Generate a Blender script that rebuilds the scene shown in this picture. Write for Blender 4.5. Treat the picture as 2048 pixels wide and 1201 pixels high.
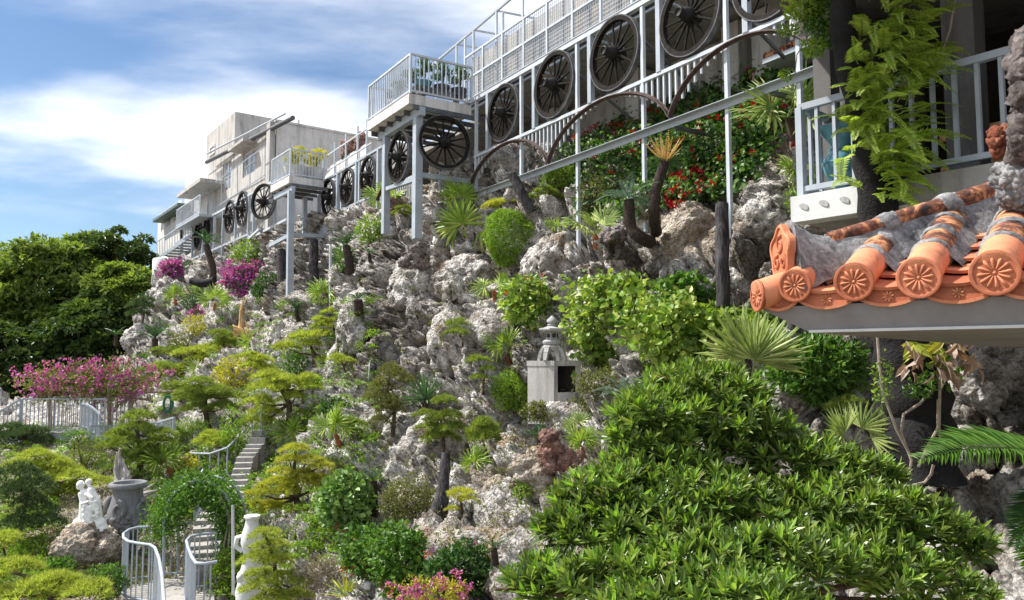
import bpy, bmesh, math, random
import numpy as np
from mathutils import Vector, Matrix, Euler
R = math.radians
rng = np.random.default_rng(7)
random.seed(7)
for o in list(bpy.data.objects):
    bpy.data.objects.remove(o)
scene = bpy.context.scene
COL = scene.collection

# ------------------------------------------------------------------ camera
FPX, CX, CY, PITCH = 1535.0, 1024.0, 600.5, R(4.5)
cam_d = bpy.data.cameras.new('camera')
cam = bpy.data.objects.new('camera', cam_d)
COL.objects.link(cam)
cam.location = (0, 0, 0)
cam.rotation_euler = (R(90) + PITCH, 0, 0)
cam_d.sensor_fit = 'HORIZONTAL'
cam_d.sensor_width = 36.0
cam_d.lens = 36.0 * FPX / 2048.0
cam_d.clip_start = 0.05
cam_d.clip_end = 6000
scene.camera = cam

# ------------------------------------------------------------------ light
SUN_EL, SUN_AZ = 52.0, -78.0        # azimuth measured from +Y towards +X
sun_d = bpy.data.lights.new('sun', 'SUN')
sun_d.energy = 4.7
sun_d.angle = R(1.2)
sun_d.color = (1.0, 0.955, 0.88)
sun = bpy.data.objects.new('sun', sun_d)
COL.objects.link(sun)
sdir = Vector((math.sin(R(SUN_AZ)) * math.cos(R(SUN_EL)), math.cos(R(SUN_AZ)) * math.cos(R(SUN_EL)), math.sin(R(SUN_EL))))
sun.rotation_euler = sdir.to_track_quat('Z', 'Y').to_euler()
sun.location = sdir * 60

world = bpy.data.worlds.new('World')
scene.world = world
world.use_nodes = True
wn, wl = world.node_tree.nodes, world.node_tree.links
wn.clear()
def wnode(t, **kw):
    n = wn.new(t)
    for k, v in kw.items():
        setattr(n, k, v)
    return n
sky = wnode('ShaderNodeTexSky', sky_type='NISHITA', sun_disc=False)
sky.sun_elevation = R(SUN_EL)
sky.sun_rotation = R(SUN_AZ)
sky.air_density = 1.0
sky.dust_density = 0.3
sky.ozone_density = 2.5
bg_sky = wnode('ShaderNodeBackground')
bg_sky.inputs['Strength'].default_value = 0.078
hue = wnode('ShaderNodeHueSaturation')
hue.inputs['Saturation'].default_value = 1.08
hue.inputs['Value'].default_value = 1.0
wl.new(sky.outputs[0], hue.inputs['Color'])
wl.new(hue.outputs[0], bg_sky.inputs['Color'])
bg_cl = wnode('ShaderNodeBackground')
bg_cl.inputs['Color'].default_value = (0.95, 0.965, 1.0, 1)
bg_cl.inputs['Strength'].default_value = 0.92
tc = wnode('ShaderNodeTexCoord')
sep = wnode('ShaderNodeSeparateXYZ')
wl.new(tc.outputs['Generated'], sep.inputs[0])
def wmath(op, a, b=None, c=None):
    m = wnode('ShaderNodeMath', operation=op)
    for i, v in enumerate((a, b, c)):
        if v is None: continue
        if isinstance(v, (int, float)): m.inputs[i].default_value = v
        else: wl.new(v, m.inputs[i])
    return m.outputs[0]
zz = wmath('ADD', wmath('MAXIMUM', sep.outputs[2], 0.0), 0.16)
cu = wmath('DIVIDE', sep.outputs[0], zz)
cv = wmath('DIVIDE', sep.outputs[1], zz)
comb = wnode('ShaderNodeCombineXYZ')
wl.new(cu, comb.inputs[0]); wl.new(cv, comb.inputs[1])
mapn = wnode('ShaderNodeMapping')
mapn.inputs['Location'].default_value = (6.232, 0.095, 1.602)
mapn.inputs['Rotation'].default_value = (0, 0, R(-47.9))
mapn.inputs['Scale'].default_value = (0.4, 1.0, 1.0)
wl.new(comb.outputs[0], mapn.inputs['Vector'])
cn = wnode('ShaderNodeTexNoise')
cn.inputs['Scale'].default_value = 0.62
cn.inputs['Detail'].default_value = 9.0
cn.inputs['Roughness'].default_value = 0.56
cn.inputs['Distortion'].default_value = 0.35
wl.new(mapn.outputs[0], cn.inputs['Vector'])
ramp = wnode('ShaderNodeValToRGB')
ramp.color_ramp.interpolation = 'EASE'
ramp.color_ramp.elements[0].position = 0.40
ramp.color_ramp.elements[1].position = 0.62
wl.new(cn.outputs['Fac'], ramp.inputs['Fac'])
map2 = wnode('ShaderNodeMapping')
map2.inputs['Location'].default_value = (0.139, 7.383, -5.583)
map2.inputs['Rotation'].default_value = (0, 0, R(-43))
map2.inputs['Scale'].default_value = (0.7, 1.0, 1.0)
wl.new(comb.outputs[0], map2.inputs['Vector'])
cn2 = wnode('ShaderNodeTexNoise')
cn2.inputs['Scale'].default_value = 0.9
cn2.inputs['Detail'].default_value = 10.0
cn2.inputs['Roughness'].default_value = 0.5
cn2.inputs['Distortion'].default_value = 0.1
wl.new(map2.outputs[0], cn2.inputs['Vector'])
ramp2 = wnode('ShaderNodeValToRGB')
ramp2.color_ramp.interpolation = 'EASE'
ramp2.color_ramp.elements[0].position = 0.49
ramp2.color_ramp.elements[1].position = 0.70
wl.new(cn2.outputs['Fac'], ramp2.inputs['Fac'])
cloud = wmath('MAXIMUM', ramp.outputs[0], ramp2.outputs[0])
# no clouds drawn below the horizon line
cloud = wmath('MULTIPLY', cloud, wmath('MINIMUM', wmath('MAXIMUM', wmath('MULTIPLY', sep.outputs[2], 30.0), 0.0), 1.0))
mixw = wnode('ShaderNodeMixShader')
wl.new(cloud, mixw.inputs['Fac'])
wl.new(bg_sky.outputs[0], mixw.inputs[1])
wl.new(bg_cl.outputs[0], mixw.inputs[2])
wo = wnode('ShaderNodeOutputWorld')
wl.new(mixw.outputs[0], wo.inputs['Surface'])

vs = scene.view_settings
vs.view_transform = 'Standard'
vs.look = 'None'
vs.exposure = 0.78
vs.gamma = 1.0
vs.use_curve_mapping = False
scene.render.engine = 'CYCLES'
scene.cycles.max_bounces = 6
scene.cycles.transparent_max_bounces = 8

# ------------------------------------------------------------------ geometry helpers
CP, SP = math.cos(PITCH), math.sin(PITCH)
def P(px, py, Y):
    """world point for image pixel (px, py) at depth Y ahead of the camera"""
    a = (px - CX) / FPX; b = (CY - py) / FPX
    k = Y / (CP - b * SP)
    return Vector((a * k, Y, (SP + b * CP) * k))
def M(px, Y):
    return px * Y / FPX

WM = {}
def link(o, parent=None):
    COL.objects.link(o)
    if parent is not None:
        o.parent = parent
    return o
def tag(o, label=None, cat=None, group=None, kind=None):
    if label: o['label'] = label
    if cat: o['category'] = cat
    if group: o['group'] = group
    if kind: o['kind'] = kind
    return o
def ent(name, loc, label, cat, group=None):
    o = bpy.data.objects.new(name, None)
    o.empty_display_size = 0.2
    o.location = loc
    link(o)
    WM[o] = Matrix.Translation(Vector(loc))
    return tag(o, label, cat, group)

class MB:
    """collects shapes for one mesh object (world coordinates)"""
    def __init__(s):
        s.v = []; s.f = []; s.sm = []
    def add(s, verts, faces, smooth=False):
        k = len(s.v)
        s.v.extend([tuple(x) for x in verts])
        s.f.extend([tuple(i + k for i in f) for f in faces])
        s.sm.extend([smooth] * len(faces))
        return s
    def box(s, c, size, ax=None):
        c = Vector(c); hx, hy, hz = size[0] / 2, size[1] / 2, size[2] / 2
        if ax is None: ax = (Vector((1, 0, 0)), Vector((0, 1, 0)), Vector((0, 0, 1)))
        vs_ = [c + ax[0] * (hx * i) + ax[1] * (hy * j) + ax[2] * (hz * k) for k in (-1, 1) for j in (-1, 1) for i in (-1, 1)]
        return s.add(vs_, [(0, 2, 3, 1), (4, 5, 7, 6), (0, 1, 5, 4), (2, 6, 7, 3), (0, 4, 6, 2), (1, 3, 7, 5)])
    def bar(s, a, b, w, h=None, up=(0, 0, 1)):
        a = Vector(a); b = Vector(b); h = h or w
        d = b - a; L = d.length
        d.normalize()
        upv = Vector(up)
        if abs(d.dot(upv)) > 0.97: upv = Vector((0, 1, 0))
        sx = d.cross(upv).normalized(); u = sx.cross(d)
        return s.box((a + b) / 2, (L, w, h), (d, sx, u))
    def tube(s, pts, rad, n=8, caps=True, smooth=True):
        pts = [Vector(p) for p in pts]
        if not hasattr(rad, '__len__'): rad = [rad] * len(pts)
        vs_ = []; m = len(pts)
        prev = None
        for i, p in enumerate(pts):
            t = (pts[min(i + 1, m - 1)] - pts[max(i - 1, 0)]).normalized()
            if prev is None:
                a = Vector((0, 0, 1)) if abs(t.z) < 0.9 else Vector((1, 0, 0))
                x = t.cross(a).normalized()
            else:
                x = (prev - t * prev.dot(t)).normalized()
            prev = x; y = t.cross(x)
            for k in range(n):
                an = 2 * math.pi * k / n
                vs_.append(p + (x * math.cos(an) + y * math.sin(an)) * rad[i])
        fs = []
        for i in range(m - 1):
            for k in range(n):
                k2 = (k + 1) % n
                fs.append((i * n + k, i * n + k2, (i + 1) * n + k2, (i + 1) * n + k))
        if caps:
            fs.append(tuple(range(n - 1, -1, -1))); fs.append(tuple((m - 1) * n + k for k in range(n)))
        return s.add(vs_, fs, smooth)
    def lathe(s, c, prof, n=24, ax=None, sx=1.0, sy=1.0):
        """prof: list of (radius, height)"""
        c = Vector(c)
        if ax is None: ax = (Vector((1, 0, 0)), Vector((0, 1, 0)), Vector((0, 0, 1)))
        vs_ = []
        for r, h in prof:
            for k in range(n):
                an = 2 * math.pi * k / n
                vs_.append(c + ax[0] * (r * sx * math.cos(an)) + ax[1] * (r * sy * math.sin(an)) + ax[2] * h)
        fs = []
        for i in range(len(prof) - 1):
            for k in range(n):
                k2 = (k + 1) % n
                fs.append((i * n + k, i * n + k2, (i + 1) * n + k2, (i + 1) * n + k))
        fs.append(tuple(range(n - 1, -1, -1))); fs.append(tuple((len(prof) - 1) * n + k for k in range(n)))
        return s.add(vs_, fs, True)
    def prism(s, poly, vec):
        n = len(poly); vec = Vector(vec)
        a = [Vector(p) for p in poly]
        vs_ = a + [p + vec for p in a]
        fs = [tuple(range(n)), tuple(range(2 * n - 1, n - 1, -1))]
        for i in range(n):
            j = (i + 1) % n
            fs.append((i, i + n, j + n, j))
        return s.add(vs_, fs)
    def ball(s, c, r, ax=None, n=12, m=8):
        rr = r if hasattr(r, '__len__') else (r, r, r)
        prof = [(math.sin(math.pi * i / m) + 1e-4, -math.cos(math.pi * i / m)) for i in range(m + 1)]
        c = Vector(c)
        if ax is None: ax = (Vector((1, 0, 0)), Vector((0, 1, 0)), Vector((0, 0, 1)))
        return s.lathe(c, [(p * 1.0, h) for p, h in prof], n, (ax[0] * rr[0], ax[1] * rr[1], ax[2] * rr[2]))
    def build(s, name, mat, parent=None, autosm=True):
        me = bpy.data.meshes.new(name)
        off = WM[parent].translation if parent is not None else Vector((0, 0, 0))
        me.from_pydata([(x[0] - off.x, x[1] - off.y, x[2] - off.z) for x in s.v], [], s.f)
        me.polygons.foreach_set('use_smooth', s.sm)
        me.materials.append(mat)
        if any(s.sm):
            me.set_sharp_from_angle(angle=R(48))
        bm = bmesh.new(); bm.from_mesh(me)
        bmesh.ops.recalc_face_normals(bm, faces=bm.faces)
        bm.to_mesh(me); bm.free()
        o = bpy.data.objects.new(name, me)
        link(o, parent)
        WM[o] = Matrix.Translation(off)
        return o

def shared(name, me, Mw, parent, mat=None):
    """one more object using a shared mesh; Mw is its world matrix"""
    o = bpy.data.objects.new(name, me)
    link(o, parent)
    if parent is not None:
        o.matrix_basis = WM[parent].inverted() @ Mw
    else:
        o.matrix_basis = Mw
    WM[o] = Mw.copy()
    if mat is not None:
        o.material_slots[0].link = 'OBJECT'
        o.material_slots[0].material = mat
    return o

UNIT = {}
def unit_cube(mat):
    if mat.name not in UNIT:
        m = MB().box((0, 0, 0), (1, 1, 1))
        me = bpy.data.meshes.new('bar_' + mat.name)
        me.from_pydata(m.v, [], m.f)
        me.materials.append(mat)
        UNIT[mat.name] = me
    return UNIT[mat.name]
def bar(name, a, b, w, h, mat, parent, up=(0, 0, 1)):
    a = Vector(a); b = Vector(b); d = b - a; L = d.length; d.normalize()
    upv = Vector(up)
    if abs(d.dot(upv)) > 0.97: upv = Vector((-.536, .844, 0))
    sx = d.cross(upv).normalized(); u = sx.cross(d)
    c = (a + b) / 2
    Mw = Matrix(((d.x * L, sx.x * w, u.x * h, c.x), (d.y * L, sx.y * w, u.y * h, c.y), (d.z * L, sx.z * w, u.z * h, c.z), (0, 0, 0, 1)))
    return shared(name, unit_cube(mat), Mw, parent)

def mesh_np(name, V, Fc, mat, smooth=False, nper=3):
    """fast mesh from arrays: V (n,3), Fc (m,nper)"""
    V = np.asarray(V, dtype=np.float32); Fc = np.asarray(Fc, dtype=np.int32)
    me = bpy.data.meshes.new(name)
    me.vertices.add(len(V)); me.vertices.foreach_set('co', V.ravel())
    me.loops.add(Fc.size); me.loops.foreach_set('vertex_index', Fc.ravel())
    me.polygons.add(len(Fc))
    me.polygons.foreach_set('loop_start', np.arange(0, Fc.size, nper, dtype=np.int32))
    me.polygons.foreach_set('use_smooth', np.full(len(Fc), smooth))
    me.update(calc_edges=True)
    if mat is not None: me.materials.append(mat)
    return me
def obj_np(name, V, Fc, mat, parent=None, smooth=False, nper=3):
    off = np.array(WM[parent].translation) if parent is not None else np.zeros(3)
    me = mesh_np(name, np.asarray(V) - off, Fc, mat, smooth, nper)
    o = bpy.data.objects.new(name, me)
    link(o, parent)
    WM[o] = Matrix.Translation(Vector(off))
    return o

# ------------------------------------------------------------------ vector noise
def _hash(ix, iy, iz, seed):
    h = (ix.astype(np.int64) * 374761393 + iy.astype(np.int64) * 668265263 + iz.astype(np.int64) * 2147483647 + seed * 144269504) & 0x7fffffff
    h = ((h ^ (h >> 13)) * 1274126177) & 0x7fffffff
    h = ((h ^ (h >> 15)) * 1911520717) & 0x7fffffff
    return (h ^ (h >> 16)) / float(0x7fffffff)
def vnoise(p, seed=0):
    p = np.asarray(p, dtype=np.float64)
    i = np.floor(p).astype(np.int64); f = p - i
    u = f * f * f * (f * (f * 6 - 15) + 10)
    r = 0
    for dx in (0, 1):
        for dy in (0, 1):
            for dz in (0, 1):
                w = (u[:, 0] if dx else 1 - u[:, 0]) * (u[:, 1] if dy else 1 - u[:, 1]) * (u[:, 2] if dz else 1 - u[:, 2])
                r = r + w * _hash(i[:, 0] + dx, i[:, 1] + dy, i[:, 2] + dz, seed)
    return r * 2 - 1
def fbm(p, oct=4, seed=0, gain=0.5, ridged=False):
    a = 1.0; r = 0; t = 0
    p = np.asarray(p, dtype=np.float64)
    for o in range(oct):
        n = vnoise(p, seed + o * 17)
        if ridged: n = 1 - 2 * np.abs(n)
        r = r + a * n; t += a; a *= gain; p = p * 2.03 + 11.7
    return r / t
def worley(p, seed=0):
    p = np.asarray(p, dtype=np.float64)
    i = np.floor(p).astype(np.int64); f = p - i
    f1 = np.full(len(p), 9.0); f2 = np.full(len(p), 9.0); cid = np.zeros(len(p))
    for dx in (-1, 0, 1):
        for dy in (-1, 0, 1):
            for dz in (-1, 0, 1):
                a, b, c = i[:, 0] + dx, i[:, 1] + dy, i[:, 2] + dz
                q = np.stack([dx + _hash(a, b, c, seed), dy + _hash(a, b, c, seed + 1), dz + _hash(a, b, c, seed + 2)], 1)
                d = ((q - f) ** 2).sum(1)
                m = d < f1
                f2 = np.where(m, f1, np.minimum(f2, d))
                cid = np.where(m, _hash(a, b, c, seed + 5), cid)
                f1 = np.where(m, d, f1)
    return np.sqrt(f1), np.sqrt(f2), cid

# ------------------------------------------------------------------ materials
def newmat(name):
    m = bpy.data.materials.new(name); m.use_nodes = True
    nt = m.node_tree; nt.nodes.clear()
    return m, nt
class NT:
    def __init__(s, name):
        s.m, s.t = newmat(name); s.n = s.t.nodes; s.l = s.t.links
        s.out = s.n.new('ShaderNodeOutputMaterial')
    def node(s, t, ins=None, **kw):
        n = s.n.new(t)
        for k, v in kw.items(): setattr(n, k, v)
        for k, v in (ins or {}).items():
            if hasattr(v, 'is_linked') or isinstance(v, bpy.types.NodeSocket): s.l.new(v, n.inputs[k])
            else: n.inputs[k].default_value = v
        return n
    def coord(s, kind='Object', scale=(1, 1, 1)):
        t = s.node('ShaderNodeTexCoord')
        m = s.node('ShaderNodeMapping', {'Scale': scale})
        s.l.new(t.outputs[kind], m.inputs['Vector'])
        return m.outputs[0]
    def pos(s, scale=(1, 1, 1)):
        g = s.node('ShaderNodeNewGeometry')
        m = s.node('ShaderNodeMapping', {'Scale': scale})
        s.l.new(g.outputs['Position'], m.inputs['Vector'])
        return m.outputs[0]
    def noise(s, vec, scale, detail=5, rough=0.55, dist=0.0):
        n = s.node('ShaderNodeTexNoise', {'Scale': scale, 'Detail': detail, 'Roughness': rough, 'Distortion': dist})
        s.l.new(vec, n.inputs['Vector'])
        return n.outputs['Fac']
    def ramp(s, fac, stops):
        r = s.node('ShaderNodeValToRGB')
        e = r.color_ramp.elements
        while len(e) < len(stops): e.new(0.5)
        for k, (p, c) in enumerate(stops):
            e[k].position = p
            e[k].color = (c, c, c, 1) if isinstance(c, (int, float)) else (*c, 1)
        s.l.new(fac, r.inputs['Fac'])
        return r.outputs[0]
    def mix(s, fac, a, b, blend='MIX'):
        n = s.node('ShaderNodeMix', data_type='RGBA', blend_type=blend)
        for sock, v in ((n.inputs[0], fac), (n.inputs[6], a), (n.inputs[7], b)):
            if isinstance(v, bpy.types.NodeSocket): s.l.new(v, sock)
            elif isinstance(v, (int, float)): sock.default_value = v
            else: sock.default_value = (*v, 1)
        return n.outputs[2]
    def bump(s, h, strength=0.5, dist=0.05):
        b = s.node('ShaderNodeBump', {'Strength': strength, 'Distance': dist})
        s.l.new(h, b.inputs['Height'])
        return b.outputs[0]
    def pbr(s, color, rough=0.8, normal=None, metallic=0.0, spec=0.3):
        p = s.node('ShaderNodeBsdfPrincipled')
        for k, v in (('Base Color', color), ('Roughness', rough), ('Metallic', metallic), ('Specular IOR Level', spec)):
            if isinstance(v, bpy.types.NodeSocket): s.l.new(v, p.inputs[k])
            elif isinstance(v, (int, float)): p.inputs[k].default_value = v
            else: p.inputs[k].default_value = (*v, 1)
        if normal is not None: s.l.new(normal, p.inputs['Normal'])
        s.l.new(p.outputs[0], s.out.inputs['Surface'])
        return p
MAT = {}
def m_steel(name, c):
    t = NT(name)
    v = t.pos(); vst = t.pos((3, 3, .5))
    n1 = t.noise(v, 2.5, 5); n2 = t.noise(vst, 5.0, 8, 0.7); n3 = t.noise(v, 40, 4)
    col = t.ramp(n1, [(0.3, tuple(x * .84 for x in c)), (0.7, tuple(min(1, x * 1.1) for x in c))])
    col = t.mix(t.ramp(n2, [(0.60, 0.0), (0.72, 0.55)]), col, (.23, .17, .13))
    t.pbr(col, 0.5, t.bump(n3, 0.12, 0.004), spec=0.4)
    MAT[name] = t.m
def m_simple(name, c, rough=0.7, var=0.25, scale=6.0, bump=0.15, metallic=0, spec=0.3, bdist=0.01):
    t = NT(name)
    v = t.pos()
    n = t.noise(v, scale, 6)
    dark = tuple(x * (1 - var) for x in c); lite = tuple(min(1, x * (1 + var)) for x in c)
    col = t.ramp(n, [(0.3, dark), (0.7, lite)])
    t.pbr(col, rough, t.bump(t.noise(v, scale * 6, 4), bump, bdist), metallic, spec)
    MAT[name] = t.m
    return t.m
def m_leaf(name, cols, trans=0.35, rough=0.45, spec=0.35, patch=2.5):
    """leaf: hue varies leaf by leaf and in patches"""
    t = NT(name)
    g = t.node('ShaderNodeNewGeometry')
    isl = g.outputs['Random Per Island']
    gain = 1.5 if name.startswith('needle') else (1.0 if name.startswith('petal') or 'dead' in name or 'dry' in name or 'tan' in name else 1.45)
    cols = [(min(1, c[0] * gain * (1.12 if gain == 1.45 else 1)), min(1, c[1] * gain), min(1, c[2] * gain)) for c in cols]
    k = len(cols)
    c1 = t.ramp(isl, [(i / max(1, k - 1), c) for i, c in enumerate(cols)])
    n = t.noise(t.pos(), patch, 3)
    br = t.ramp(n, [(0.3, 0.72), (0.7, 1.25)])
    col = t.mix(1.0, c1, br, 'MULTIPLY')
    p = t.pbr(col, rough, spec=spec)
    tr = t.node('ShaderNodeBsdfTranslucent')
    col2 = t.mix(1.0, col, (1.25, 1.3, 0.55), 'MULTIPLY')
    t.l.new(col2, tr.inputs['Color'])
    ms = t.node('ShaderNodeMixShader', {'Fac': trans})
    t.l.new(p.outputs[0], ms.inputs[1]); t.l.new(tr.outputs[0], ms.inputs[2])
    t.l.new(ms.outputs[0], t.out.inputs['Surface'])
    MAT[name] = t.m
    return t.m

def m_rock(name, lite, mid, dark, brown, soil=None, pits=.6):
    t = NT(name)
    v = t.pos()
    big = t.noise(v, 0.55, 4, 0.6)
    med = t.noise(v, 3.6, 12, 0.74, 0.5)
    fine = t.noise(v, 24.0, 10, 0.8)
    vor = t.node('ShaderNodeTexVoronoi', {'Scale': 9.0, 'Randomness': 1.0})
    t.l.new(v, vor.inputs['Vector'])
    base = t.ramp(med, [(0.36, dark), (0.47, mid), (0.60, lite)])
    spots = t.ramp(fine, [(0.38, 0.38), (0.48, 0.95), (0.62, 1.15)])
    c = t.mix(0.7, base, spots, 'MULTIPLY')
    st = t.ramp(t.noise(v, 1.3, 5, 0.6), [(0.52, 0.0), (0.68, 0.75)])
    c = t.mix(st, c, brown)
    lich = t.ramp(big, [(0.32, 0.72), (0.6, 1.12)])
    c = t.mix(1.0, c, lich, 'MULTIPLY')
    if soil is not None:
        wt = t.node('ShaderNodeAttribute', attribute_name='dark_tone')
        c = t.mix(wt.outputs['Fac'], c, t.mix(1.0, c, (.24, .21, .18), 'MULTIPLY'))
        at = t.node('ShaderNodeAttribute', attribute_name='soil')
        sc = t.ramp(t.noise(v, 30, 4), [(0.3, tuple(x * .65 for x in soil)), (0.7, tuple(x * 1.15 for x in soil))])
        c = t.mix(at.outputs['Fac'], c, sc)
    warp = t.mix(0.06, v, t.node('ShaderNodeTexNoise', {'Scale': 6.0, 'Vector': v}).outputs['Color'], 'ADD')
    vp = t.node('ShaderNodeTexVoronoi', {'Scale': 13.0, 'Randomness': 1.0}); t.l.new(warp, vp.inputs['Vector'])
    vq = t.node('ShaderNodeTexVoronoi', {'Scale': 27.0, 'Randomness': 1.0}); t.l.new(warp, vq.inputs['Vector'])
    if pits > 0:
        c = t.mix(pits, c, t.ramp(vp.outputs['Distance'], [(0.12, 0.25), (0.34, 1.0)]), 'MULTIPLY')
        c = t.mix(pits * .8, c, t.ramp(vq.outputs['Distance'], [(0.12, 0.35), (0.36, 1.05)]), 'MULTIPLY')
    h = t.node('ShaderNodeMath', operation='ADD')
    t.l.new(fine, h.inputs[0]); t.l.new(vp.outputs['Distance'], h.inputs[1])
    h2 = t.node('ShaderNodeMath', operation='MULTIPLY_ADD')
    t.l.new(vq.outputs['Distance'], h2.inputs[0]); h2.inputs[1].default_value = .6; t.l.new(h.outputs[0], h2.inputs[2])
    t.pbr(c, 0.95, t.bump(h2.outputs[0], 1.0, 0.07), spec=0.1)
    MAT[name] = t.m
    return t.m

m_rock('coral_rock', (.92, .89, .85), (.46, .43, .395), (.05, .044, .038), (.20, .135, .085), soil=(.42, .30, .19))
m_rock('boulder_rock', (.93, .90, .86), (.48, .45, .415), (.055, .048, .042), (.22, .15, .10))
m_rock('tan_rock', (.74, .67, .58), (.50, .42, .34), (.16, .12, .09), (.32, .2, .12))
m_rock('pink_coral', (.50, .34, .30), (.32, .19, .16), (.10, .06, .05), (.35, .16, .10))
m_rock('red_coral', (.62, .25, .16), (.42, .13, .08), (.14, .05, .03), (.40, .2, .12))
m_rock('grey_coral', (.46, .41, .40), (.27, .23, .22), (.07, .06, .055), (.25, .16, .12))
m_rock('smooth_boulder', (.46, .45, .45), (.37, .36, .36), (.26, .25, .25), (.30, .27, .24), pits=0)

def m_concrete(name, c, stain=0.5, vs_=1.0):
    t = NT(name)
    v = t.pos(); vst = t.pos((1.6 * vs_, 1.6 * vs_, 0.22 * vs_))
    n1 = t.noise(v, 1.4, 6, 0.6); n2 = t.noise(vst, 2.6, 7, 0.65); n3 = t.noise(v, 22, 4)
    col = t.ramp(n1, [(0.3, tuple(x * .82 for x in c)), (0.7, tuple(min(1, x * 1.08) for x in c))])
    s = t.ramp(n2, [(0.30, 1 - stain), (0.52, 1.0)])
    col = t.mix(1.0, col, s, 'MULTIPLY')
    col = t.mix(0.35, col, t.ramp(n3, [(0.3, 0.8), (0.7, 1.1)]), 'MULTIPLY')
    t.pbr(col, 0.9, t.bump(n3, 0.25, 0.01), spec=0.2)
    MAT[name] = t.m
    return t.m
m_concrete('concrete', (.52, .505, .485), 0.5)
m_concrete('concrete_pale', (.68, .66, .645), 0.35)
m_concrete('concrete_dark', (.33, .32, .31), 0.5)
m_concrete('wall_panel', (.50, .47, .44), 0.6, 1.8)
m_concrete('fascia_paint', (.26, .26, .272), 0.15)
m_concrete('porch_concrete_shaded', (.17, .165, .165), 0.5)  # concrete darkened so the porch's shade sits in the colour
m_concrete('white_plaster', (.64, .655, .66), 0.12)
t = NT('mortar')
v = t.pos(); n1 = t.noise(v, 7, 9, 0.72, 0.4); n2 = t.noise(v, 45, 8, 0.75); n3 = t.noise(v, 2.5, 4)
c = t.ramp(n1, [(0.36, (.13, .13, .138)), (0.5, (.33, .33, .34)), (0.66, (.52, .515, .515))])
c = t.mix(0.7, c, t.ramp(n2, [(0.4, 0.5), (0.6, 1.15)]), 'MULTIPLY')
h = t.node('ShaderNodeMath', operation='ADD'); t.l.new(n1, h.inputs[0]); t.l.new(n2, h.inputs[1])
t.pbr(c, 0.95, t.bump(h.outputs[0], 0.9, 0.02), spec=0.1); MAT['mortar'] = t.m
m_concrete('lantern_stone', (.40, .40, .395), 0.35, 5.0)
m_concrete('urn_stone', (.21, .213, .225), 0.35, 4.0)
m_concrete('path_concrete', (.36, .345, .325), 0.35, 2.0)
m_steel('steel_paint', (.36, .405, .46))
m_steel('steel_white', (.50, .545, .60))
m_simple('steel_dark', (.10, .105, .115), 0.6, 0.3, 4.0, 0.1)
m_simple('rust_iron', (.085, .055, .05), 0.6, 0.45, 5.0, 0.3, spec=0.35)
t = NT('wheel_wood')
v = t.pos(); n = t.noise(v, 12, 7, 0.7); oi = t.node('ShaderNodeObjectInfo')
c = t.ramp(n, [(0.35, (.007, .006, .006)), (0.62, (.022, .019, .018)), (0.8, (.05, .042, .038))])
c = t.mix(1.0, c, t.ramp(oi.outputs['Random'], [(0.0, 0.6), (1.0, 1.5)]), 'MULTIPLY')
t.pbr(c, 0.85, t.bump(t.noise(v, 60, 5), 0.5, 0.01), spec=0.12); MAT['wheel_wood'] = t.m
m_simple('wheel_hub', (.016, .015, .016), 0.55, 0.4, 9.0, 0.4)
m_simple('tyre_iron', (.10, .10, .105), 0.5, 0.4, 9.0, 0.3)
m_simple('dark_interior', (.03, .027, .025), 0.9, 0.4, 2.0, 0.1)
m_simple('black_wood', (.013, .012, .013), 0.85, 0.5, 5.0, 0.6, bdist=0.03)
t = NT('grey_wood')
v = t.pos((9, 9, .9)); n = t.noise(v, 3.0, 9, 0.72, 0.5); n2 = t.noise(t.pos(), 5, 6)
c = t.ramp(n, [(0.34, (.012, .011, .012)), (0.5, (.065, .06, .064)), (0.68, (.17, .16, .165))])
c = t.mix(0.6, c, t.ramp(n2, [(0.35, 0.45), (0.65, 1.2)]), 'MULTIPLY')
t.pbr(c, 0.95, t.bump(n, 0.9, 0.03), spec=0.1); MAT['grey_wood'] = t.m
m_simple('bark', (.10, .07, .05), 0.95, 0.5, 9.0, 0.8, bdist=0.03)
m_simple('bark_pale', (.30, .25, .20), 0.9, 0.4, 9.0, 0.6, bdist=0.02)
m_simple('vine_wood', (.30, .25, .20), 0.85, 0.3, 12.0, 0.4)
m_simple('driftwood', (.42, .39, .37), 0.9, 0.4, 9.0, 0.8, bdist=0.03)
m_simple('tan_wood', (.62, .38, .18), 0.8, 0.45, 7.0, 0.6, bdist=0.03)
m_simple('palm_stump', (.32, .11, .045), 0.9, 0.5, 20.0, 0.8)
m_simple('cycad_trunk', (.075, .055, .045), 0.95, 0.6, 26.0, 1.0, bdist=0.04)
m_simple('white_marble', (.82, .82, .82), 0.55, 0.05, 3.0, 0.1)
m_simple('pale_ewer', (.66, .67, .65), 0.7, 0.15, 5.0, 0.3)
m_simple('blue_glaze', (.10, .27, .33), 0.18, 0.35, 8.0, 0.1, spec=0.6)
def m_clay(name, c, soot):
    t = NT(name)
    v = t.pos()
    oi = t.node('ShaderNodeObjectInfo')
    tint = t.ramp(oi.outputs['Random'], [(0.0, (.80, .74, .70)), (0.5, (1.0, 1.0, 1.0)), (1.0, (1.12, 1.16, 1.2))])
    n1 = t.noise(v, 11, 7, 0.65, 0.3); n2 = t.noise(v, 60, 5, 0.7); n3 = t.noise(v, 5, 6, 0.7, 0.8)
    col = t.ramp(n1, [(0.3, tuple(x * .78 for x in c)), (0.7, tuple(min(1, x * 1.15) for x in c))])
    col = t.mix(1.0, col, tint, 'MULTIPLY')
    col = t.mix(t.ramp(n3, [(0.56, 0.0), (0.70, soot)]), col, (.09, .05, .04))
    col = t.mix(t.ramp(n2, [(0.62, 0.0), (0.74, 0.5)]), col, (.55, .42, .34))
    t.pbr(col, 0.72, t.bump(n2, 0.3, 0.004), spec=0.25)
    MAT[name] = t.m
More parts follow.
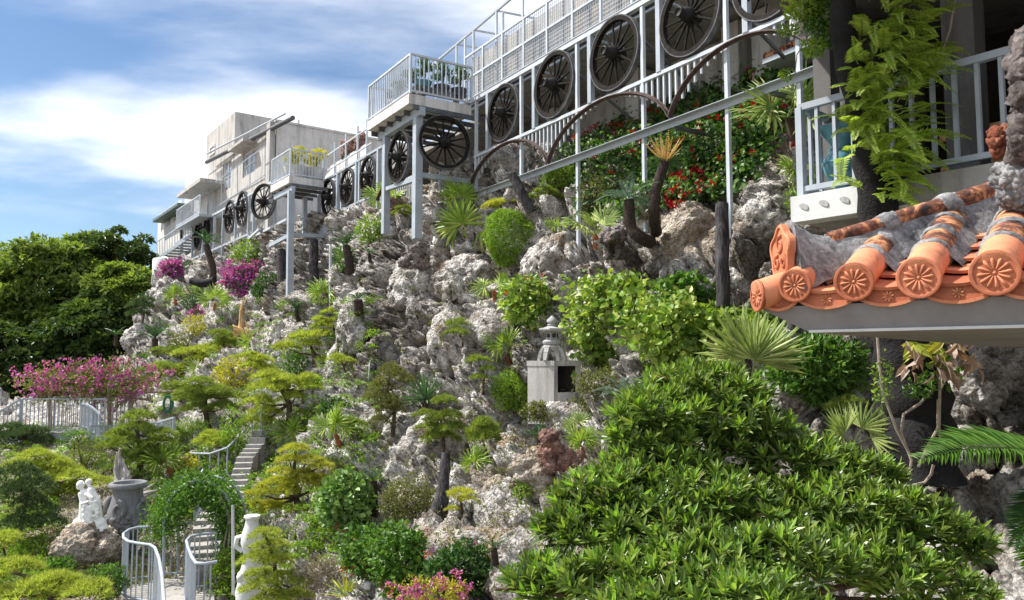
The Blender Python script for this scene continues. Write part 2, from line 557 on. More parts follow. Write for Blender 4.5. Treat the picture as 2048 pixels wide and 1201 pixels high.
m_clay('terracotta', (.60, .235, .125), 0.55)
m_clay('terracotta_deep', (.47, .16, .085), 0.8)
m_simple('window_frame', (.74, .75, .77), 0.4, 0.06, 3.0, 0.02)
m_simple('roof_green', (.10, .15, .14), 0.6, 0.25, 3.0, 0.1)
m_simple('white_tank', (.80, .80, .80), 0.5, 0.05, 3.0, 0.02)
m_simple('pipe_grey', (.40, .41, .42), 0.5, 0.15, 5.0, 0.1)
m_simple('garden_soil', (.16, .125, .085), 0.95, 0.45, 2.0, 0.6, bdist=0.05)
m_simple('fruit_red', (.55, .03, .03), 0.5, 0.2, 10, 0.1)
m_simple('green_hose', (.02, .16, .08), 0.4, 0.2, 10, 0.1)
m_simple('water_white', (.75, .78, .80), 0.15, 0.2, 20, 0.4, spec=0.6)
t = NT('weathered_tile')
v = t.pos()
n = t.noise(v, 9, 8, 0.7, 0.6); n2 = t.noise(v, 40, 5, 0.7)
c = t.ramp(n, [(0.40, (.035, .024, .022)), (0.50, (.20, .075, .045)), (0.58, (.62, .28, .13)), (0.75, (.70, .38, .20))])
c = t.mix(0.5, c, t.ramp(n2, [(0.35, 0.45), (0.6, 1.1)]), 'MULTIPLY')
t.pbr(c, 0.75, t.bump(n2, 0.35, 0.005)); MAT['weathered_tile'] = t.m
t = NT('glass_pane')
t.pbr(t.ramp(t.noise(t.pos(), 1.2, 3), [(0.35, (.22, .25, .28)), (0.65, (.42, .46, .50))]), 0.12, spec=0.8); MAT['glass_pane'] = t.m

m_leaf('leaf_bright', [(.075, .165, .018), (.13, .235, .028), (.18, .29, .045), (.10, .20, .02)])
m_leaf('leaf_mid', [(.035, .10, .016), (.06, .145, .022), (.09, .18, .03)])
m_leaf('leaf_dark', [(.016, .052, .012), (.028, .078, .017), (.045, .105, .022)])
m_leaf('leaf_olive', [(.065, .085, .028), (.10, .125, .04), (.14, .155, .055)])
m_leaf('leaf_yellow', [(.20, .24, .022), (.30, .32, .035), (.36, .34, .05)])
m_leaf('leaf_heart', [(.06, .13, .035), (.10, .20, .05), (.16, .27, .075)], 0.25)
m_leaf('leaf_seagrape', [(.06, .135, .02), (.105, .195, .03), (.18, .28, .05), (.26, .33, .09)], 0.3)
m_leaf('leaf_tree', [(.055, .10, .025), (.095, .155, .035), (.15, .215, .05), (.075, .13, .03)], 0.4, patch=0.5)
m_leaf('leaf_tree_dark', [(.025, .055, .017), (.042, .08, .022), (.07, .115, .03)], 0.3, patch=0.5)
m_leaf('leaf_podocarpus', [(.042,.092,.018),(.07,.132,.025),(.115,.19,.038),(.165,.235,.052),(.06,.118,.021),(.03,.068,.014)], 0.32, 0.36, 0.5, 2.0)
m_leaf('leaf_fern', [(0.14, 0.235, 0.035), (0.215, 0.325, 0.055), (0.31, 0.41, 0.085)], 0.45)
m_leaf('leaf_fan', [(.12, .22, .035), (.18, .29, .05), (.25, .34, .075)], 0.35, patch=4)
m_leaf('leaf_fan_pale', [(.13, .21, .06), (.19, .27, .09), (.28, .35, .14)], 0.3, patch=4)
m_leaf('leaf_cycad', [(.018, .062, .022), (.032, .09, .030), (.055, .125, .035)], 0.2, 0.35, 0.5)
m_leaf('leaf_bluecycad', [(.045, .095, .075), (.075, .14, .11), (.11, .18, .13)], 0.15, 0.4, 0.5)
m_leaf('leaf_yucca', [(.028, .075, .035), (.05, .115, .05), (.09, .165, .075)], 0.15, 0.4, 0.5)
m_leaf('needle_green', [(0.085, 0.125, 0.03), (0.135, 0.175, 0.042), (0.2, 0.235, 0.06)], 0.45, 0.6, 0.15)
m_leaf('needle_lime', [(0.16, 0.2, 0.038), (0.23, 0.27, 0.055), (0.31, 0.33, 0.08)], 0.45, 0.6, 0.15)
m_leaf('needle_yellow', [(0.225, 0.235, 0.04), (0.31, 0.305, 0.06), (0.275, 0.29, 0.055)], 0.45, 0.6, 0.15)
m_leaf('needle_dark', [(.032, .062, .024), (.055, .09, .036), (.085, .12, .05)], 0.2, 0.6, 0.2)
m_leaf('petal_purple', [(.30, .035, .30), (.42, .07, .42), (.52, .16, .50)], 0.4)
m_leaf('petal_pink', [(.40, .06, .30), (.55, .14, .42), (.62, .26, .52)], 0.4)
m_leaf('petal_red', [(.36, .004, .012), (.50, .008, .02), (.62, .02, .035)], 0.3)
m_leaf('petal_orange', [(.62, .05, .012), (.72, .12, .02)], 0.3)
m_leaf('frond_tan', [(.50, .30, .11), (.60, .38, .16), (.66, .45, .22)], 0.3)
m_leaf('leaf_dead', [(.28, .17, .12), (.42, .30, .25), (.55, .44, .40)], 0.2)
m_leaf('leaf_staghorn', [(.14, .20, .03), (.22, .27, .04), (.36, .33, .05)], 0.3)
m_leaf('dry_scrub', [(.20, .16, .13), (.30, .25, .20), (.36, .31, .26)], 0.15)
# ------------------------------------------------------------------ terrain
CTRL = [
 # right: slope behind the wheel frame and below it
 (1160,300,18.6),(1250,235,18.6),(1400,175,17.2),(1560,120,15.2),(1650,110,13.6),
 (1150,380,17.2),(1250,330,16.6),(1400,290,15.0),(1550,240,13.2),
 (1155,475,15.9),(1290,425,14.3),(1400,400,13.7),(1457,420,13.2),(1540,330,12.6),(1600,330,11.8),
 (1300,520,13.3),(1300,600,12.8),(1300,700,12.2),(1300,800,11.5),(1300,900,10.5),(1300,1000,9.4),(1300,1200,7.9),
 (1500,480,12.2),(1500,560,11.7),(1500,640,11.3),(1500,720,10.9),(1500,800,10.3),(1500,900,9.5),(1500,1000,8.8),(1500,1200,7.6),
 (1700,430,10.9),(1750,560,10.4),(1750,700,10.0),(1750,800,9.6),(1750,900,9.2),(1750,1000,8.5),(1750,1200,7.0),
 (2000,450,9.8),(2000,700,9.2),(2000,800,8.9),(2000,900,8.4),(2000,1000,7.7),(2000,1200,6.4),(2300,500,9.0),(2300,700,8.2),(2300,1000,7.0),(2300,1250,5.5),
 # middle cliff
 (1100,300,18.9),(1000,310,19.9),(1060,400,17.8),(980,400,19.0),
 (1100,500,15.9),(1100,600,15.2),(1100,680,14.6),(1100,800,13.4),(1100,900,12.2),(1100,1000,10.6),(1100,1100,9.3),(1100,1200,8.4),(1100,1300,7.6),
 (900,360,21.6),(850,400,22.2),(900,460,20.2),(900,550,19.2),(900,640,18.3),(900,740,17.2),(900,850,15.4),(900,950,13.9),(900,1050,12.0),(900,1130,10.6),(900,1220,9.5),
 (760,400,25.0),(760,470,23.0),(760,560,21.6),(760,680,20.2),(760,800,18.2),(760,900,16.4),(760,1000,14.6),(760,1100,12.8),(760,1220,11.0),
 # left slope
 (650,430,29.0),(650,520,27.4),(600,500,31.2),(600,600,28.6),(600,700,25.6),(600,800,22.6),(600,900,19.8),(600,1000,17.4),(600,1100,15.0),(600,1220,12.6),
 (560,480,33.5),(480,500,38.0),(400,515,43.0),(440,580,38.0),(400,650,35.0),(400,720,31.5),(400,800,27.6),(400,900,22.8),(400,1000,19.0),(400,1100,16.4),(400,1220,13.7),
 (330,520,45.5),(310,600,42.0),(290,680,38.5),(270,750,34.5),(260,820,29.5),(250,900,23.6),(250,1000,19.0),(250,1100,16.0),(250,1220,13.6),
 (100,800,33.0),(100,850,27.5),(100,900,23.4),(100,1000,18.7),(100,1100,15.7),(100,1220,13.4),
 (-150,800,33.0),(-150,900,23.4),(-150,1000,18.7),(-150,1220,13.4),(-300,850,28.0),(-300,1250,13.0),
]
C = np.array(CTRL, float)
def _n(a): return np.stack([(a[:, 0] - 1000) / 400, (a[:, 1] - 700) / 400], 1)
cp_ = _n(C)
def _phi(d2): return np.where(d2 > 1e-12, 0.5 * d2 * np.log(d2 + 1e-12), 0)
K = _phi(((cp_[:, None] - cp_[None]) ** 2).sum(2)) + np.eye(len(C)) * 0.004
Pm = np.concatenate([np.ones((len(C), 1)), cp_], 1)
A = np.block([[K, Pm], [Pm.T, np.zeros((3, 3))]])
sol = np.linalg.solve(A, np.concatenate([np.log(C[:, 2]), np.zeros(3)]))
def depth(a):
    q = _n(a)
    out = np.empty(len(q))
    for s_ in range(0, len(q), 40000):
        e = q[s_:s_ + 40000]
        k = _phi(((e[:, None] - cp_[None]) ** 2).sum(2))
        out[s_:s_ + 40000] = k @ sol[:-3] + sol[-3] + e @ sol[-2:]
    return np.exp(out)
def Pn(px, py, Y):
    a = (px - CX) / FPX; b = (CY - py) / FPX
    k = Y / (CP - b * SP)
    return np.stack([a * k, Y, (SP + b * CP) * k], 1)
TOPX = [-300, 0, 200, 240, 300, 340, 400, 480, 560, 640, 800, 870, 960, 1000, 1080, 1150, 1250, 1400, 1560, 1650, 1720, 2350]
TOPY = [795, 795, 795, 700, 560, 515, 505, 480, 455, 425, 395, 350, 318, 296, 290, 285, 225, 168, 115, 100, 380, 380]
gx = np.concatenate([np.arange(-300, 0, 12), np.arange(0, 2048, 3.0), np.arange(2048, 2351, 12)])
tv = np.linspace(0, 1, 400)
top = np.interp(gx, TOPX, TOPY)
GX = np.repeat(gx[None], len(tv), 0)
GY = top[None] + (1330 - top[None]) * tv[:, None]
a = np.stack([GX.ravel(), GY.ravel()], 1)
D0 = depth(a)
B0 = Pn(a[:, 0], a[:, 1], D0).reshape(len(tv), len(gx), 3)
du = np.gradient(B0, axis=1); dv = np.gradient(B0, axis=0)
N0 = np.cross(du, dv); N0 /= np.linalg.norm(N0, axis=2, keepdims=True) + 1e-9
N0 = np.where((N0 * B0).sum(2, keepdims=True) > 0, -N0, N0)
# smooth base normals
for _ in range(12):
    N0[1:-1, 1:-1] = (N0[1:-1, 1:-1] + N0[:-2, 1:-1] + N0[2:, 1:-1] + N0[1:-1, :-2] + N0[1:-1, 2:]) / 5
N0 /= np.linalg.norm(N0, axis=2, keepdims=True) + 1e-9
b = B0.reshape(-1, 3)
wv = np.stack([vnoise(b * 1.1, 3), vnoise(b * 1.1, 4), vnoise(b * 1.1, 5)], 1)
q = b + wv * 0.28
f1, f2, cid = worley(q * np.array([0.66, 0.66, 0.33]), 11)
big = np.clip((f2 - f1) * 2.2, 0, 1) ** 0.6 * (0.35 + 0.65 * cid)
g1, g2, gid = worley(q * np.array([1.8, 1.8, 1.15]), 21)
med = np.sqrt(np.clip(g2 - g1, 0, 1)) * (0.4 + 0.6 * gid)
h1, h2, hid = worley(q * 4.6 + 7, 31)
sml = np.sqrt(np.clip(h2 - h1, 0, 1))
k1, k2, kid = worley(b * 11.0 + 3, 41)
fin = np.sqrt(np.clip(k2 - k1, 0, 1))
rid = fbm(b * 2.3, 4, 51, 0.55, True)
pit = np.clip(fbm(b * 6.5, 3, 61) - 0.12, 0, 1)
lrg = fbm(b * 0.45, 3, 71)
crev = np.clip(1 - (f2 - f1) * 5.0, 0, 1) ** 2          # clefts between the big masses
crev2 = np.clip(1 - (g2 - g1) * 4.5, 0, 1) ** 2
holes = np.clip(fbm(b * np.array([3.4, 3.4, 2.2]), 3, 81) - 0.16, 0, 1)
disp = lrg * 0.55 + big * 0.62 + med * 0.34 + sml * 0.17 + fin * 0.07 + rid * 0.16 - pit * 0.5 - crev * 0.65 - crev2 * 0.24 - holes * 0.75
# areas with their own character: garden ground (flat), sandy bench, plastered slope
def blob(px, py, rx, ry, soft=0.5):
    d = np.sqrt(((a[:, 0] - px) / rx) ** 2 + ((a[:, 1] - py) / ry) ** 2)
    return np.clip((1 + soft - d) / (2 * soft) , 0, 1)
flat = np.maximum.reduce([blob(80, 1080, 330, 200, .4), blob(1390, 470, 90, 55, .4), blob(1010, 1075, 75, 32, .35) , blob(880, 1060, 70, 22, .3), blob(430, 1080, 60, 120, .4), blob(1350, 250, 230, 130, .3), blob(130, 860, 200, 60, .4)])
amp = (1 - 0.80 * flat)
near = np.clip((D0 - 5) / 8, 0.45, 1)
disp = (disp - 0.45) * amp * near
Vt = b + N0.reshape(-1, 3) * disp[:, None]
soil = np.clip(np.maximum.reduce([blob(1010, 1078, 72, 30, .3), blob(880, 1062, 70, 20, .3) * .7, blob(80, 1090, 330, 190, .3) * .6, blob(1350, 250, 230, 130, .3) * .7, blob(1385, 470, 85, 50, .4) * .55, blob(960, 960, 40, 15, .5) * .5]) * (0.75 + 0.6 * fbm(b * 2.0, 3, 91)), 0, 1)
nr, nc = len(tv), len(gx)
ii = np.arange(nr * nc).reshape(nr, nc)
Fq = np.stack([ii[:-1, :-1].ravel(), ii[1:, :-1].ravel(), ii[1:, 1:].ravel(), ii[:-1, 1:].ravel()], 1)
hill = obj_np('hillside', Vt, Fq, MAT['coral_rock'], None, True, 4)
tag(hill, kind='structure')
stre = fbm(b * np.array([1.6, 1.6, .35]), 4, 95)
dark_tone = np.clip(np.maximum.reduce([blob(800, 690, 75, 110, .5), blob(735, 740, 35, 90, .5), blob(1030, 720, 50, 90, .5) * .8, blob(780, 480, 40, 40, .5) * .8, blob(1240, 540, 70, 40, .5) * .8, blob(1480, 530, 70, 90, .5), blob(1850, 800, 250, 160, .5) * .7, blob(1560, 480, 70, 60, .5) * .8, blob(600, 560, 90, 60, .5) * .6]) * (0.6 + 1.0 * stre) + np.clip(stre - .25, 0, 1) * 0.9, 0, 1)  # darker rock tone: wet cleft, other hand-placed patches, random streaks
at = hill.data.attributes.new('dark_tone', 'FLOAT', 'POINT')
at.data.foreach_set('value', dark_tone.astype(np.float32))
at = hill.data.attributes.new('soil', 'FLOAT', 'POINT')
at.data.foreach_set('value', soil.astype(np.float32))

# visible distance of the hill at each image pixel cell (for standing things on it)
CELL = 4.0; OX, OY = -320, 80
ZB = np.full((330, 690), 1e9)
def splat(V):
    Y = V[:, 1]
    fx = V[:, 0] / Y; fz = V[:, 2] / Y
    bb = (fz * CP - SP) / (CP + fz * SP)
    px = CX + FPX * fx * (CP - bb * SP); py = CY - FPX * bb
    ix = ((px - OX) / CELL).astype(int); iy = ((py - OY) / CELL).astype(int)
    ok = (ix >= 0) & (ix < ZB.shape[1]) & (iy >= 0) & (iy < ZB.shape[0])
    np.minimum.at(ZB, (iy[ok], ix[ok]), Y[ok])
splat(Vt)
for _ in range(6):
    pad = np.pad(ZB, 1, constant_values=1e9)
    nb = np.stack([pad[:-2, 1:-1], pad[2:, 1:-1], pad[1:-1, :-2], pad[1:-1, 2:]])
    m = (ZB > 1e8)
    good = nb < 1e8
    avg = np.where(good, nb, 0).sum(0) / np.maximum(good.sum(0), 1)
    ZB = np.where(m & good.any(0), avg, ZB)
def GY_(px, py):
    ix = int((px - OX) / CELL); iy = int((py - OY) / CELL)
    ix = min(max(ix, 0), ZB.shape[1] - 1); iy = min(max(iy, 0), ZB.shape[0] - 1)
    y = ZB[iy, ix]
    if y > 1e8: y = float(depth(np.array([[px, py]], float))[0])
    return float(y)
def G(px, py, off=0.0):
    return P(px, py, GY_(px, py) + off)

# wide ground sheet to the horizon
m = MB()
m.add([(-3000, 8, -6.2), (3000, 8, -6.2), (3000, 3000, -6.2), (-3000, 3000, -6.2), (-3000, -300, -6.2), (3000, -300, -6.2)], [(0, 1, 2, 3), (4, 5, 1, 0)])
tag(m.build('ground', MAT['garden_soil']), kind='structure')

# ------------------------------------------------------------------ plan lines of the terrace
class Line:
    """plan line: origin A, direction d to the far left, n into the hill; zs scales heights"""
    def __init__(s, ax, ay, dx, dy, zs=1.0, py=280):
        L = math.hypot(dx, dy)
        s.A = (ax, ay); s.d = (dx / L, dy / L); s.n = (dy / L, -dx / L); s.zs = zs; s.py = py
        s.dv = Vector((s.d[0], s.d[1], 0)); s.nv = Vector((s.n[0], s.n[1], 0))
    def u(s, px, off=0.0):
        b_ = (CY - s.py) / FPX
        k = (px - CX) / FPX / (CP - b_ * SP)
        X0 = s.A[0] + s.n[0] * off; Y0 = s.A[1] + s.n[1] * off
        return (X0 - k * Y0) / (k * s.d[1] - s.d[0])
    def at(s, u, off, z):
        return Vector((s.A[0] + s.d[0] * u + s.n[0] * off, s.A[1] + s.d[1] * u + s.n[1] * off, z * s.zs))
    def pt(s, px, z, off=0.0):
        return s.at(s.u(px, off), off, z)
L1 = Line(2.05, 15.0, -.536, .844, 1.027, 180)
L2 = Line(-7.38, 29.5, -.59, .807, 1.0, 430)
ST, SW, SD = MAT['steel_paint'], MAT['steel_white'], MAT['steel_dark']
UP = Vector((0, 0, 1))

# ------------------------------------------------------------------ wheel frame, near stretch
ZT, ZM, ZL = 6.66, 5.17, 4.20
fr = ent('wheel_frame', L1.pt(1155, 2.4), 'long pale grey steel frame holding the large cart wheels above the red flowers', 'frame')
LONG = [953, 1043, 1155, 1287, 1455, 1600]
SHORT = [977, 1070, 1182, 1321, 1497]
FOOT = {953: 395, 1043: 420, 1155: 492, 1287: 432, 1455: 612, 1600: 330}
for x in LONG:
    u = L1.u(x)
    zb = P(x, FOOT[x], L1.at(u, 0, 0).y).z / 1.027
    bar('post', L1.at(u, 0, zb - .3), L1.at(u, 0, ZT - .045), .07, .07, SW, fr)
    bar('brace', L1.at(u, 0.05, 5.95), L1.at(u, 1.5, 5.25), .05, .05, SD, fr)
for x in SHORT:
    u = L1.u(x)
    bar('post', L1.at(u, 0, ZM + .03), L1.at(u, 0, ZT - .045), .11, .11, ST, fr)
    bar('cross_piece', L1.at(u, .06, ZT - .1), L1.at(u, .9, ZT - .1), .05, .05, ST, fr)
ua, ub = L1.u(1690), L1.u(925)
bar('top_rail', L1.at(ua, 0, ZT), L1.at(ub, 0, ZT), .1, .09, SW, fr)
bar('middle_rail', L1.at(ua, 0, ZM), L1.at(L1.u(950), 0, ZM), .08, .07, SW, fr)
bar('low_beam', L1.at(ua, -.10, ZL), L1.at(L1.u(935), -.10, ZL), .11, .012, ST, fr)
bar('low_beam', L1.at(ua, -.05, ZL - .055), L1.at(L1.u(935), -.05, ZL - .055), .012, .12, ST, fr)
def arch(u0, u1, z0, z1, parent, ln=L1, off=-.12, w=.09, h=.075):
    m = MB(); N = 22; prev = None
    for i in range(N):
        t0, t1 = i / N, (i + 1) / N
        def pt(t):
            an = math.pi * (0.10 + 0.80 * t)
            s0, s1 = math.sin(math.pi * .10), 1.0
            c = math.cos(an) / math.cos(math.pi * .10)
            return ln.at((u0 + u1) / 2 - c * (u1 - u0) / 2, off, z0 + (z1 - z0) * (math.sin(an) - s0) / (s1 - s0))
        d = (pt(t1) - pt(t0)).normalized() * .006
        m.bar(pt(t0) - d, pt(t1) + d, w, .018, up=UP)
        m.bar(pt(t0) - d + ln.nv * (w * .4) , pt(t1) + d + ln.nv * (w * .4), .02, h, up=UP)
    return m.build('curved_iron', MAT['rust_iron'], parent)
ARCH = [(945, 1103), (1103, 1347), (1347, 1655)]
for x0, x1 in ARCH:
    arch(L1.u(x0), L1.u(x1), ZL + .06, ZM - .05, fr)
u = L1.u(1640)
while u < L1.u(955):
    zb = ZM - .62
    for x0, x1 in ARCH:
        u0, u1 = L1.u(x0), L1.u(x1)
        if min(u0, u1) <= u <= max(u0, u1):
            t = (u - u0) / (u1 - u0)
            z = ZL + .06 + (ZM - .05 - ZL - .06) * max(0, 1 - (2 * t - 1) ** 2)
            zb = max(zb, z)
    if zb < ZM - .06:
        bar('baluster', L1.at(u, 0, zb), L1.at(u, 0, ZM - .035), .035, .035, SW, fr)
    u += .155
# struts from the low beam back into the slope
for x, x2, y2 in ((1350, 1430, 272), (1545, 1600, 200)):
    bar('strut', L1.pt(x, ZL - .12), P(x2, y2, 15.0 if x < 1400 else 12.6), .07, .07, SD, fr)

# ------------------------------------------------------------------ cart wheels
NSP = 14
def wheel_meshes(nsp):
    rim = MB(); N = 44
    prof = [(.432, -.036), (.432, .036), (.488, .04), (.488, -.04)]
    vs_ = []; fs = []
    for i in range(N):
        an = 2 * math.pi * i / N
        for r, h in prof: vs_.append((r * math.cos(an), r * math.sin(an), h))
    for i in range(N):
        for k in range(4):
            j = (i + 1) % N; k2 = (k + 1) % 4
            fs.append((i * 4 + k, j * 4 + k, j * 4 + k2, i * 4 + k2))
    def me(name, v, f, mat, smooth=False):
        me_ = bpy.data.meshes.new(name); me_.from_pydata([tuple(x) for x in v], [], f); me_.materials.append(mat)
        me_.polygons.foreach_set('use_smooth', [smooth] * len(f))
        if smooth: me_.set_sharp_from_angle(angle=R(40))
        return me_
    rim_me = me('rim', vs_, fs, MAT['wheel_wood'])
    vs_ = []
    prof = [(.489, -.040), (.489, .040), (.502, .040), (.502, -.040)]
    for i in range(N):
        an = 2 * math.pi * i / N
        for r, h in prof: vs_.append((r * math.cos(an), r * math.sin(an), h))
    tyre_me = me('tyre', vs_, fs, MAT['tyre_iron'])
    s = MB().tube([(.07, 0, 0), (.13, 0, 0), (.24, 0, .0), (.42, 0, 0)], [.027, .023, .016, .014], 6)
    sp_me = me('spoke', s.v, s.f, MAT['wheel_wood'], True)
    h = MB().lathe((0, 0, 0), [(.03, -.16), (.06, -.16), (.065, -.12), (.085, -.10), (.095, -.03), (.095, .04), (.082, .10), (.062, .13), (.060, .20), (.052, .205), (.048, .19), (.02, .185)], 20)
    hub_me = me('hub', h.v, h.f, MAT['wheel_hub'], True)
    return rim_me, tyre_me, sp_me, hub_me
WME = wheel_meshes(NSP)
def wheel(c, axis, D, label, roll=0.0, group='old cart wheels hung along the terrace'):
    """axis points out of the wheel's face"""
    z = Vector(axis).normalized(); x = UP.cross(z).normalized(); y = z.cross(x)
    base = Matrix(((x.x, y.x, z.x, c.x), (x.y, y.y, z.y, c.y), (x.z, y.z, z.z, c.z), (0, 0, 0, 1)))
    w = ent('cart_wheel', c, label, 'wheel', group)
    S = Matrix.Scale(D, 4)
    r0 = Matrix.Rotation(roll, 4, 'Z')
    shared('rim', WME[0], base @ r0 @ S, w)
    shared('tyre', WME[1], base @ r0 @ S, w)
    for k in range(NSP):
        shared('spoke', WME[2], base @ Matrix.Rotation(roll + 2 * math.pi * k / NSP, 4, 'Z') @ S, w)
    shared('hub', WME[3], base @ r0 @ S, w)
    return w
bays = [(977, 1043), (1070, 1155), (1182, 1287), (1321, 1455), (1497, 1600)]
labs = ['cart wheel just right of the big balcony, leftmost of the five above the flowers',
        'second cart wheel right of the big balcony, above the first rusty arch',
        'third cart wheel right of the big balcony, above the middle rusty arch',
        'largest fully visible cart wheel, above the balusters near the top edge',
        'cart wheel cut by the top edge of the picture beside the hanging vine']
for k, (x0, x1) in enumerate(bays):
    u = (L1.u(x0) + L1.u(x1)) / 2
    D = [1.42, 1.5, 1.5, 1.46, 1.46][k]
    wheel(L1.at(u, -.02, ZM + .05 + D / 2), -L1.nv + UP * .0, D, labs[k], .1 * k + .12)

# ------------------------------------------------------------------ railings
def railing(name, pts, h, label, mat=ST, sp=.14, bw=.03, post_every=None, parent=None, cat='railing', tw=.05, group=None, zb=.08):
    """pts: foot line; straight pieces between them"""
    r = parent or ent(name, pts[0], label, cat, group)
    for i in range(len(pts) - 1):
        a_, b_ = Vector(pts[i]), Vector(pts[i + 1])
        H = UP * h
        bar('top_rail', a_ + H, b_ + H, tw, tw, mat, r)
        if zb is not None: bar('bottom_rail', a_ + UP * zb, b_ + UP * zb, tw * .8, tw * .8, mat, r)
        L = (b_ - a_).length; n = max(2, int(round(L / sp)))
        for k in range(1, n):
            c = a_.lerp(b_, k / n)
            bar('baluster', c + UP * (zb or 0), c + H, bw, bw, mat, r)
        bar('post', a_, a_ + H, tw * 1.1, tw * 1.1, mat, r)
    e = Vector(pts[-1])
    bar('post', e, e + UP * h, tw * 1.1, tw * 1.1, mat, r)
    return r

# ------------------------------------------------------------------ big balcony
def balcony(ln, u0, u1, depth_, ztop, th, label, rail_h, rail_label, mat):
    b_ = ent('balcony', ln.at(u0, -depth_, ztop - th), label, 'balcony')
    m = MB()
    c = ln.at((u0 + u1) / 2, -depth_ / 2, ztop - th / 2)
    m.box(c, (abs(u1 - u0), depth_, th), (ln.dv, ln.nv, UP))
    m.build('slab', mat, b_)
    n = max(3, int(abs(u1 - u0) / .55))
    for k in range(n + 1):
        uu = u0 + (u1 - u0) * (k + .02) / (n + .04)
        bar('joist', ln.at(uu, -depth_ + .12, ztop - th - .06), ln.at(uu, 0.4, ztop - th - .06), .06, .12, SD, b_)
    railing('balcony_railing', [ln.at(u1, 0, ztop), ln.at(u1, -depth_ + .04, ztop), ln.at(u0 , -depth_ + .04, ztop), ln.at(u0, 0, ztop)], rail_h, rail_label, SW, .125, .025)
    return b_
uC = L1.u(943); depB = 1.81
b1 = balcony(L1, uC, uC + 2.79, depB, 6.57, .26, 'large concrete balcony jutting out above the rocks, railed in white', 1.03, 'white railing around the large balcony holding potted bonsai', MAT['concrete_pale'])
# beams and columns of the balcony
bar('beam', L1.at(uC - .05, -1.45, 6.17), L1.at(uC + 2.7, -1.45, 6.17), .16, .22, ST, b1)
bar('column', L1.at(uC + .22, -1.45, 3.0), L1.at(uC + .22, -1.45, 6.06), .2, .2, ST, b1)
bar('column', L1.at(uC + 2.25, -1.45, 3.4), L1.at(uC + 2.25, -1.45, 6.06), .18, .18, ST, b1)
bar('beam', L1.at(uC + .22, -1.35, 4.62), L1.at(uC + .22, .1, 4.62), .12, .12, ST, b1)
bar('beam', L1.at(uC + .1, -1.45, 4.5), L1.at(uC + 2.3, -1.45, 4.62), .12, .10, ST, b1)
# wheels of the balcony: one under its side, one under its front
wheel(L1.at(uC + .0, -.80, 5.48), (L1.nv * -.15 - L1.dv), 1.42, 'cart wheel seen almost full face beneath the side of the large balcony', .3)
wheel(L1.at(uC + 1.25, -1.5, 5.28), -L1.nv, 1.40, 'narrow-looking cart wheel between the two columns under the large balcony', .2)

# ------------------------------------------------------------------ terrace wall with mesh fence, near stretch
tw_ = ent('terrace_building', L1.pt(1200, 3.6, 3.0), 'weathered concrete terrace building behind the big wheels', 'building')
u0, u1 = L1.u(1760, 1.1), L1.u(945, 1.1)
m = MB(); m.box(L1.at((u0 + u1) / 2, 1.25, 8.0), (u1 - u0, .2, 1.4), (L1.dv, L1.nv, UP)); m.build('parapet', MAT['wall_panel'], tw_)
m = MB(); m.box(L1.at((u0 + u1) / 2, 2.4, 7.13), (u1 - u0, 3.3, .3), (L1.dv, L1.nv, UP)); m.build('floor_slab', MAT['concrete_dark'], tw_)
bar('edge_beam', L1.at(u0, .66, 7.1), L1.at(u1, .66, 7.1), .08, .22, SD, tw_)
bar('ledge', L1.at(u0, .72, 6.93), L1.at(u1, .72, 6.93), .06, .05, ST, tw_)
m = MB(); m.box(L1.at((u0 + u1) / 2, 3.2, 5.2), (u1 - u0 + 1, .2, 3.6), (L1.dv, L1.nv, UP)); m.build('wall', MAT['concrete'], tw_)
for x in (1105, 1270, 1468, 1530):
    uu = L1.u(x, 2.6)
    m = MB(); m.box(L1.at(uu, 2.75, 5.1), (.45, .5, 3.7), (L1.dv, L1.nv, UP)); m.build('column', MAT['concrete'], tw_)
for x, z0, z1, w in ((1405, 4.6, 5.7, 1.0), (1235, 4.4, 5.5, 1.2)):
    uu = L1.u(x, 3.1)
    m = MB(); m.box(L1.at(uu, 3.05, (z0 + z1) / 2), (w, .08, z1 - z0), (L1.dv, L1.nv, UP)); wf = m.build('window', MAT['steel_dark'], tw_)
    m = MB(); m.box(L1.at(uu, 2.99, (z0 + z1) / 2), (w - .14, .05, z1 - z0 - .14), (L1.dv, L1.nv, UP)); m.build('pane', MAT['glass_pane'], wf)
# joints between wall boards: form-tie dots
m = MB()
uu = u0 + .4
while uu < u1 - .3:
    for z in (4.6, 5.3, 6.0, 6.6):
        m.box(L1.at(uu, 3.095, z), (.035, .02, .035), (L1.dv, L1.nv, UP))
    uu += .9
m.build('tie_holes', MAT['dark_interior'], tw_)['kind'] = 'stuff'
# wire mesh fence in front of the parapet
mf = ent('mesh_fence', L1.at(u1, .85, 7.3), 'pale wire mesh fence panels in front of the stained terrace parapet', 'fence')
for z in (7.34, 7.98, 8.64):
    bar('rail', L1.at(u0, .85, z), L1.at(u1, .85, z), .05, .055, SW, mf)
uu = u1; k = 0
while uu > u0:
    bar('post', L1.at(uu, .85, 7.0), L1.at(uu, .85, 8.66 if k % 2 else 9.2), .06, .06, SW, mf)
    uu -= 1.05; k += 1
m = MB(); uu = u0
while uu < u1:
    m.box(L1.at(uu, .85, 8.0), (.011, .011, 1.28), (L1.dv, L1.nv, UP)); uu += .085
for k in range(13):
    m.box(L1.at((u0 + u1) / 2, .85, 7.42 + k * .1), (u1 - u0, .010, .010), (L1.dv, L1.nv, UP))
m.build('wire_mesh', MAT['steel_paint'], mf)['kind'] = 'stuff'
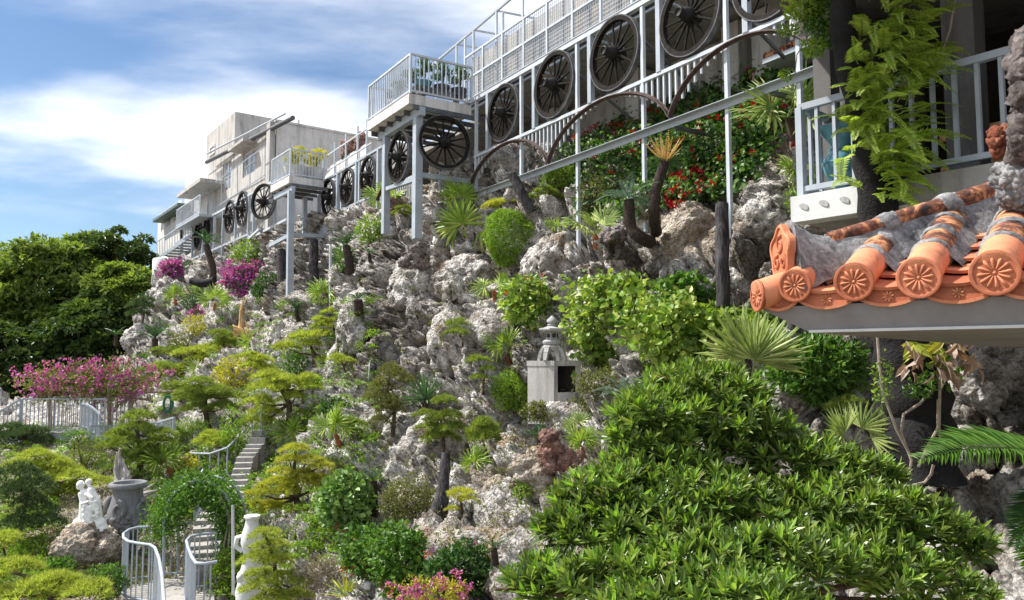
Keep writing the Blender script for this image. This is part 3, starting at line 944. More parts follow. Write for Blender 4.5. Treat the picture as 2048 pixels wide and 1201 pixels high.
# canopy pipe frame above the terrace
cf = ent('canopy_frame', L1.at(u1 + .9, 1.0, 6.9), 'bare steel canopy frame rising above the terrace behind the big balcony', 'frame')
ua2, ub2 = L1.u(1120, .95), L1.u(850, .95)
bar('top_rail', L1.at(ua2, .95, 9.62), L1.at(ub2, .95, 9.2), .06, .06, ST, cf)
bar('top_rail', L1.at(ua2, 2.9, 9.75), L1.at(ub2, 2.9, 9.35), .06, .06, ST, cf)
for x in (873, 913, 947, 993, 1046):
    uu = L1.u(x, .95)
    zt = 9.2 + (9.62 - 9.2) * (uu - ub2) / (ua2 - ub2)
    bar('post', L1.at(uu, .95, 6.9), L1.at(uu, .95, zt - .03), .055, .055, SW, cf)
    bar('rafter', L1.at(uu, .95, zt + .0), L1.at(uu, 2.9, zt + .14), .045, .045, SW, cf)

# ------------------------------------------------------------------ middle stretch of the frame (under and left of the balcony)
fm = ent('wheel_frame', L1.pt(660, 4.4), 'short steel frame with three cart wheels between the two balconies', 'frame')
ZT2, ZM2, ZL2 = 6.88, 5.42, 4.37
for x, zb in ((643, 2.4), (680, 4.6), (717, 4.3), (760, 4.4)):
    u = L1.u(x); bar('post', L1.at(u, 0, zb), L1.at(u, 0, ZT2), .13, .13, ST, fm)
for x in (650, 687, 722):
    u = L1.u(x); bar('post', L1.at(u, 0, ZM2), L1.at(u, 0, ZT2 - .05), .07, .07, SW, fm)
for z, w, x1 in ((ZT2, .1, 768), (ZM2, .08, 830), (ZL2, .11, 730)):
    bar('rail', L1.at(L1.u(x1), 0, z), L1.at(L1.u(636), 0, z), w, .08, ST, fm)
arch(L1.u(637), L1.u(706), ZL2 + .35, ZM2 - .02, fm)
arch(L1.u(706), L1.u(738), 4.55, 5.2, fm) if False else None
arch(L1.u(757, -.9), L1.u(852, -.9), 4.72, 5.22, fm, L1, -.9)
u = L1.u(830)
while u < L1.u(640):
    bar('baluster', L1.at(u, 0, ZM2 - .75), L1.at(u, 0, ZM2 - .03), .035, .035, SW, fm); u += .16
for x, lab in ((661, 'leftmost of three dark wheels between the small and large balconies'), (698, 'middle of three dark wheels between the small and large balconies'), (739, 'rightmost of three dark wheels between the small and large balconies')):
    wheel(L1.pt(x, ZM2 + .74, -.02), -L1.nv, 1.40, lab, x * .1)

# left boundary fence wall between the balconies
lw = ent('terrace_wall', L1.pt(700, 6.9, 1.3), 'white panelled terrace wall between the small and large balconies', 'wall')
ua, ub = L1.u(735, 1.3), L1.u(648, 1.3)
m = MB(); m.box(L1.at((ua + ub) / 2, 1.4, 7.6), (ub - ua, .16, 1.5), (L1.dv, L1.nv, UP)); m.build('wall', MAT['concrete_pale'], lw)
m = MB(); m.box(L1.at((u1 + ub) / 2 - .4, 3.4, 5.3), (ub - u1 + 4, .2, 3.4), (L1.dv, L1.nv, UP)); m.build('wall', MAT['concrete_dark'], lw)
m = MB(); m.box(L1.at((u1 + ub) / 2 - .4, 2.3, 6.83), (ub - u1 - .2, 2.2, .22), (L1.dv, L1.nv, UP)); m.build('floor_slab', MAT['concrete_dark'], lw)
ff = ent('pipe_fence', L1.pt(690, 6.9, .9), 'thin steel fence rails above the three middle wheels', 'fence')
for z in (7.3, 7.9, 8.55):
    bar('rail', L1.at(L1.u(745, .9), .9, z), L1.at(L1.u(650, .9), .9, z), .05, .05, SW, ff)
for x in (650, 672, 694, 717, 735):
    bar('post', L1.pt(x, 6.9, .9), L1.pt(x, 8.9, .9), .06, .06, SW, ff)
for k, (x, z, s_) in enumerate(((697, 9.05, .34), (712, 9.15, .42), (724, 9.3, .38))):
    pass

# ------------------------------------------------------------------ small balcony
uS = L1.u(642)
corner = Vector((-8.48, 28.67, 6.97))
b2 = balcony(Line(corner.x + 1.37 * L1.n[0], corner.y + 1.37 * L1.n[1], -.59, .807), 0.0, 2.1, 1.37, 6.97, .27, 'small concrete balcony with two planters beside the grey building', 1.05, 'white railing around the small balcony with yellow-green plants', MAT['concrete_pale'])
LS = Line(corner.x + 1.37 * L1.n[0], corner.y + 1.37 * L1.n[1], -.59, .807)
bar('beam', LS.at(-.02, -1.2, 6.5), LS.at(2.0, -1.2, 6.5), .14, .2, ST, b2)
bar('column', P(579, 600, 28.5), P(582, 383, 28.6), .22, .22, ST, b2)
bar('column', LS.at(1.4, -.2, 4.2), LS.at(1.4, -.2, 6.5), .16, .16, ST, b2)
bar('beam', P(582, 470, 28.6), P(648, 473, 29.4), .14, .14, ST, b2)
bar('beam', P(582, 470, 28.6), P(540, 492, 31.5), .12, .14, ST, b2)

# ------------------------------------------------------------------ far stretch of the frame
f3 = ent('wheel_frame', L2.pt(470, 6.0), 'far steel frame with slim cart wheels against the grey concrete building', 'frame')
for x in (387, 408, 430, 447, 472, 498, 508, 550):
    z1 = 8.0
    bar('post', L2.pt(x, 4.6 if x in (408, 447, 498) else 5.9), L2.pt(x, z1), .12, .12, ST, f3)
bar('top_rail', L2.pt(384, 8.0), L2.pt(552, 8.05), .11, .11, SW, f3)
bar('bottom_rail', L2.pt(384, 6.02), L2.pt(500, 6.1), .11, .11, ST, f3)
bar('middle_rail', L2.pt(498, 5.85), L2.pt(575, 6.05), .10, .10, SW, f3)
bar('middle_rail', L2.pt(498, 5.85), L2.pt(520, 5.6, -1.0), .10, .10, SW, f3)
for x, y, h, lab in ((397, 473, 58, 'farthest cart wheel at the left end of the grey building'), (416, 457, 57, 'second cart wheel from the left end of the grey building'),
                     (460, 434, 68, 'third cart wheel from the left, before the grey concrete facade'), (485, 418, 72, 'fourth cart wheel from the left, before the grey concrete facade')):
    p = L2.pt(x, 0, -.05); c = P(x, y, p.y)
    wheel(c, -L2.nv, M(h, p.y), lab, x * .07)
p = L2.pt(527, 0, -.4); wheel(P(527, 404, p.y), Vector((-.56, -.83, 0)), M(74, p.y), 'wide-turned cart wheel beside the small balcony, fifth from the left', .2)

# ------------------------------------------------------------------ grey concrete building
def wall_open(ln, u0, u1, z0, z1, off, openings, th=.22):
    """front wall with openings (ua,ub,za,zb); reveals included"""
    m = MB()
    us = sorted({u0, u1, *[o[0] for o in openings], *[o[1] for o in openings]})
    zs = sorted({z0, z1, *[o[2] for o in openings], *[o[3] for o in openings]})
    for i in range(len(us) - 1):
        for j in range(len(zs) - 1):
            uc, zc = (us[i] + us[i + 1]) / 2, (zs[j] + zs[j + 1]) / 2
            if any(o[0] < uc < o[1] and o[2] < zc < o[3] for o in openings): continue
            m.add([ln.at(us[i], off, zs[j]), ln.at(us[i + 1], off, zs[j]), ln.at(us[i + 1], off, zs[j + 1]), ln.at(us[i], off, zs[j + 1])], [(0, 1, 2, 3)])
    for (ua, ub, za, zb) in openings:
        q = [(ua, za), (ub, za), (ub, zb), (ua, zb)]
        for k in range(4):
            (a0, b0), (a1, b1_) = q[k], q[(k + 1) % 4]
            m.add([ln.at(a0, off, b0), ln.at(a1, off, b1_), ln.at(a1, off + th, b1_), ln.at(a0, off + th, b0)], [(0, 1, 2, 3)])
    return m
def window(ln, ua, ub, za, zb, off, parent, mull=2, tr=1):
    m = MB()
    w, h = ub - ua, zb - za; f = .07
    c = lambda u_, z_, su, sz, d=.07, o=off: m.box(ln.at(u_, o, z_), (su, d, sz), (ln.dv, ln.nv, UP))
    c((ua + ub) / 2, za + f / 2, w, f); c((ua + ub) / 2, zb - f / 2, w, f)
    c(ua + f / 2, (za + zb) / 2, f, h - 2 * f - .004); c(ub - f / 2, (za + zb) / 2, f, h - 2 * f - .004)
    for k in range(1, mull): c(ua + w * k / mull, (za + zb) / 2, .06, h - 2 * f - .004, .06)
    for k in range(tr): c((ua + ub) / 2, za + h * (.45 + .2 * k), w - 2 * f - .004, .045, .05)
    wd = m.build('window', MAT['window_frame'], parent)
    for k in range(mull):
        mm = MB(); mm.box(ln.at(ua + w * (k + .5) / mull, off + .03, (za + zb) / 2), (w / mull - .09, .02, h - .16), (ln.dv, ln.nv, UP))
        mm.build('pane', MAT['glass_pane'], wd)
    return wd
LB = Line(*(P(547, 400, 35.9).xy), -.59, .807)
gb = ent('concrete_building', LB.at(0, 0, 4.0), 'tall weathered grey concrete building left of the small balcony', 'building')
def uz(ln, px, py, off=0.0):
    uu = ln.u(px, off); p = ln.at(uu, off, 0)
    return uu, P(px, py, p.y).z
uL = LB.u(413)
ops = []
for (xa, xb, ya, yb) in ((447, 464, 317, 382), (487, 511, 300, 350)):
    ua, z1 = uz(LB, (xa + xb) / 2, ya); _, z0 = uz(LB, (xa + xb) / 2, yb)
    ops.append((LB.u(xb), LB.u(xa), z0, z1))
zr0 = 11.35
m = wall_open(LB, 0, uL, 3.6, zr0, 0, ops)
wl_ = m.build('wall', MAT['concrete'], gb)
for k, o_ in enumerate(ops):
    window(LB, o_[0] + .02, o_[1] - .02, o_[2] + .02, o_[3] - .02, .12, gb, 2 if k < 2 else 1, 1)
m = MB(); m.box(LB.at(uL / 2, 3.62, 7.4), (uL - .02, 6.8, 7.7), (LB.dv, LB.nv, UP)); m.build('wall', MAT['concrete_dark'], gb)   # body behind the front
LE = Line(LB.at(0, 0, 0).x, LB.at(0, 0, 0).y, -LB.n[0], -LB.n[1])
m = MB(); m.box(LB.at(-.05, 3.55, 7.45), (.12, 7.0, 7.8), (LB.dv, LB.nv, UP)); m.build('end_wall', MAT['concrete_pale'], gb)
m = MB(); m.box(LB.at(.25, -.12, 7.5), (.5, .26, 7.7), (LB.dv, LB.nv, UP)); m.build('corner_pier', MAT['concrete'], gb)
m = MB(); m.box(LB.at(-.06, 3.4, 11.4), (.2, 6.9, .1), (LB.dv, LB.nv, UP)); m.build('coping', MAT['concrete_pale'], gb)
# stair tower and parapet above the roof
ut0, ut1 = LB.u(470), LB.u(415)
m = MB(); m.box(LB.at((ut0 + ut1) / 2, 1.47, 12.35), (ut1 - ut0, 3.0, 2.5), (LB.dv, LB.nv, UP)); m.build('stair_tower', MAT['concrete'], gb)
m = MB(); m.box(LB.at(ut0 / 2 + .1, .45, 11.4), (ut0 - .6, .25, .5), (LB.dv, LB.nv, UP)); m.build('parapet', MAT['concrete'], gb)
for k in range(4):
    uu = ut0 * (.25 + .2 * k)
    m = MB(); m.box(LB.at(uu, .30, 11.4), (.08, .06, .46), (LB.dv, LB.nv, UP)); m.build('rib', MAT['concrete_pale'], gb)
ua, z1 = uz(LB, 427, 292); _, z0 = uz(LB, 427, 310)
window(LB, ua - .55, ua + .55, z0, z1, -.05, gb, 1, 1)
# eave pipe across the front
pa = P(413, 325, LB.pt(413, 0, -.5).y); pb = P(587, 236, LB.at(LB.u(587, -.5), -.5, 0).y)
pp = LB.at(LB.u(548, -.45), -.45, 0); pb = P(586, 236, pp.y - .9)
m = MB(); m.tube([pa, pb], .11, 8); m.build('gutter', MAT['steel_dark'], gb)
m = MB(); m.tube([pa + UP * .5, pb + UP * .45 + Vector((-.6, .8, 0))], .045, 6); m.build('guard_pipe', MAT['steel_white'], gb)
# concrete hood over the second window
ua, z1 = uz(LB, 500, 298)
m = MB(); m.box(LB.at(ua + .15, -.35, z1 + .12), (2.6, .7, .14), (LB.dv, LB.nv, UP)); m.build('window_hood', MAT['concrete'], gb)
# thin outer guard rails on the facade
for (xa, ya, xb, yb) in ((417, 375, 530, 293), (417, 425, 530, 350)):
    q0 = LB.pt(xa, 0, -.6); q1 = LB.pt(xb, 0, -.6)
    bar('guard_rail', P(xa, ya, q0.y), P(xb, yb, q1.y), .035, .035, ST, gb)
for x, y0, y1 in ((417, 372, 430), (443, 355, 412), (475, 333, 390), (500, 315, 372), (530, 292, 355)):
    q0 = LB.pt(x, 0, -.6)
    bar('guard_post', P(x, y1, q0.y), P(x, y0, q0.y), .035, .035, ST, gb)
# downpipes and electric box on the end wall
for x, y0, y1 in ((597, 240, 292), (625, 264, 300), (643, 258, 290), (648, 258, 300)):
    q0 = LB.at(-.16, 0, 0) + LB.nv * ((x - 553) / 95 * 4.6)
    m = MB(); m.tube([P(x, y0, q0.y), P(x, y1 + 15, q0.y)], .06, 8); m.build('downpipe', MAT['concrete_pale'], gb)
q0 = LB.at(-.2, 0, 0) + LB.nv * 3.4
m = MB(); m.box(P(628, 264, q0.y), (.35, .15, .3), (LB.nv, LB.dv, UP)); m.build('meter_box', MAT['concrete_pale'], gb)

# ------------------------------------------------------------------ far wing with green eave, canopy, stair
LW = Line(*(P(412, 400, 45.0).xy), -.59, .807)
fw = ent('far_wing', LW.at(0, 0, 6.0), 'small pale wing with green eave at the far left end of the terrace', 'building')
uw1 = LW.u(322, 0)
ops = []
for xc in (331, 343, 355):
    uu, z1 = uz(LW, xc, 437 - (xc - 331) * .75); _, z0 = uz(LW, xc, 462 - (xc - 331) * .75)
    ops.append((uu - .45, uu + .45, z0, z1))
m = wall_open(LW, LW.u(367), uw1, 5.5, 10.6, 0, ops); m.build('wall', MAT['concrete_pale'], fw)
for o_ in ops: window(LW, o_[0] + .02, o_[1] - .02, o_[2] + .02, o_[3] - .02, .1, fw, 1, 0)
m = MB(); m.box(LW.at((LW.u(367) + uw1) / 2, 2.6, 8.0), (uw1 - LW.u(367) - .03, 4.6, 5.0), (LW.dv, LW.nv, UP)); m.build('wall', MAT['concrete_pale'], fw)
ue0, ze0 = uz(LW, 366, 404, -.5); ue1, ze1 = uz(LW, 317, 448, -.5)
ze = (ze0 + ze1) / 2
m = MB(); m.box(LW.at((ue0 + ue1) / 2, 1.6, ze), (ue1 - ue0, 4.6, .18), (LW.dv, LW.nv, UP)); m.build('roof', MAT['roof_green'], fw)
# taller link block with canopy and small balcony
m = MB(); m.box(LW.at(LW.u(390), 2.4, 8.6), (LW.u(367) - LW.u(412), 4.5, 6.6), (LW.dv, LW.nv, UP)); m.build('link_block', MAT['concrete_pale'], fw)
uc0, zc0 = uz(LW, 412, 367, -.9); uc1, zc1 = uz(LW, 366, 388, -.9)
m = MB(); m.box(LW.at((uc0 + uc1) / 2, -.5, (zc0 + zc1) / 2), (uc1 - uc0, 1.3, .2), (LW.dv, LW.nv, UP)); m.build('canopy', MAT['concrete'], fw)
m = MB(); m.box(LW.at(LW.u(383), .13, 9.1), (1.0, .1, 2.0), (LW.dv, LW.nv, UP)); dr = m.build('door', MAT['concrete_dark'], fw)
m = MB(); m.box(LW.at((uc0 + uc1) / 2, -.55, 8.0), (uc1 - uc0 + .1, 1.2, .14), (LW.dv, LW.nv, UP)); m.build('landing', MAT['steel_paint'], fw)
railing('landing_railing', [LW.at(uc0, -1.1, 8.07), LW.at(uc1 + .05, -1.1, 8.07), LW.at(uc1 + .05, 0, 8.07)], 1.05, 'thin white railing of the far wing landing below its canopy', SW, .22, .03)
xs = ent('outside_stair', P(345, 515, 46.0), 'pale steel outside stair below the far wing', 'stair')
A0, A1 = P(388, 440, 45.2), P(316, 512, 48.0)
LWd = LW.nv
nst = 10
for k in range(nst):
    c = P(386, 470, 45.3).lerp(P(320, 517, 48.0), k / (nst - 1))
    m = MB(); m.box(c + LWd * .5, (.6, 1.1, .06), (LW.dv, LW.nv, UP)); m.build('step', MAT['steel_paint'], xs)
for off in (-.05, 1.05):
    bar('stringer', P(389, 468, 45.2) + LWd * off, P(316, 520, 48.1) + LWd * off, .06, .22, ST, xs)
    a_, b_ = P(388, 436, 45.2) + LWd * off, P(316, 484, 48.0) + LWd * off
    bar('handrail', a_, b_, .05, .05, SW, xs)
    for k in range(15):
        q0 = a_.lerp(b_, k / 14)
        q1 = (P(389, 468, 45.2) + LWd * off).lerp(P(316, 520, 48.1) + LWd * off, k / 14)
        bar('baluster', q1, q0, .03, .03, SW, xs)
tk = ent('water_tank', P(326, 545, 45.0), 'white cylindrical water tank at the far left foot of the terrace', 'tank')
m = MB(); m.lathe(P(328, 552, 45.2), [(.5, 0), (.52, .1), (.52, .95), (.48, 1.02), (.2, 1.06), (.1, 1.14)], 24, sx=1.3); m.build('vessel', MAT['white_tank'], tk)
# ------------------------------------------------------------------ shared organic shapes
def ico(sub):
    bm = bmesh.new(); bmesh.ops.create_icosphere(bm, subdivisions=sub, radius=1.0)
    V = np.array([v.co[:] for v in bm.verts]); Fc = np.array([[v.index for v in f.verts] for f in bm.faces]); bm.free()
    return V, Fc
ICO = {k: ico(k) for k in (3, 4, 5)}
def rock_mesh(name, seed, mat, sub=4, knob=0.25, rough=0.12):
    V, Fc = ICO[sub]
    o_ = np.array([seed * 3.1, seed * 1.7, seed * .9])
    q = V * 1.1 + o_
    f1, f2, cid = worley(q * 1.3, seed + 100)
    g1, g2, _ = worley(q * 3.6, seed + 200)
    h1, h2, _ = worley(q * 8.0, seed + 300)
    r = 0.80 + knob * np.sqrt(np.clip(f2 - f1, 0, 1)) * (.4 + cid) + rough * np.sqrt(np.clip(g2 - g1, 0, 1)) * 1.3 + rough * .5 * np.sqrt(np.clip(h2 - h1, 0, 1)) + .16 * fbm(q * 1.2, 3, seed) - .30 * np.clip(fbm(q * 3.0, 2, seed + 9) - .22, 0, 1)
    return mesh_np(name, V * r[:, None], Fc, mat, True)
ROCKS = [rock_mesh('boulder_mesh', k, MAT['boulder_rock'], 5 if k < 4 else 4) for k in range(8)]

def leaves(p, d, up, L, W, fold=.25, curl=.15, six=False):
    """leaf blades: p base, d direction, up normal hint, arrays; returns V,F"""
    n = len(p)
    d = d / (np.linalg.norm(d, axis=1, keepdims=True) + 1e-9)
    s = np.cross(d, up); s /= (np.linalg.norm(s, axis=1, keepdims=True) + 1e-9)
    u = np.cross(s, d)
    L = np.asarray(L).reshape(-1, 1) * np.ones((n, 1)); W = np.asarray(W).reshape(-1, 1) * np.ones((n, 1))
    if not six:
        V = np.stack([p, p + d * L * .5 + s * W * .5 + u * W * fold, p + d * L - u * L * curl, p + d * L * .5 - s * W * .5 + u * W * fold], 1).reshape(-1, 3)
        k = np.arange(n)[:, None] * 4
        Fc = np.concatenate([k + np.array([[0, 1, 2]]), k + np.array([[0, 2, 3]])], 0)
        return V, Fc
    V = np.stack([p, p + d * L * .3 + s * W * .42 + u * W * fold, p + d * L * .68 + s * W * .45 + u * (W * fold - L * curl * .4), p + d * L - u * L * curl,
                  p + d * L * .68 - s * W * .45 + u * (W * fold - L * curl * .4), p + d * L * .3 - s * W * .42 + u * W * fold, p + d * L * .5 - u * L * curl * .15], 1).reshape(-1, 3)
    k = np.arange(n)[:, None] * 7
    Fc = np.concatenate([k + np.array([t]) for t in ([0, 1, 6], [1, 2, 6], [2, 3, 6], [3, 4, 6], [4, 5, 6], [5, 0, 6])], 0)
    return V, Fc
def unitv(n, g):
    v_ = g.normal(size=(n, 3)); return v_ / np.linalg.norm(v_, axis=1, keepdims=True)

def frond_mesh(name, mat, n=26, L=1.0, leaf=.22, w=.028, droop=.5, rise=.25, vee=.35, prof='cycad', seed=0):
    """pinnate frond along +X, bending down"""
    g = np.random.default_rng(seed)
    t = np.linspace(.12, 1, n)
    def cv(t): return np.stack([L * t * (1 - .12 * droop * t), 0 * t, L * (rise * t - droop * t * t)], 1)
    c = cv(t); dd = cv(t + .01) - cv(t - .01); dd /= np.linalg.norm(dd, axis=1, keepdims=True)
    if prof == 'cycad': lp = leaf * np.clip(np.sin(np.pi * (t * .86 + .10)), .2, 1)
    elif prof == 'fern': lp = leaf * np.clip(1.05 - t, .08, 1) ** .6 * np.clip(t * 6, .5, 1)
    else: lp = leaf * np.clip(np.sin(np.pi * (t * .8 + .18)), .25, 1)
    up = np.stack([-dd[:, 2], 0 * t, dd[:, 0]], 1)
    Vs, Fs, k = [], [], 0
    for sgn in (-1, 1):
        d = dd * (.55 if prof != 'fern' else .25) + np.array([[0, sgn, 0]]) + up * vee + g.normal(size=(n, 3)) * .06
        V, Fc = leaves(c, d, up, lp * (1 + g.normal(size=n) * .06), np.full(n, w), .1, .12 if prof == 'fern' else .18)
        Vs.append(V); Fs.append(Fc + k); k += len(V)
    m = MB().tube([tuple(x) for x in cv(np.linspace(0, .97, 7))], [.012 * L * (1 - .75 * i / 6) for i in range(7)], 4)
    mv = np.array(m.v); 
    tri = []
    for f in m.f:
        for i in range(1, len(f) - 1): tri.append((f[0], f[i], f[i + 1]))
    Vs.append(mv); Fs.append(np.array(tri) + k)
    return mesh_np(name, np.concatenate(Vs), np.concatenate(Fs), mat)
def basis(c, d, up=(0, 0, 1), s=1.0, roll=0.0):
    """matrix with X along d, Z close to up"""
    x = Vector(d).normalized(); upv = Vector(up)
    if abs(x.dot(upv)) > .98: upv = Vector((1, 0, 0))
    y = upv.cross(x).normalized(); z = x.cross(y)
    Mx = Matrix(((x.x, y.x, z.x, 0), (x.y, y.y, z.y, 0), (x.z, y.z, z.z, 0), (0, 0, 0, 1))) @ Matrix.Rotation(roll, 4, 'X') @ Matrix.Scale(s, 4)
    return Matrix.Translation(Vector(c)) @ Mx

# ------------------------------------------------------------------ porch building on the right
LR = Line(*P(1605, 395, 8.8).xy, -.635, .772, 1.0, 260)
FZ = P(1605, 395, 8.8).z
pb_ = ent('porch_building', LR.at(0, 2, FZ - .4), 'dark open porch of the building behind the hanging ferns', 'building')
def lbox(ln, u0, u1, o0, o1, z0, z1):
    return MB().box(ln.at((u0 + u1) / 2, (o0 + o1) / 2, (z0 + z1) / 2), (abs(u1 - u0), abs(o1 - o0), abs(z1 - z0)), (ln.dv, ln.nv, UP))
u_r = -4.6
lbox(LR, u_r, .05, -.12, 4.2, FZ - .30, FZ - .02).build('floor_slab', MAT['concrete_dark'], pb_)
lbox(LR, u_r - 1, .6, -2.2, 4.4, 4.55, 4.85).build('ceiling_slab', MAT['porch_concrete_shaded'], pb_)  # unseen ceiling; its overhang is stretched outward to shade the porch
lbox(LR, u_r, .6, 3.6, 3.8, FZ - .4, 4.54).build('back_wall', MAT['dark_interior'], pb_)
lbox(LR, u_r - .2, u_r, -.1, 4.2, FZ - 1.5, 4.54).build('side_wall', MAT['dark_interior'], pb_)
lbox(LR, .05, .30, 1.2, 3.8, FZ - .4, 4.54).build('side_wall', MAT['porch_concrete_shaded'], pb_)
for x, w in ((1931, .32), (1655, .22)):
    uu = LR.u(x, .7)
    lbox(LR, uu - w / 2, uu + w / 2, .6, .6 + w, FZ - .02, 4.54).build('column', MAT['porch_concrete_shaded'], pb_)
for z in (FZ + .30, FZ + .68):
    bar('cross_rail', LR.at(LR.u(1880, 1.2), 1.2, z), LR.at(u_r, 1.2, z), .06, .09, MAT['tan_wood'], pb_)
lbox(LR, u_r, -.95, -.2, .2, FZ - .46, FZ - .31).build('edge_beam', MAT['concrete'], pb_)
railing('porch_railing', [LR.at(0, 1.1, FZ), LR.at(0, 0, FZ), LR.at(u_r, 0, FZ)], 1.06, 'grey painted steel railing along the dark porch behind the ferns', ST, .205, .04, tw=.075, zb=.09)
kb = ent('planter_base', LR.at(-.4, -.1, FZ - .3), 'white painted concrete base with three leaf prints under the porch railing', 'base')
lbox(LR, -.78, .06, -.16, .10, FZ - .31, FZ - .01).build('block', MAT['white_plaster'], kb)
for k in range(3):
    c = LR.at(-.12 - k * .24, -.165, FZ - .15)
    pl = [c + LR.dv * (.055 * math.cos(an) * (1 + .3 * math.cos(an))) + UP * (.035 * math.sin(an) + .02 * math.cos(an)) for an in [i * math.pi / 7 for i in range(14)]]
    MB().prism(pl, -LR.nv * .006).build('leaf_print', MAT['lantern_stone'], kb)
# second small mesh gable: white box on the wall and the little tiled ledge
wb = ent('wall_box', P(1608, 60, 9.6), 'small white box half hidden by the leafy vine at the top', 'box')
m = MB().box(P(1609, 38, 9.6), (.24, .2, .34)); m.build('case', MAT['white_tank'], wb)
m = MB().box(P(1609, 38, 9.6) - UP * .19, (.16, .12, .04)); m.build('lamp_cover', MAT['steel_paint'], wb)
tl = ent('tiled_ledge', L1.pt(1570, 5.2, 1.5), 'small tiled ledge on the terrace wall left of the leafy vine', 'ledge')
ua, ub = L1.u(1640, 1.6), L1.u(1530, 1.6)
zt = P(1570, 104, L1.pt(1570, 0, 1.6).y).z / 1.027
m = MB().box(L1.at((ua + ub) / 2, 1.9, zt - .05), (abs(ub - ua), .7, .09), (L1.dv, L1.nv, UP)); m.build('shelf', MAT['steel_paint'], tl)
n = 13
for k in range(n):
    uu = ua + (ub - ua) * (k + .5) / n
    m = MB().tube([L1.at(uu, 1.6, zt + .05), L1.at(uu, 2.15, zt + .16)], .075, 8); m.build('barrel_tile', MAT['weathered_tile'], tl)

# blue glazed urn behind the railing
c = LR.at(-.30, .36, FZ)
uo = ent('glazed_urn', c, 'tall blue green glazed urn behind the grey porch railing', 'urn')
m = MB().lathe(c, [(.15, 0), (.17, .03), (.15, .06), (.09, .11), (.085, .14), (.17, .24), (.205, .36), (.195, .46), (.13, .55), (.115, .60), (.135, .66), (.20, .74), (.245, .80), (.25, .83), (.22, .82), (.17, .74), (.1, .66)], 32); m.build('body', MAT['blue_glaze'], uo)
m = MB()
for z, r in ((.40, .206), (.56, .128), (.155, .10)):
    m.lathe(c, [(r - .01, z - .018), (r + .012, z - .01), (r + .012, z + .01), (r - .01, z + .018)], 32)
m.build('ring', MAT['blue_glaze'], uo)

# ------------------------------------------------------------------ fern-covered black trunk
TR = [(1682, -60, 7.6, 26), (1690, 90, 7.65, 26), (1734, 260, 7.75, 32), (1756, 420, 7.9, 37), (1784, 560, 8.0, 46), (1812, 690, 8.1, 60), (1836, 830, 8.1, 64), (1850, 1000, 8.05, 74)]
tk_ = ent('dead_trunk', P(1852, 990, 8.3), 'tall leaning black dead trunk overgrown with ferns on the right', 'trunk')
pts = []; rad = []
for i in range(len(TR) - 1):
    for k in range(5):
        t_ = k / 5; a_, b_ = TR[i], TR[i + 1]
        v4 = [a_[j] + (b_[j] - a_[j]) * t_ for j in range(4)]
        pts.append(P(*v4[:3])); rad.append(M(v4[3], v4[2]) * (1 + .12 * math.sin(i * 5 + k * 2.1)))
m = MB().tube(pts, rad, 18); m.build('trunk', MAT['black_wood'], tk_)
FERN = [frond_mesh('fern_frond', MAT['leaf_fern'], 34, 1.0, .22, .036, dr, ri, .12, 'fern', s_) for dr, ri, s_ in ((.55, .35, 1), (.8, .3, 2), (.35, .2, 3))]
fe = ent('trunk_fern', P(1745, 200, 7.7), 'mass of yellow green ferns hanging from the black trunk', 'fern')
g = np.random.default_rng(5)
spots = []
for k in range(190):
    y = g.uniform(-30, 395)
    if y < 230: x = g.uniform(1712, 1835); 
    elif y < 270: x = g.uniform(1715, 1800)
    else: x = g.uniform(1745, 1812)
    spots.append((x, y))
for k in range(16): spots.append((g.uniform(1690, 1735), g.uniform(150, 390)))
for (x, y) in spots:
    Y = 7.55 + g.uniform(-.25, .25)
    side = (x - 1765) / 80 + g.normal() * .45
    if y > 270: side += .35
    d = Vector((side, -.75 + g.normal() * .2, .15 + g.normal() * .35))
    shared('frond', FERN[int(g.integers(3))], basis(P(x, y, Y), d, (0, 0, 1), g.uniform(.34, .56), g.normal() * .35), fe)

# leafy vine at the top
def crown_pts(n, g, lump=.32, shell=.5):
    d = unitv(n, g)
    r = (.80 + lump * fbm(d * 2.1 + g.uniform(0, 50), 3, 5))
    return d * (r * (1 - shell * g.random(n) ** 2))[:, None], d
def crown(name, c, rad, n, leaf, mat, parent, seed=0, lump=.45, shell=.55, six=False, aspect=.5, upw=.5, jit=.7, curl=.15, flat=False):
    g = np.random.default_rng(seed + 1000)
    p, d = crown_pts(n, g, lump, shell)
    p = p * np.array(rad) + np.array(c)
    dd = d * .8 + g.normal(size=(n, 3)) * jit + np.array([0, 0, upw * .4])
    up = np.array([0, 0, 1.0]) * upw + d * .7 + g.normal(size=(n, 3)) * .45
    L = leaf * g.uniform(.65, 1.25, n)
    V, Fc = leaves(p, dd, up, L, L * aspect, .2, curl, six)
    o = obj_np(name, V, Fc, mat, parent)
    o['kind'] = 'stuff'
    return o
vn = ent('leafy_vine', P(1650, 60, 7.9), 'small-leaved green vine spilling from the top left of the black trunk', 'vine')
crown('foliage', P(1655, 30, 8.0), (.30, .3, .38), 1500, .055, MAT['leaf_mid'], vn, 3)
crown('foliage', P(1610, 15, 8.0), (.26, .2, .17), 500, .055, MAT['leaf_fern'], vn, 4)
crown('foliage', P(1625, 95, 8.0), (.13, .12, .12), 220, .05, MAT['leaf_bright'], vn, 5)
crown('foliage', P(1575, 60, 8.0), (.14, .1, .05), 110, .05, MAT['leaf_bright'], vn, 6)
crown('foliage', P(1572, 150, 8.0), (.07, .06, .07), 70, .05, MAT['leaf_bright'], vn, 7)
m = MB().tube([P(1625, 60, 8), P(1594, 110, 8), P(1590, 150, 8), P(1576, 160, 8)], .006, 5); m.build('runner', MAT['vine_wood'], vn)
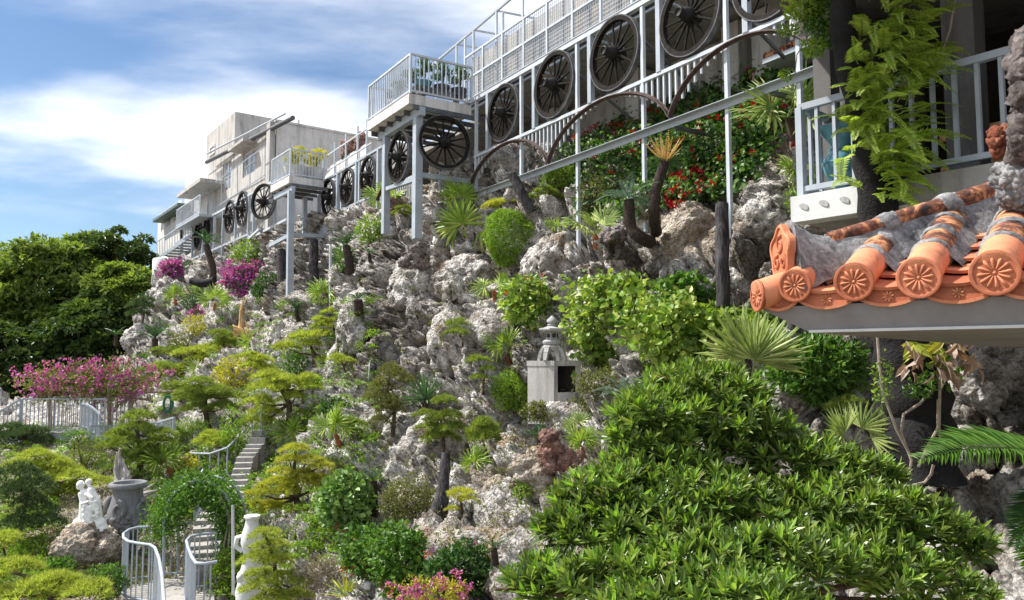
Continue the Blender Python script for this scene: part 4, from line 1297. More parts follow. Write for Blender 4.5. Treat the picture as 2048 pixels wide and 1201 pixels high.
m = MB().tube([P(1912, -10, 7.4), P(1900, 60, 7.4), P(1880, 115, 7.4), P(1846, 140, 7.45), P(1800, 175, 7.5)], .01, 6); m.build('runner', MAT['vine_wood'], vn)

# ------------------------------------------------------------------ tiled roof, right foreground
EV = Vector((.76, -.65, 0)).normalized(); AX = Vector((.65, .76, 0)).normalized(); HP = (EV + AX).normalized()
E0 = P(1593, 575, 3.5); ZE = E0.z
def E(t, a_=0.0, z=0.0): return Vector((E0.x, E0.y, ZE)) + EV * t + AX * a_ + UP * z
PT = R(25); SL = (AX * math.cos(PT) + UP * math.sin(PT)).normalized(); SN = (UP * math.cos(PT) - AX * math.sin(PT))
rf = ent('tiled_roof', E(-.2, 0, -.2), 'terracotta tiled roof corner with flower-stamped end caps on grey eave', 'roof')
zb_ = P(1597, 665, 3.52).z - ZE
tp = [E(-.19, .02, -.085), E(1.9, .02, -.085), E(1.9, 6.0, -.085), E(-.19, 6.0, -.085)]
bt = [E(.03, .07, zb_), E(1.9, .07, zb_), E(1.9, 6.0, zb_), E(.03, 6.0, zb_)]
m = MB(); m.add(tp + bt, [(0, 1, 2, 3), (7, 6, 5, 4), (0, 4, 5, 1), (1, 5, 6, 2), (2, 6, 7, 3), (3, 7, 4, 0)]); m.build('eave_slab', MAT['fascia_paint'], rf)
bar('drip_edge', E(.03, .062, zb_ + .004), E(1.9, .062, zb_ + .004), .016, .012, MAT['white_plaster'], rf)
# bedding of the front slope and of the hidden left slope
def SP_(t, s_, h=0.0): return E(t) + SL * s_ + SN * h
tc_ = -.2
HL = 1.9
def hipP(l, h=0.0): # along the hip
    return E(tc_) + EV * (l * .7071) + AX * (l * .7071) + UP * (l * .7071 * math.tan(PT) + h)
m = MB()
q = [E(tc_ + .05, .05, -.06), E(1.9, .05, -.06), hipP((1.9 - tc_) / .7071, -.075)]
m.prism(q, UP * -.012)
q2 = [E(tc_ + .05, .05, -.075), hipP((1.9 - tc_) / .7071, -.075), E(tc_, 2.1, -.075)]
m.prism(q2, UP * -.012); m.build('bedding', MAT['mortar'], rf)
def tube_between(mb, a_, b_, r0, r1, n=20): mb.tube([a_, b_], [r0, r1], n)
def hollow(mb, a_, b_, r, th=.012, n=24):
    """barrel tile: full round outside with an inner bore at both ends"""
    d = (b_ - a_).normalized()
    x = d.cross(UP).normalized(); y = x.cross(d)
    mb.lathe(a_, [(r - th, 0), (r, 0.003), (r, (b_ - a_).length), (r - th, (b_ - a_).length)], n, (x, y, d))
# flower cap
def cap_meshes():
    m = MB()
    m.lathe((0, 0, 0), [(.30, -.10), (1.0, -.10), (1.04, -.02), (1.0, .05), (.93, .06), (.86, .05), (.84, -.01), (.5, -.012), (.1, -.012)], 48)
    me = bpy.data.meshes.new('end_cap'); me.from_pydata(m.v, [], m.f); me.materials.append(MAT['terracotta_deep'])
    me.polygons.foreach_set('use_smooth', [True] * len(m.f)); me.set_sharp_from_angle(angle=R(35))
    p = MB().tube([(.14, 0, .0), (.2, 0, .02), (.42, 0, .03), (.60, 0, .03), (.70, 0, .0)], [.01, .035, .055, .085, .03], 8)
    pe = bpy.data.meshes.new('petal'); pe.from_pydata(p.v, [], p.f); pe.materials.append(MAT['terracotta'])
    pe.polygons.foreach_set('use_smooth', [True] * len(p.f))
    bb = MB().ball((0, 0, 0), (.08, .08, .05)); be = bpy.data.meshes.new('boss'); be.from_pydata(bb.v, [], bb.f); be.materials.append(MAT['terracotta']); be.polygons.foreach_set('use_smooth', [True] * len(bb.f))
    return me, pe, be
CAP = cap_meshes()
def cap(c, nrm, r):
    z = Vector(nrm).normalized(); x = UP.cross(z).normalized(); y = z.cross(x)
    B = Matrix(((x.x, y.x, z.x, c.x), (x.y, y.y, z.y, c.y), (x.z, y.z, z.z, c.z), (0, 0, 0, 1))) @ Matrix.Scale(r, 4)
    o = shared('end_cap', CAP[0], B, rf)
    for k in range(12): shared('petal', CAP[1], B @ Matrix.Rotation(2 * math.pi * k / 12 + .1, 4, 'Z'), o)
    shared('boss', CAP[2], B, o)
def collar(a_, d, r, w=.036):
    x = d.cross(UP).normalized(); y = x.cross(d)
    m = MB(); n = 28
    g_ = np.random.default_rng(int(abs(a_.x) * 1000))
    prof = [(r - .006, -w * .7), (r + .003, -w * .6), (r + .008, -w * .1), (r + .008, w * .3), (r + .002, w * .7), (r - .01, w * .75)]
    vs_ = []
    for i, (rr, h) in enumerate(prof):
        for k in range(n):
            an = 2 * math.pi * k / n
            j = 1 + .05 * g_.normal()
            vs_.append(a_ + (x * math.cos(an) + y * math.sin(an)) * (rr if i in (0, 5) else rr + .0022 * g_.normal()) + d * (h + .005 * math.sin(k * .9 + a_.x * 40) + .0025 * g_.normal()))
    fs = [(i * n + k, i * n + (k + 1) % n, (i + 1) * n + (k + 1) % n, (i + 1) * n + k) for i in range(5) for k in range(n)]
    m.add(vs_, fs, True)
    return m.build('mortar_collar', MAT['mortar'], rf)
ROWS = [(0.0, .071), (.2565, .079), (.512, .081), (.781, .084), (1.05, .084), (1.31, .084)]
TE, WT, MO = MAT['terracotta'], MAT['weathered_tile'], MAT['mortar']
lift = .015
for ri, (t_, r_) in enumerate(ROWS):
    full = (t_ - tc_) / math.cos(PT) * .98
    a_ = SP_(t_, -.005, lift)
    cap(a_ - SL * .012, -AX + UP * -.08, r_ * 1.04)
    s_ = 0.0; k = 0
    while s_ < full - .03:
        L_ = min([.25, .2, .2, .2, .2, .2, .2, .2][k], full - s_)
        m = MB(); hollow(m, SP_(t_, s_, lift), SP_(t_, s_ + L_, lift), r_ * (.95 if k == 0 else .90))
        m.build('barrel_tile', TE if k == 0 else WT, rf)
        collar(SP_(t_, s_ + L_, lift), SL, r_ * .93)
        s_ += L_; k += 1
    # mortar fillets both sides of the row
    for sg in (-1, 1):
        m = MB(); N = 14; vs_ = []
        g_ = np.random.default_rng(ri * 2 + sg + 5)
        for i in range(N + 1):
            ss = .215 + (full - .215) * i / N if full > .25 else .1 + (full - .1) * i / N
            wj = .018 * g_.random()
            vs_ += [SP_(t_ + sg * r_ * .72, ss, .035 + lift * .5 + wj * .5), SP_(t_ + sg * (r_ + .028 + wj), ss, -.035), SP_(t_ + sg * r_ * .3, ss, -.05)]
        fs = []
        for i in range(N):
            k0 = i * 3
            fs += [(k0, k0 + 3, k0 + 4, k0 + 1), (k0 + 1, k0 + 4, k0 + 5, k0 + 2), (k0 + 2, k0 + 5, k0 + 3, k0)]
        m.add(vs_, fs, True); m.build('mortar_fillet', MO, rf)
# pan tiles between the rows, stepped, and the stamped eave pans
for ri in range(-1, len(ROWS) - 1):
    t0 = ROWS[ri][0] if ri >= 0 else tc_ + .02; t1 = ROWS[ri + 1][0]
    tm = (t0 + t1) / 2; w = (t1 - t0) * .62
    full = max(.1, tm - tc_ - .06)
    k = 0; s_ = -.01
    while s_ < full:
        L_ = .155
        m = MB(); nn = 7; top_, bot_ = [], []
        for e_, hh in ((0, .012), (L_ + .02, -.016)):
            for j in range(nn):
                f_ = j / (nn - 1) * 2 - 1
                z_ = -.034 + .012 * f_ * f_ + hh
                top_.append(SP_(tm + f_ * w / 2, s_ + e_, z_)); bot_.append(SP_(tm + f_ * w / 2, s_ + e_, z_ - .014))
        vs_ = top_ + bot_; o_ = 2 * nn; fs = []
        for j in range(nn - 1):
            fs += [(j, j + 1, nn + j + 1, nn + j), (o_ + j, o_ + nn + j, o_ + nn + j + 1, o_ + j + 1), (j, o_ + j, o_ + j + 1, j + 1)]
        fs += [(0, nn, o_ + nn, o_), (nn - 1, o_ + nn - 1, o_ + 2 * nn - 1, 2 * nn - 1)]
        m.add(vs_, fs); m.build('pan_tile', MAT['terracotta_deep'] if (k + ri) % 3 else TE, rf)
        s_ += L_; k += 1
    # eave pan front: crescent hanging between two caps
    N = 14; up_, lo_ = [], []
    W2 = (t1 - t0) * .52
    for j in range(N + 1):
        f_ = j / N * 2 - 1
        up_.append(E(tm + f_ * W2, .016, -.012 - .022 * (1 - f_ * f_)))
        lo_.append(E(tm + f_ * W2, .016, -.056 - .050 * (1 - f_ * f_) ** .8))
    m = MB(); vs_ = up_ + lo_ + [p + AX * .022 for p in up_] + [p + AX * .022 for p in lo_]
    n1 = N + 1; fs = []
    for j in range(N):
        fs += [(j, j + 1, n1 + j + 1, n1 + j), (2 * n1 + j, 3 * n1 + j, 3 * n1 + j + 1, 2 * n1 + j + 1), (n1 + j, n1 + j + 1, 3 * n1 + j + 1, 3 * n1 + j), (j, 2 * n1 + j, 2 * n1 + j + 1, j + 1)]
    m.add(vs_, fs); ep = m.build('eave_pan', MAT['terracotta_deep'], rf)
    m = MB()
    for j in range(N):   # raised lower lip
        m.bar(lo_[j] - AX * .004 + UP * .006, lo_[j + 1] - AX * .004 + UP * .006, .012, .013)
    m.build('lip', TE, ep)
    c = E(tm, .014, -.062)
    for j in range(8):
        an = j * math.pi / 4 + .2
        m = MB().ball(c + (EV * math.cos(an) + UP * math.sin(an)) * .016, (.010, .004, .0045), (EV * math.cos(an) + UP * math.sin(an), AX, (EV * -math.sin(an) + UP * math.cos(an))), 8, 5)
        m.build('petal', MAT['weathered_tile'] if ri in (2,) else TE, ep)
# corner barrel along the hip, hip ridge, ornament
cb = P(1514, 592, 3.60)
HS = (HP + UP * .33).normalized()
cap(cb, -HP, .074)
m = MB(); hollow(m, cb + HS * .004, cb + HS * .2, .070); m.build('barrel_tile', TE, rf)
m = MB(); collar(cb + HS * .19, HS, .07)
hs = cb + HP * .16 + UP * .12
def hp(l, h, sd=0.0):
    return hs + HP * l + UP * (h + l * .30) + HP.cross(UP) * sd
m = MB(); N = 30; vs_ = []; K = 11
g_ = np.random.default_rng(3)
for i in range(N + 1):
    l = i / N * 1.7
    e_ = math.exp(-l / .085)
    hh = .085 + .20 * e_; ww = .075 + .055 * e_
    if i == 0: hh, ww = .24, .12
    for j in range(K):
        f_ = j / (K - 1) * 2 - 1
        pr = (1 - abs(f_) ** 2.6)
        vs_.append(hp(l + .006 * g_.normal(), -.10 + (hh + .10) * pr + .004 * g_.normal(), f_ * ww * (1.0 + .35 * (1 - pr)) + .004 * g_.normal()))
fs = [(i * K + j, i * K + j + 1, (i + 1) * K + j + 1, (i + 1) * K + j) for i in range(N) for j in range(K - 1)]
fs.append(tuple(range(K)))
m.add(vs_, fs, True); m.build('hip_mortar', MO, rf)
l = .20; k = 0
while l < 1.6:
    r_ = .036 + .006 * k
    m = MB(); hollow(m, hp(l, .09), hp(l + .27, .09), r_); m.build('ridge_tile', WT, rf)
    cc = collar(hp(l + .29, .085), HS, r_ + .010, .06)
    l += .31; k += 1
# quatrefoil ornament plate with raised scrolls
pn = -HP; px_ = HP.cross(UP).normalized()
oc = hs + HP * -.012 + UP * .085
pl = []
for i in range(60):
    an = 2 * math.pi * i / 60
    rr = .100 * (1 + .10 * math.cos(5 * (an - math.pi / 2)))
    pl.append(oc + px_ * rr * 1.02 * math.cos(an) + UP * rr * 1.25 * math.sin(an))
m = MB().prism(pl, pn * .028); op = m.build('ridge_ornament', TE, rf)
m = MB().tube([p + pn * .030 + (oc - p) * .09 for p in pl + pl[:1]], .008, 6); m.build('rim', TE, op)
for (ox, oz, r0, tw) in ((-.034, -.045, .030, 1), (.034, -.045, .030, -1), (0, .035, .040, 1)):
    pts = []
    for i in range(26):
        an = i / 25 * 4.6 * math.pi / 2 * tw + 1.2; rr = r0 * (1 - i / 34)
        pts.append(oc + pn * .031 + px_ * (ox + rr * math.cos(an)) + UP * (oz + rr * math.sin(an) * 1.15))
    m = MB().tube(pts, .0075, 6); m.build('scroll', MAT['terracotta_deep'], op)
# rough mortar mound and coral pieces at the right edge
def lumps(name, cs, mat, parent, sub=3, seed=0, rough=.25):
    V, Fc = ICO[sub]; Vs, Fs, k = [], [], 0
    for i, (c, r) in enumerate(cs):
        rr = np.array(r if hasattr(r, '__len__') else (r, r, r))
        o_ = np.array([i * 3.3 + seed, i * 1.9, seed * .7])
        g1, g2, _ = worley(V * 2.2 + o_, seed)
        q_ = V * (0.78 + rough * 1.4 * np.sqrt(np.clip(g2 - g1, 0, 1)) + .25 * fbm(V * 1.6 + o_, 3, seed))[:, None] * rr + np.array(c)
        Vs.append(q_); Fs.append(Fc + k); k += len(V)
    return obj_np(name, np.concatenate(Vs), np.concatenate(Fs), mat, parent, True)
g_ = np.random.default_rng(11)
lumps('mortar_mound', [(P(2035 + g_.uniform(-14, 50), 385 + g_.uniform(-40, 40), 3.35), .055 + .02 * g_.random()) for _ in range(16)], MO, rf, 4, 3, .45)
cs_ = ent('coral_column', P(2045, 320, 3.3), 'knobbly pinkish coral stone column at the right edge above the roof', 'sculpture')
lumps('column', [(P(2056 + g_.uniform(-10, 22), 80 + 250 * (k / 30), 3.3 + g_.uniform(-.05, .05)), .05 + .02 * g_.random()) for k in range(31)], MAT['grey_coral'], cs_, 3, 5, .5)
rc_ = ent('red_coral', P(2012, 312, 3.4), 'orange red coral lump on the roof ridge at the right edge', 'coral')
lumps('coral_body', [(P(1992 + 44 * g_.random(), 262 + 46 * g_.random(), 3.42), .02 + .016 * g_.random()) for k in range(26)], MAT['red_coral'], rc_, 3, 6, .6)
# ------------------------------------------------------------------ loose boulders set into the slope
BO = [ # px, py, w, h (px), label
 (850,575,150,150,'massive pitted pale rock bulge in the middle of the cliff'),(770,470,110,100,'rounded rock with dark hollow left of the coral stack'),
 (930,560,120,110,'knobbly pale rock left of the red-flowered shrub'),(1010,325,110,80,'rock mound under the first rusty arch'),(1110,525,150,90,'broad pale rock shelf under the fan palms'),
 (1200,560,110,70,'dark pitted ledge rock above the big leafy mass'),(720,640,90,160,'tall narrow rock buttress left of the dark cleft'),(690,740,80,120,'grey rock buttress beside the yellow pine'),
 (900,690,90,140,'rough rock column right of the dark cleft'),(980,690,110,130,'sloping grey rock left of the stone lantern'),(860,900,110,130,'pale rock face above the heart-leaf bush'),
 (745,870,80,90,'rounded pale rock right of the lime fan palm'),(940,860,70,80,'small rock behind the round pine bush'),(1020,930,110,90,'pale rock left of the brown coral figure'),
 (1090,960,150,90,'pitted white rock below the brown coral figure'),(1005,1005,90,80,'rounded tan boulder on the sandy bench'),(915,1035,80,60,'holed boulder right of the dark wooden stump'),
 (1045,1040,60,34,'flat pale stone on the sandy bench'),(1040,1120,130,70,'rough dark-edged rock at the front of the bench'),(950,1090,90,40,'low rubble rock left of the small cycad'),
 (620,620,110,50,'whitish rock shelf below the small balcony column'),(560,690,90,90,'grey rock left of the yellow pine tufts'),(470,650,90,90,'rock below the purple flowers'),
 (330,600,70,80,'rock at the left shoulder of the hill'),(270,680,50,70,'rock on the left edge of the hill against the dark trees'),(420,660,60,60,'small rock beside the pale driftwood stump'),
 (640,800,80,70,'rock behind the lime fan palm'),(600,850,70,50,'rock beside the upper steps'),(700,910,90,80,'dark hollow rock above the heart-leaf bush'),
 (800,860,70,60,'rock under the clipped dark shrub'),(1240,480,110,60,'dark holed rock below the cycad trunks'),(1388,478,205,120,'big smooth tan rock slope below the red flowers'),
 (1530,440,120,90,'shadowed rock left of the terracotta ornament'),(1480,560,90,110,'dark rock right of the tall wooden post'),(1560,640,70,80,'rock under the roof corner'),
 (1760,800,110,80,'rock left of the black trunk'),(1960,790,130,130,'large rock right of the black trunk'),(1950,900,110,60,'rubble rock below the feather palm leaf'),(1980,1000,120,90,'brown rock at the lower right edge'),
 (1600,800,120,60,'pitted rock below the croton bush'),(1900,1120,160,80,'pale rock at the bottom right corner'),(1000,1170,80,40,'grey flat stone left of the big shrub at the bottom'),
 (720,1075,80,50,'low rock beside the flowering shrubs'),(650,1065,70,50,'small rock between pines and heart-leaf bush'),(460,1160,60,80,'rock under the vine arch foot'),(600,1130,60,50,'rock behind the lower pine'),
 (155,905,60,60,'round white boulder below the footbridge'),(380,880,60,40,'rock beside the path handrail'),(330,830,60,50,'rock beside the hose below the flowering arbour'),(510,905,50,40,'rock beside the middle steps'),
 (1135,838,100,60,'rubble rock against the foot of the lantern plinth'),(880,440,90,70,'rock behind the paired fan palms'),(830,400,90,70,'tan rock beneath the large balcony'),(1060,440,60,60,'rock right of the round clipped bush'),(690,560,70,70,'rock below the middle wheels'),
]
SMOOTH_ROCK = rock_mesh('slope_rock_mesh', 60, MAT['tan_rock'], 5, .12, .035)
for k, (x, y, w, h, lab) in enumerate(BO):
    c = G(x, y); W, H = M(w, c.y), M(h, c.y)
    g = np.random.default_rng(k + 50)
    dep = min(W, H) * .5
    Mw = Matrix.Translation(c + Vector((0, dep * (.85 if W > 1.2 else .62), 0))) @ Matrix.Rotation(g.uniform(0, .5) - .25, 4, 'Y') @ Matrix.Diagonal((W * .56, dep * 1.1, H * .56, 1)) @ Euler((g.uniform(0, 6), g.uniform(0, 6), g.uniform(0, 6))).to_matrix().to_4x4()
    smooth_ = ('smooth' in lab)
    o = shared('boulder', SMOOTH_ROCK if smooth_ else (ROCKS[(k + 4) % 8] if W <= 1.2 else ROCKS[k % 4]), Mw, None, MAT['tan_rock'] if ('tan' in lab or 'brown' in lab) else None)
    tag(o, lab, 'rock', 'boulders of the rock garden')
    co = np.empty(len(o.data.vertices) * 3, np.float32); o.data.vertices.foreach_get('co', co)
    mw = np.array(Mw)
    splat(co.reshape(-1, 3) @ mw[:3, :3].T + mw[:3, 3])
c = P(1210, 935, 9.6)
o = shared('boulder', rock_mesh('boulder_mesh', 33, MAT['smooth_boulder'], 4, .05, .01), Matrix.Translation(c + Vector((.25, .4, -.2))) @ Matrix.Rotation(-.5, 4, 'Y') @ Matrix.Diagonal((.55, .45, .28, 1)), None)
tag(o, 'smooth grey boulder behind the big glossy shrub', 'rock', 'boulders of the rock garden')

# ------------------------------------------------------------------ trees beyond the hill on the left
def tree(label, cx, cy, w, h, Y, mat, nclump, per, leaf, seed, trunk_py=830, group='trees beyond the hill on the left'):
    c = P(cx, cy, Y); rx, rz = M(w / 2, Y), M(h / 2, Y); ry = rx * .8
    base = P(cx, trunk_py, Y)
    e = ent('broadleaf_tree', base, label, 'tree', group)
    g = np.random.default_rng(seed)
    d = unitv(nclump, g); rr = (.38 + .62 * g.random(nclump) ** .5)
    cc = d * rr[:, None] * np.array([rx, ry, rz]) * (1 + .22 * fbm(d * 1.7 + seed, 2, seed))[:, None] + np.array(c)
    cs = g.uniform(.16, .30, nclump) * min(rx, rz)
    P_ = []; D_ = []
    for i in range(nclump):
        dd = unitv(per, g); dd[:, 2] = np.abs(dd[:, 2]) * 1.0 - .25
        P_.append(cc[i] + dd * np.array([1.25, 1.25, .65]) * cs[i] * (1 - .5 * g.random(per) ** 2)[:, None]); D_.append(dd)
    p = np.concatenate(P_); d = np.concatenate(D_); n = len(p)
    dd = d + g.normal(size=(n, 3)) * .6
    up = np.array([0, 0, 1.0]) + d * .5 + g.normal(size=(n, 3)) * .45
    L = leaf * g.uniform(.6, 1.3, n)
    V, Fc = leaves(p, dd, up, L, L * .5, .15, .2)
    obj_np('crown', V, Fc, mat, e)['kind'] = 'stuff'
    m = MB()
    tb = Vector(base); tt = Vector(c) - UP * rz * .3
    m.tube([tb, tb.lerp(tt, .5) + Vector((.3, 0, 0)), tt], [rx * .09, rx * .07, rx * .05], 8)
    for k in range(9):
        i = int(g.integers(nclump)); q = Vector(cc[i])
        mid = tt.lerp(q, .5) + Vector((0, 0, -.2))
        m.tube([tt, mid, q], [rx * .04, rx * .025, rx * .01], 6)
    m.build('trunk', MAT['bark'], e)
    return e
tree('big rounded bright green tree at the left edge', 70, 600, 300, 250, 50, MAT['leaf_tree'], 190, 190, .42, 1)
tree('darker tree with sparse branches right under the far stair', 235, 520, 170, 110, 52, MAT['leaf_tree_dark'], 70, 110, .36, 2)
tree('pale-topped tree between the big left tree and the sparse one', 165, 530, 130, 120, 54, MAT['leaf_tree'], 60, 120, .4, 3)
tree('light green tree touching the hill left of the tank', 245, 600, 150, 130, 46, MAT['leaf_tree'], 110, 160, .38, 4)
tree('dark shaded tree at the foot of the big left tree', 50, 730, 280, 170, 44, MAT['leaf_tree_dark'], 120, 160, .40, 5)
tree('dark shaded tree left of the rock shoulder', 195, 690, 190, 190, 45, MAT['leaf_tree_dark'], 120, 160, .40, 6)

# ------------------------------------------------------------------ pines
def pad_mesh(name, seed, nt=120, nn=17, nl=.17, hh=.34):
    g = np.random.default_rng(seed)
    an = g.uniform(0, 2 * np.pi, nt); r = np.sqrt(g.random(nt)) * .5
    r = r * (.82 + .25 * np.sin(an * 3 + seed) * .6 + .2 * g.random(nt))
    z = hh * (1 - (r / .55) ** 2).clip(0) * (.35 + .65 * g.random(nt) ** .5)
    c = np.stack([r * np.cos(an), r * np.sin(an), z], 1)
    out = np.stack([c[:, 0] * 1.3, c[:, 1] * 1.3, .45 + z], 1)
    cc = np.repeat(c, nn, 0); oo = np.repeat(out, nn, 0)
    d = oo + g.normal(size=(nt * nn, 3)) * .55
    d /= np.linalg.norm(d, axis=1, keepdims=True)
    L = nl * g.uniform(.6, 1.2, (nt * nn, 1))
    s = np.cross(d, g.normal(size=d.shape)); s /= np.linalg.norm(s, axis=1, keepdims=True)
    w = .0085
    V = np.stack([cc - s * w, cc + s * w, cc + d * L], 1).reshape(-1, 3)
    return mesh_np(name, V, np.arange(len(V)).reshape(-1, 3), MAT['needle_green'])
PADS = [pad_mesh('needle_pad', k) for k in range(4)]
PADB = [pad_mesh('leaf_pad', 20 + k, 260, 9, .09, .42) for k in range(2)]
def pine(label, base, pads, mat, seed=0, h=.5, group='cloud-pruned pines on the slope', padset=None, Y=None, cat='pine', name='pine_tree'):
    b_ = G(*base) if Y is None else P(base[0], base[1], Y)
    Y0 = b_.y
    e = ent(name, b_, label, cat, group)
    g = np.random.default_rng(seed + 77)
    m = MB()
    mx = sum(p[0] for p in pads) / len(pads); ty = min(p[1] for p in pads)
    topp = min(pads, key=lambda p: p[1])
    trunk = [b_ - UP * .15, P((base[0] * 2 + mx) / 3 + g.normal() * 4, base[1] * .66 + ty * .34, Y0 - .05), P(mx + g.normal() * 4, base[1] * .3 + ty * .7, Y0 - .12), P(topp[0], topp[1] + 4, Y0 - .12)]
    sz = M(max(abs(p[0] - mx) for p in pads) + 20, Y0)
    r0 = max(.022, sz * .065)
    m.tube(trunk, [r0 * 1.3, r0, r0 * .7, r0 * .3], 7)
    for k, p in enumerate(pads):
        Yp = Y0 - .1 - g.uniform(-.12, .25)
        c = P(p[0], p[1], Yp); w = M(p[2] * 1.15, Yp)
        Mw = Matrix.Translation(c - UP * w * h * .12) @ Matrix.Rotation(g.uniform(0, 6.28), 4, 'Z') @ Matrix.Diagonal((w, w, w * h * 1.65 * g.uniform(.85, 1.15), 1))
        shared('needle_pad', (padset or PADS)[int(g.integers(len(padset or PADS)))], Mw, e, mat)
        # branch from the trunk
        q = min(trunk[1:], key=lambda t: abs(t.z - c.z + .1))
        m.tube([q, q.lerp(c, .55) - UP * .06, c + UP * .01], [r0 * .5, r0 * .35, r0 * .15], 5)
    m.build('trunk', MAT['bark'], e)
    return e
NG, NL_, NY, ND = MAT['needle_green'], MAT['needle_lime'], MAT['needle_yellow'], MAT['needle_dark']
pine('tall yellow cloud-pruned pine beside the upper steps', (600, 1045), [(591, 901, 50), (579, 923, 48), (618, 922, 48), (643, 935, 46), (561, 945, 44), (605, 951, 52), (553, 970, 60), (605, 970, 66), (520, 990, 52), (515, 1018, 60), (550, 1017, 60), (608, 1022, 56), (575, 985, 50), (635, 1030, 40), (640, 962, 44)], NY, 1)
pine('lime green layered pine at the bottom, before the pale ewer', (552, 1215), [(532, 1069, 56), (538, 1095, 66), (515, 1122, 60), (523, 1151, 62), (526, 1176, 70), (567, 1157, 50), (600, 1168, 48), (588, 1196, 60), (560, 1125, 48), (545, 1200, 70)], NL_, 2, Y=12.2)
pine('sprawling yellow-green pine in the middle left of the slope', (580, 835), [(540, 757, 62), (540, 780, 70), (597, 773, 62), (590, 797, 56), (517, 807, 58), (530, 827, 60), (517, 845, 58), (630, 777, 56), (570, 762, 50), (615, 760, 44)], NL_, 3)
pine('flat-topped lime pine above the sprawling one', (630, 730), [(603, 678, 54), (640, 673, 60), (573, 697, 48), (650, 722, 36), (622, 690, 40)], NL_, 4)
pine('small yellowish pine tuft below the small balcony column', (665, 665), [(670, 625, 42), (650, 653, 40), (675, 642, 34), (640, 640, 30)], NL_, 5)
pine('wide lime pine near the pale driftwood stump', (425, 745), [(377, 710, 56), (413, 704, 60), (460, 691, 56), (440, 712, 44), (372, 740, 50), (325, 740, 56), (340, 755, 46), (400, 722, 50)], NL_, 6)
pine('dense green pine above the garden path', (418, 850), [(398, 767, 54), (390, 786, 64), (432, 786, 60), (413, 803, 62), (462, 795, 54), (445, 818, 58), (392, 821, 56), (370, 800, 44)], NG, 7)
pine('dense dark-lime pine behind the big grey urn', (278, 945), [(278, 838, 56), (270, 859, 64), (240, 874, 56), (250, 886, 58), (319, 870, 56), (319, 887, 54), (300, 906, 62), (259, 915, 50), (289, 926, 60), (214, 896, 44), (330, 905, 40)], NG, 8)
pine('bright lime pine on the left above the dark clipped tree', (110, 990), [(71, 915, 62), (45, 936, 66), (101, 930, 68), (120, 949, 74), (143, 957, 70), (199, 968, 56), (124, 990, 66), (20, 945, 54), (150, 972, 50)], NL_, 9)
pine('lime pine pad cut by the left edge', (10, 1130), [(12, 1078, 56), (0, 1090, 50)], NL_, 10, Y=15.0)
pine('broad lime pine at the bottom left', (110, 1210), [(75, 1182, 90), (135, 1180, 90), (25, 1142, 84), (110, 1165, 80), (180, 1188, 80), (20, 1190, 80)], NL_, 11, Y=13.2)
pine('grey-green clipped tree with dark trunk at the left edge', (40, 1085), [(34, 962, 90), (60, 985, 90), (30, 1000, 80), (75, 1030, 80), (85, 1056, 84), (35, 1055, 70), (60, 1010, 60)], ND, 12, .6, padset=PADB, name='clipped_tree', cat='tree', Y=16.0)
pine('dark clipped shrub in tiers inside the cliff cleft', (785, 860), [(780, 745, 46), (790, 762, 66), (763, 782, 54), (748, 797, 46), (777, 812, 56), (780, 826, 56), (760, 850, 44), (815, 765, 40)], MAT['leaf_olive'], 13, .62, padset=PADB, name='clipped_shrub', cat='shrub')
pine('weeping green pine above the dark wooden stump', (890, 912), [(887, 805, 46), (853, 831, 46), (897, 837, 56), (860, 857, 54), (903, 860, 54), (880, 880, 66), (868, 842, 40)], NG, 14)
pine('round ball-shaped pine left of the brown coral figure', (985, 918), [(967, 880, 60), (967, 862, 58), (955, 872, 40), (980, 870, 40), (967, 850, 40)], NG, 15, .7)
pine('tiny two-tier pine on bare rock left of the lantern', (925, 680), [(914, 650, 46), (913, 668, 44), (930, 655, 30)], NG, 16)
pine('small hanging pine left of the lantern palm', (965, 775), [(956, 722, 46), (958, 757, 34), (975, 740, 30)], NG, 17)
pine('small yellow pine on the holed boulder', (925, 1015), [(921, 990, 50), (905, 1020, 26), (935, 1000, 30)], NY, 18)
pine('tiny bright pine on the left face of the pale bulge', (772, 560), [(772, 547, 40), (760, 556, 26)], NL_, 19)
pine('small pine on top of the rock under the large balcony', (815, 445), [(808, 419, 34), (824, 433, 40), (795, 428, 26)], NG, 20)
pine('yellow shrub-like pine behind the round clipped bush', (1010, 425), [(1004, 411, 56), (985, 414, 40), (1024, 408, 38)], NY, 21)
pine('olive pine tufts right of the leaning grey post', (1090, 425), [(1074, 400, 46), (1106, 397, 46), (1066, 421, 36), (1096, 416, 40), (1090, 385, 40)], NG, 22)
pine('small dense pine beside the middle steps', (530, 925), [(532, 880, 48), (541, 898, 46), (525, 911, 44), (511, 943, 40), (508, 967, 40)], NG, 23)
pine('low lime pine under the croton bush', (1700, 830), [(1697, 806, 56), (1679, 820, 56), (1729, 785, 60), (1712, 800, 44)], NG, 24)
pine('lime tuft behind the paired fan palms', (940, 435), [(945, 415, 40), (900, 455, 36), (885, 465, 30)], NL_, 25)
pine('small dark pine on the left rock shoulder', (285, 640), [(282, 615, 44), (275, 630, 40), (290, 602, 34)], ND, 26)
pine('dark low pine beside the flowering arbour', (50, 885), [(20, 862, 60), (45, 872, 60), (70, 866, 50), (10, 880, 60), (85, 882, 40)], ND, 27)
pine('yellow-green pine beside the big purple arbour', (255, 800), [(300, 742, 40), (330, 735, 40)], NG, 28)

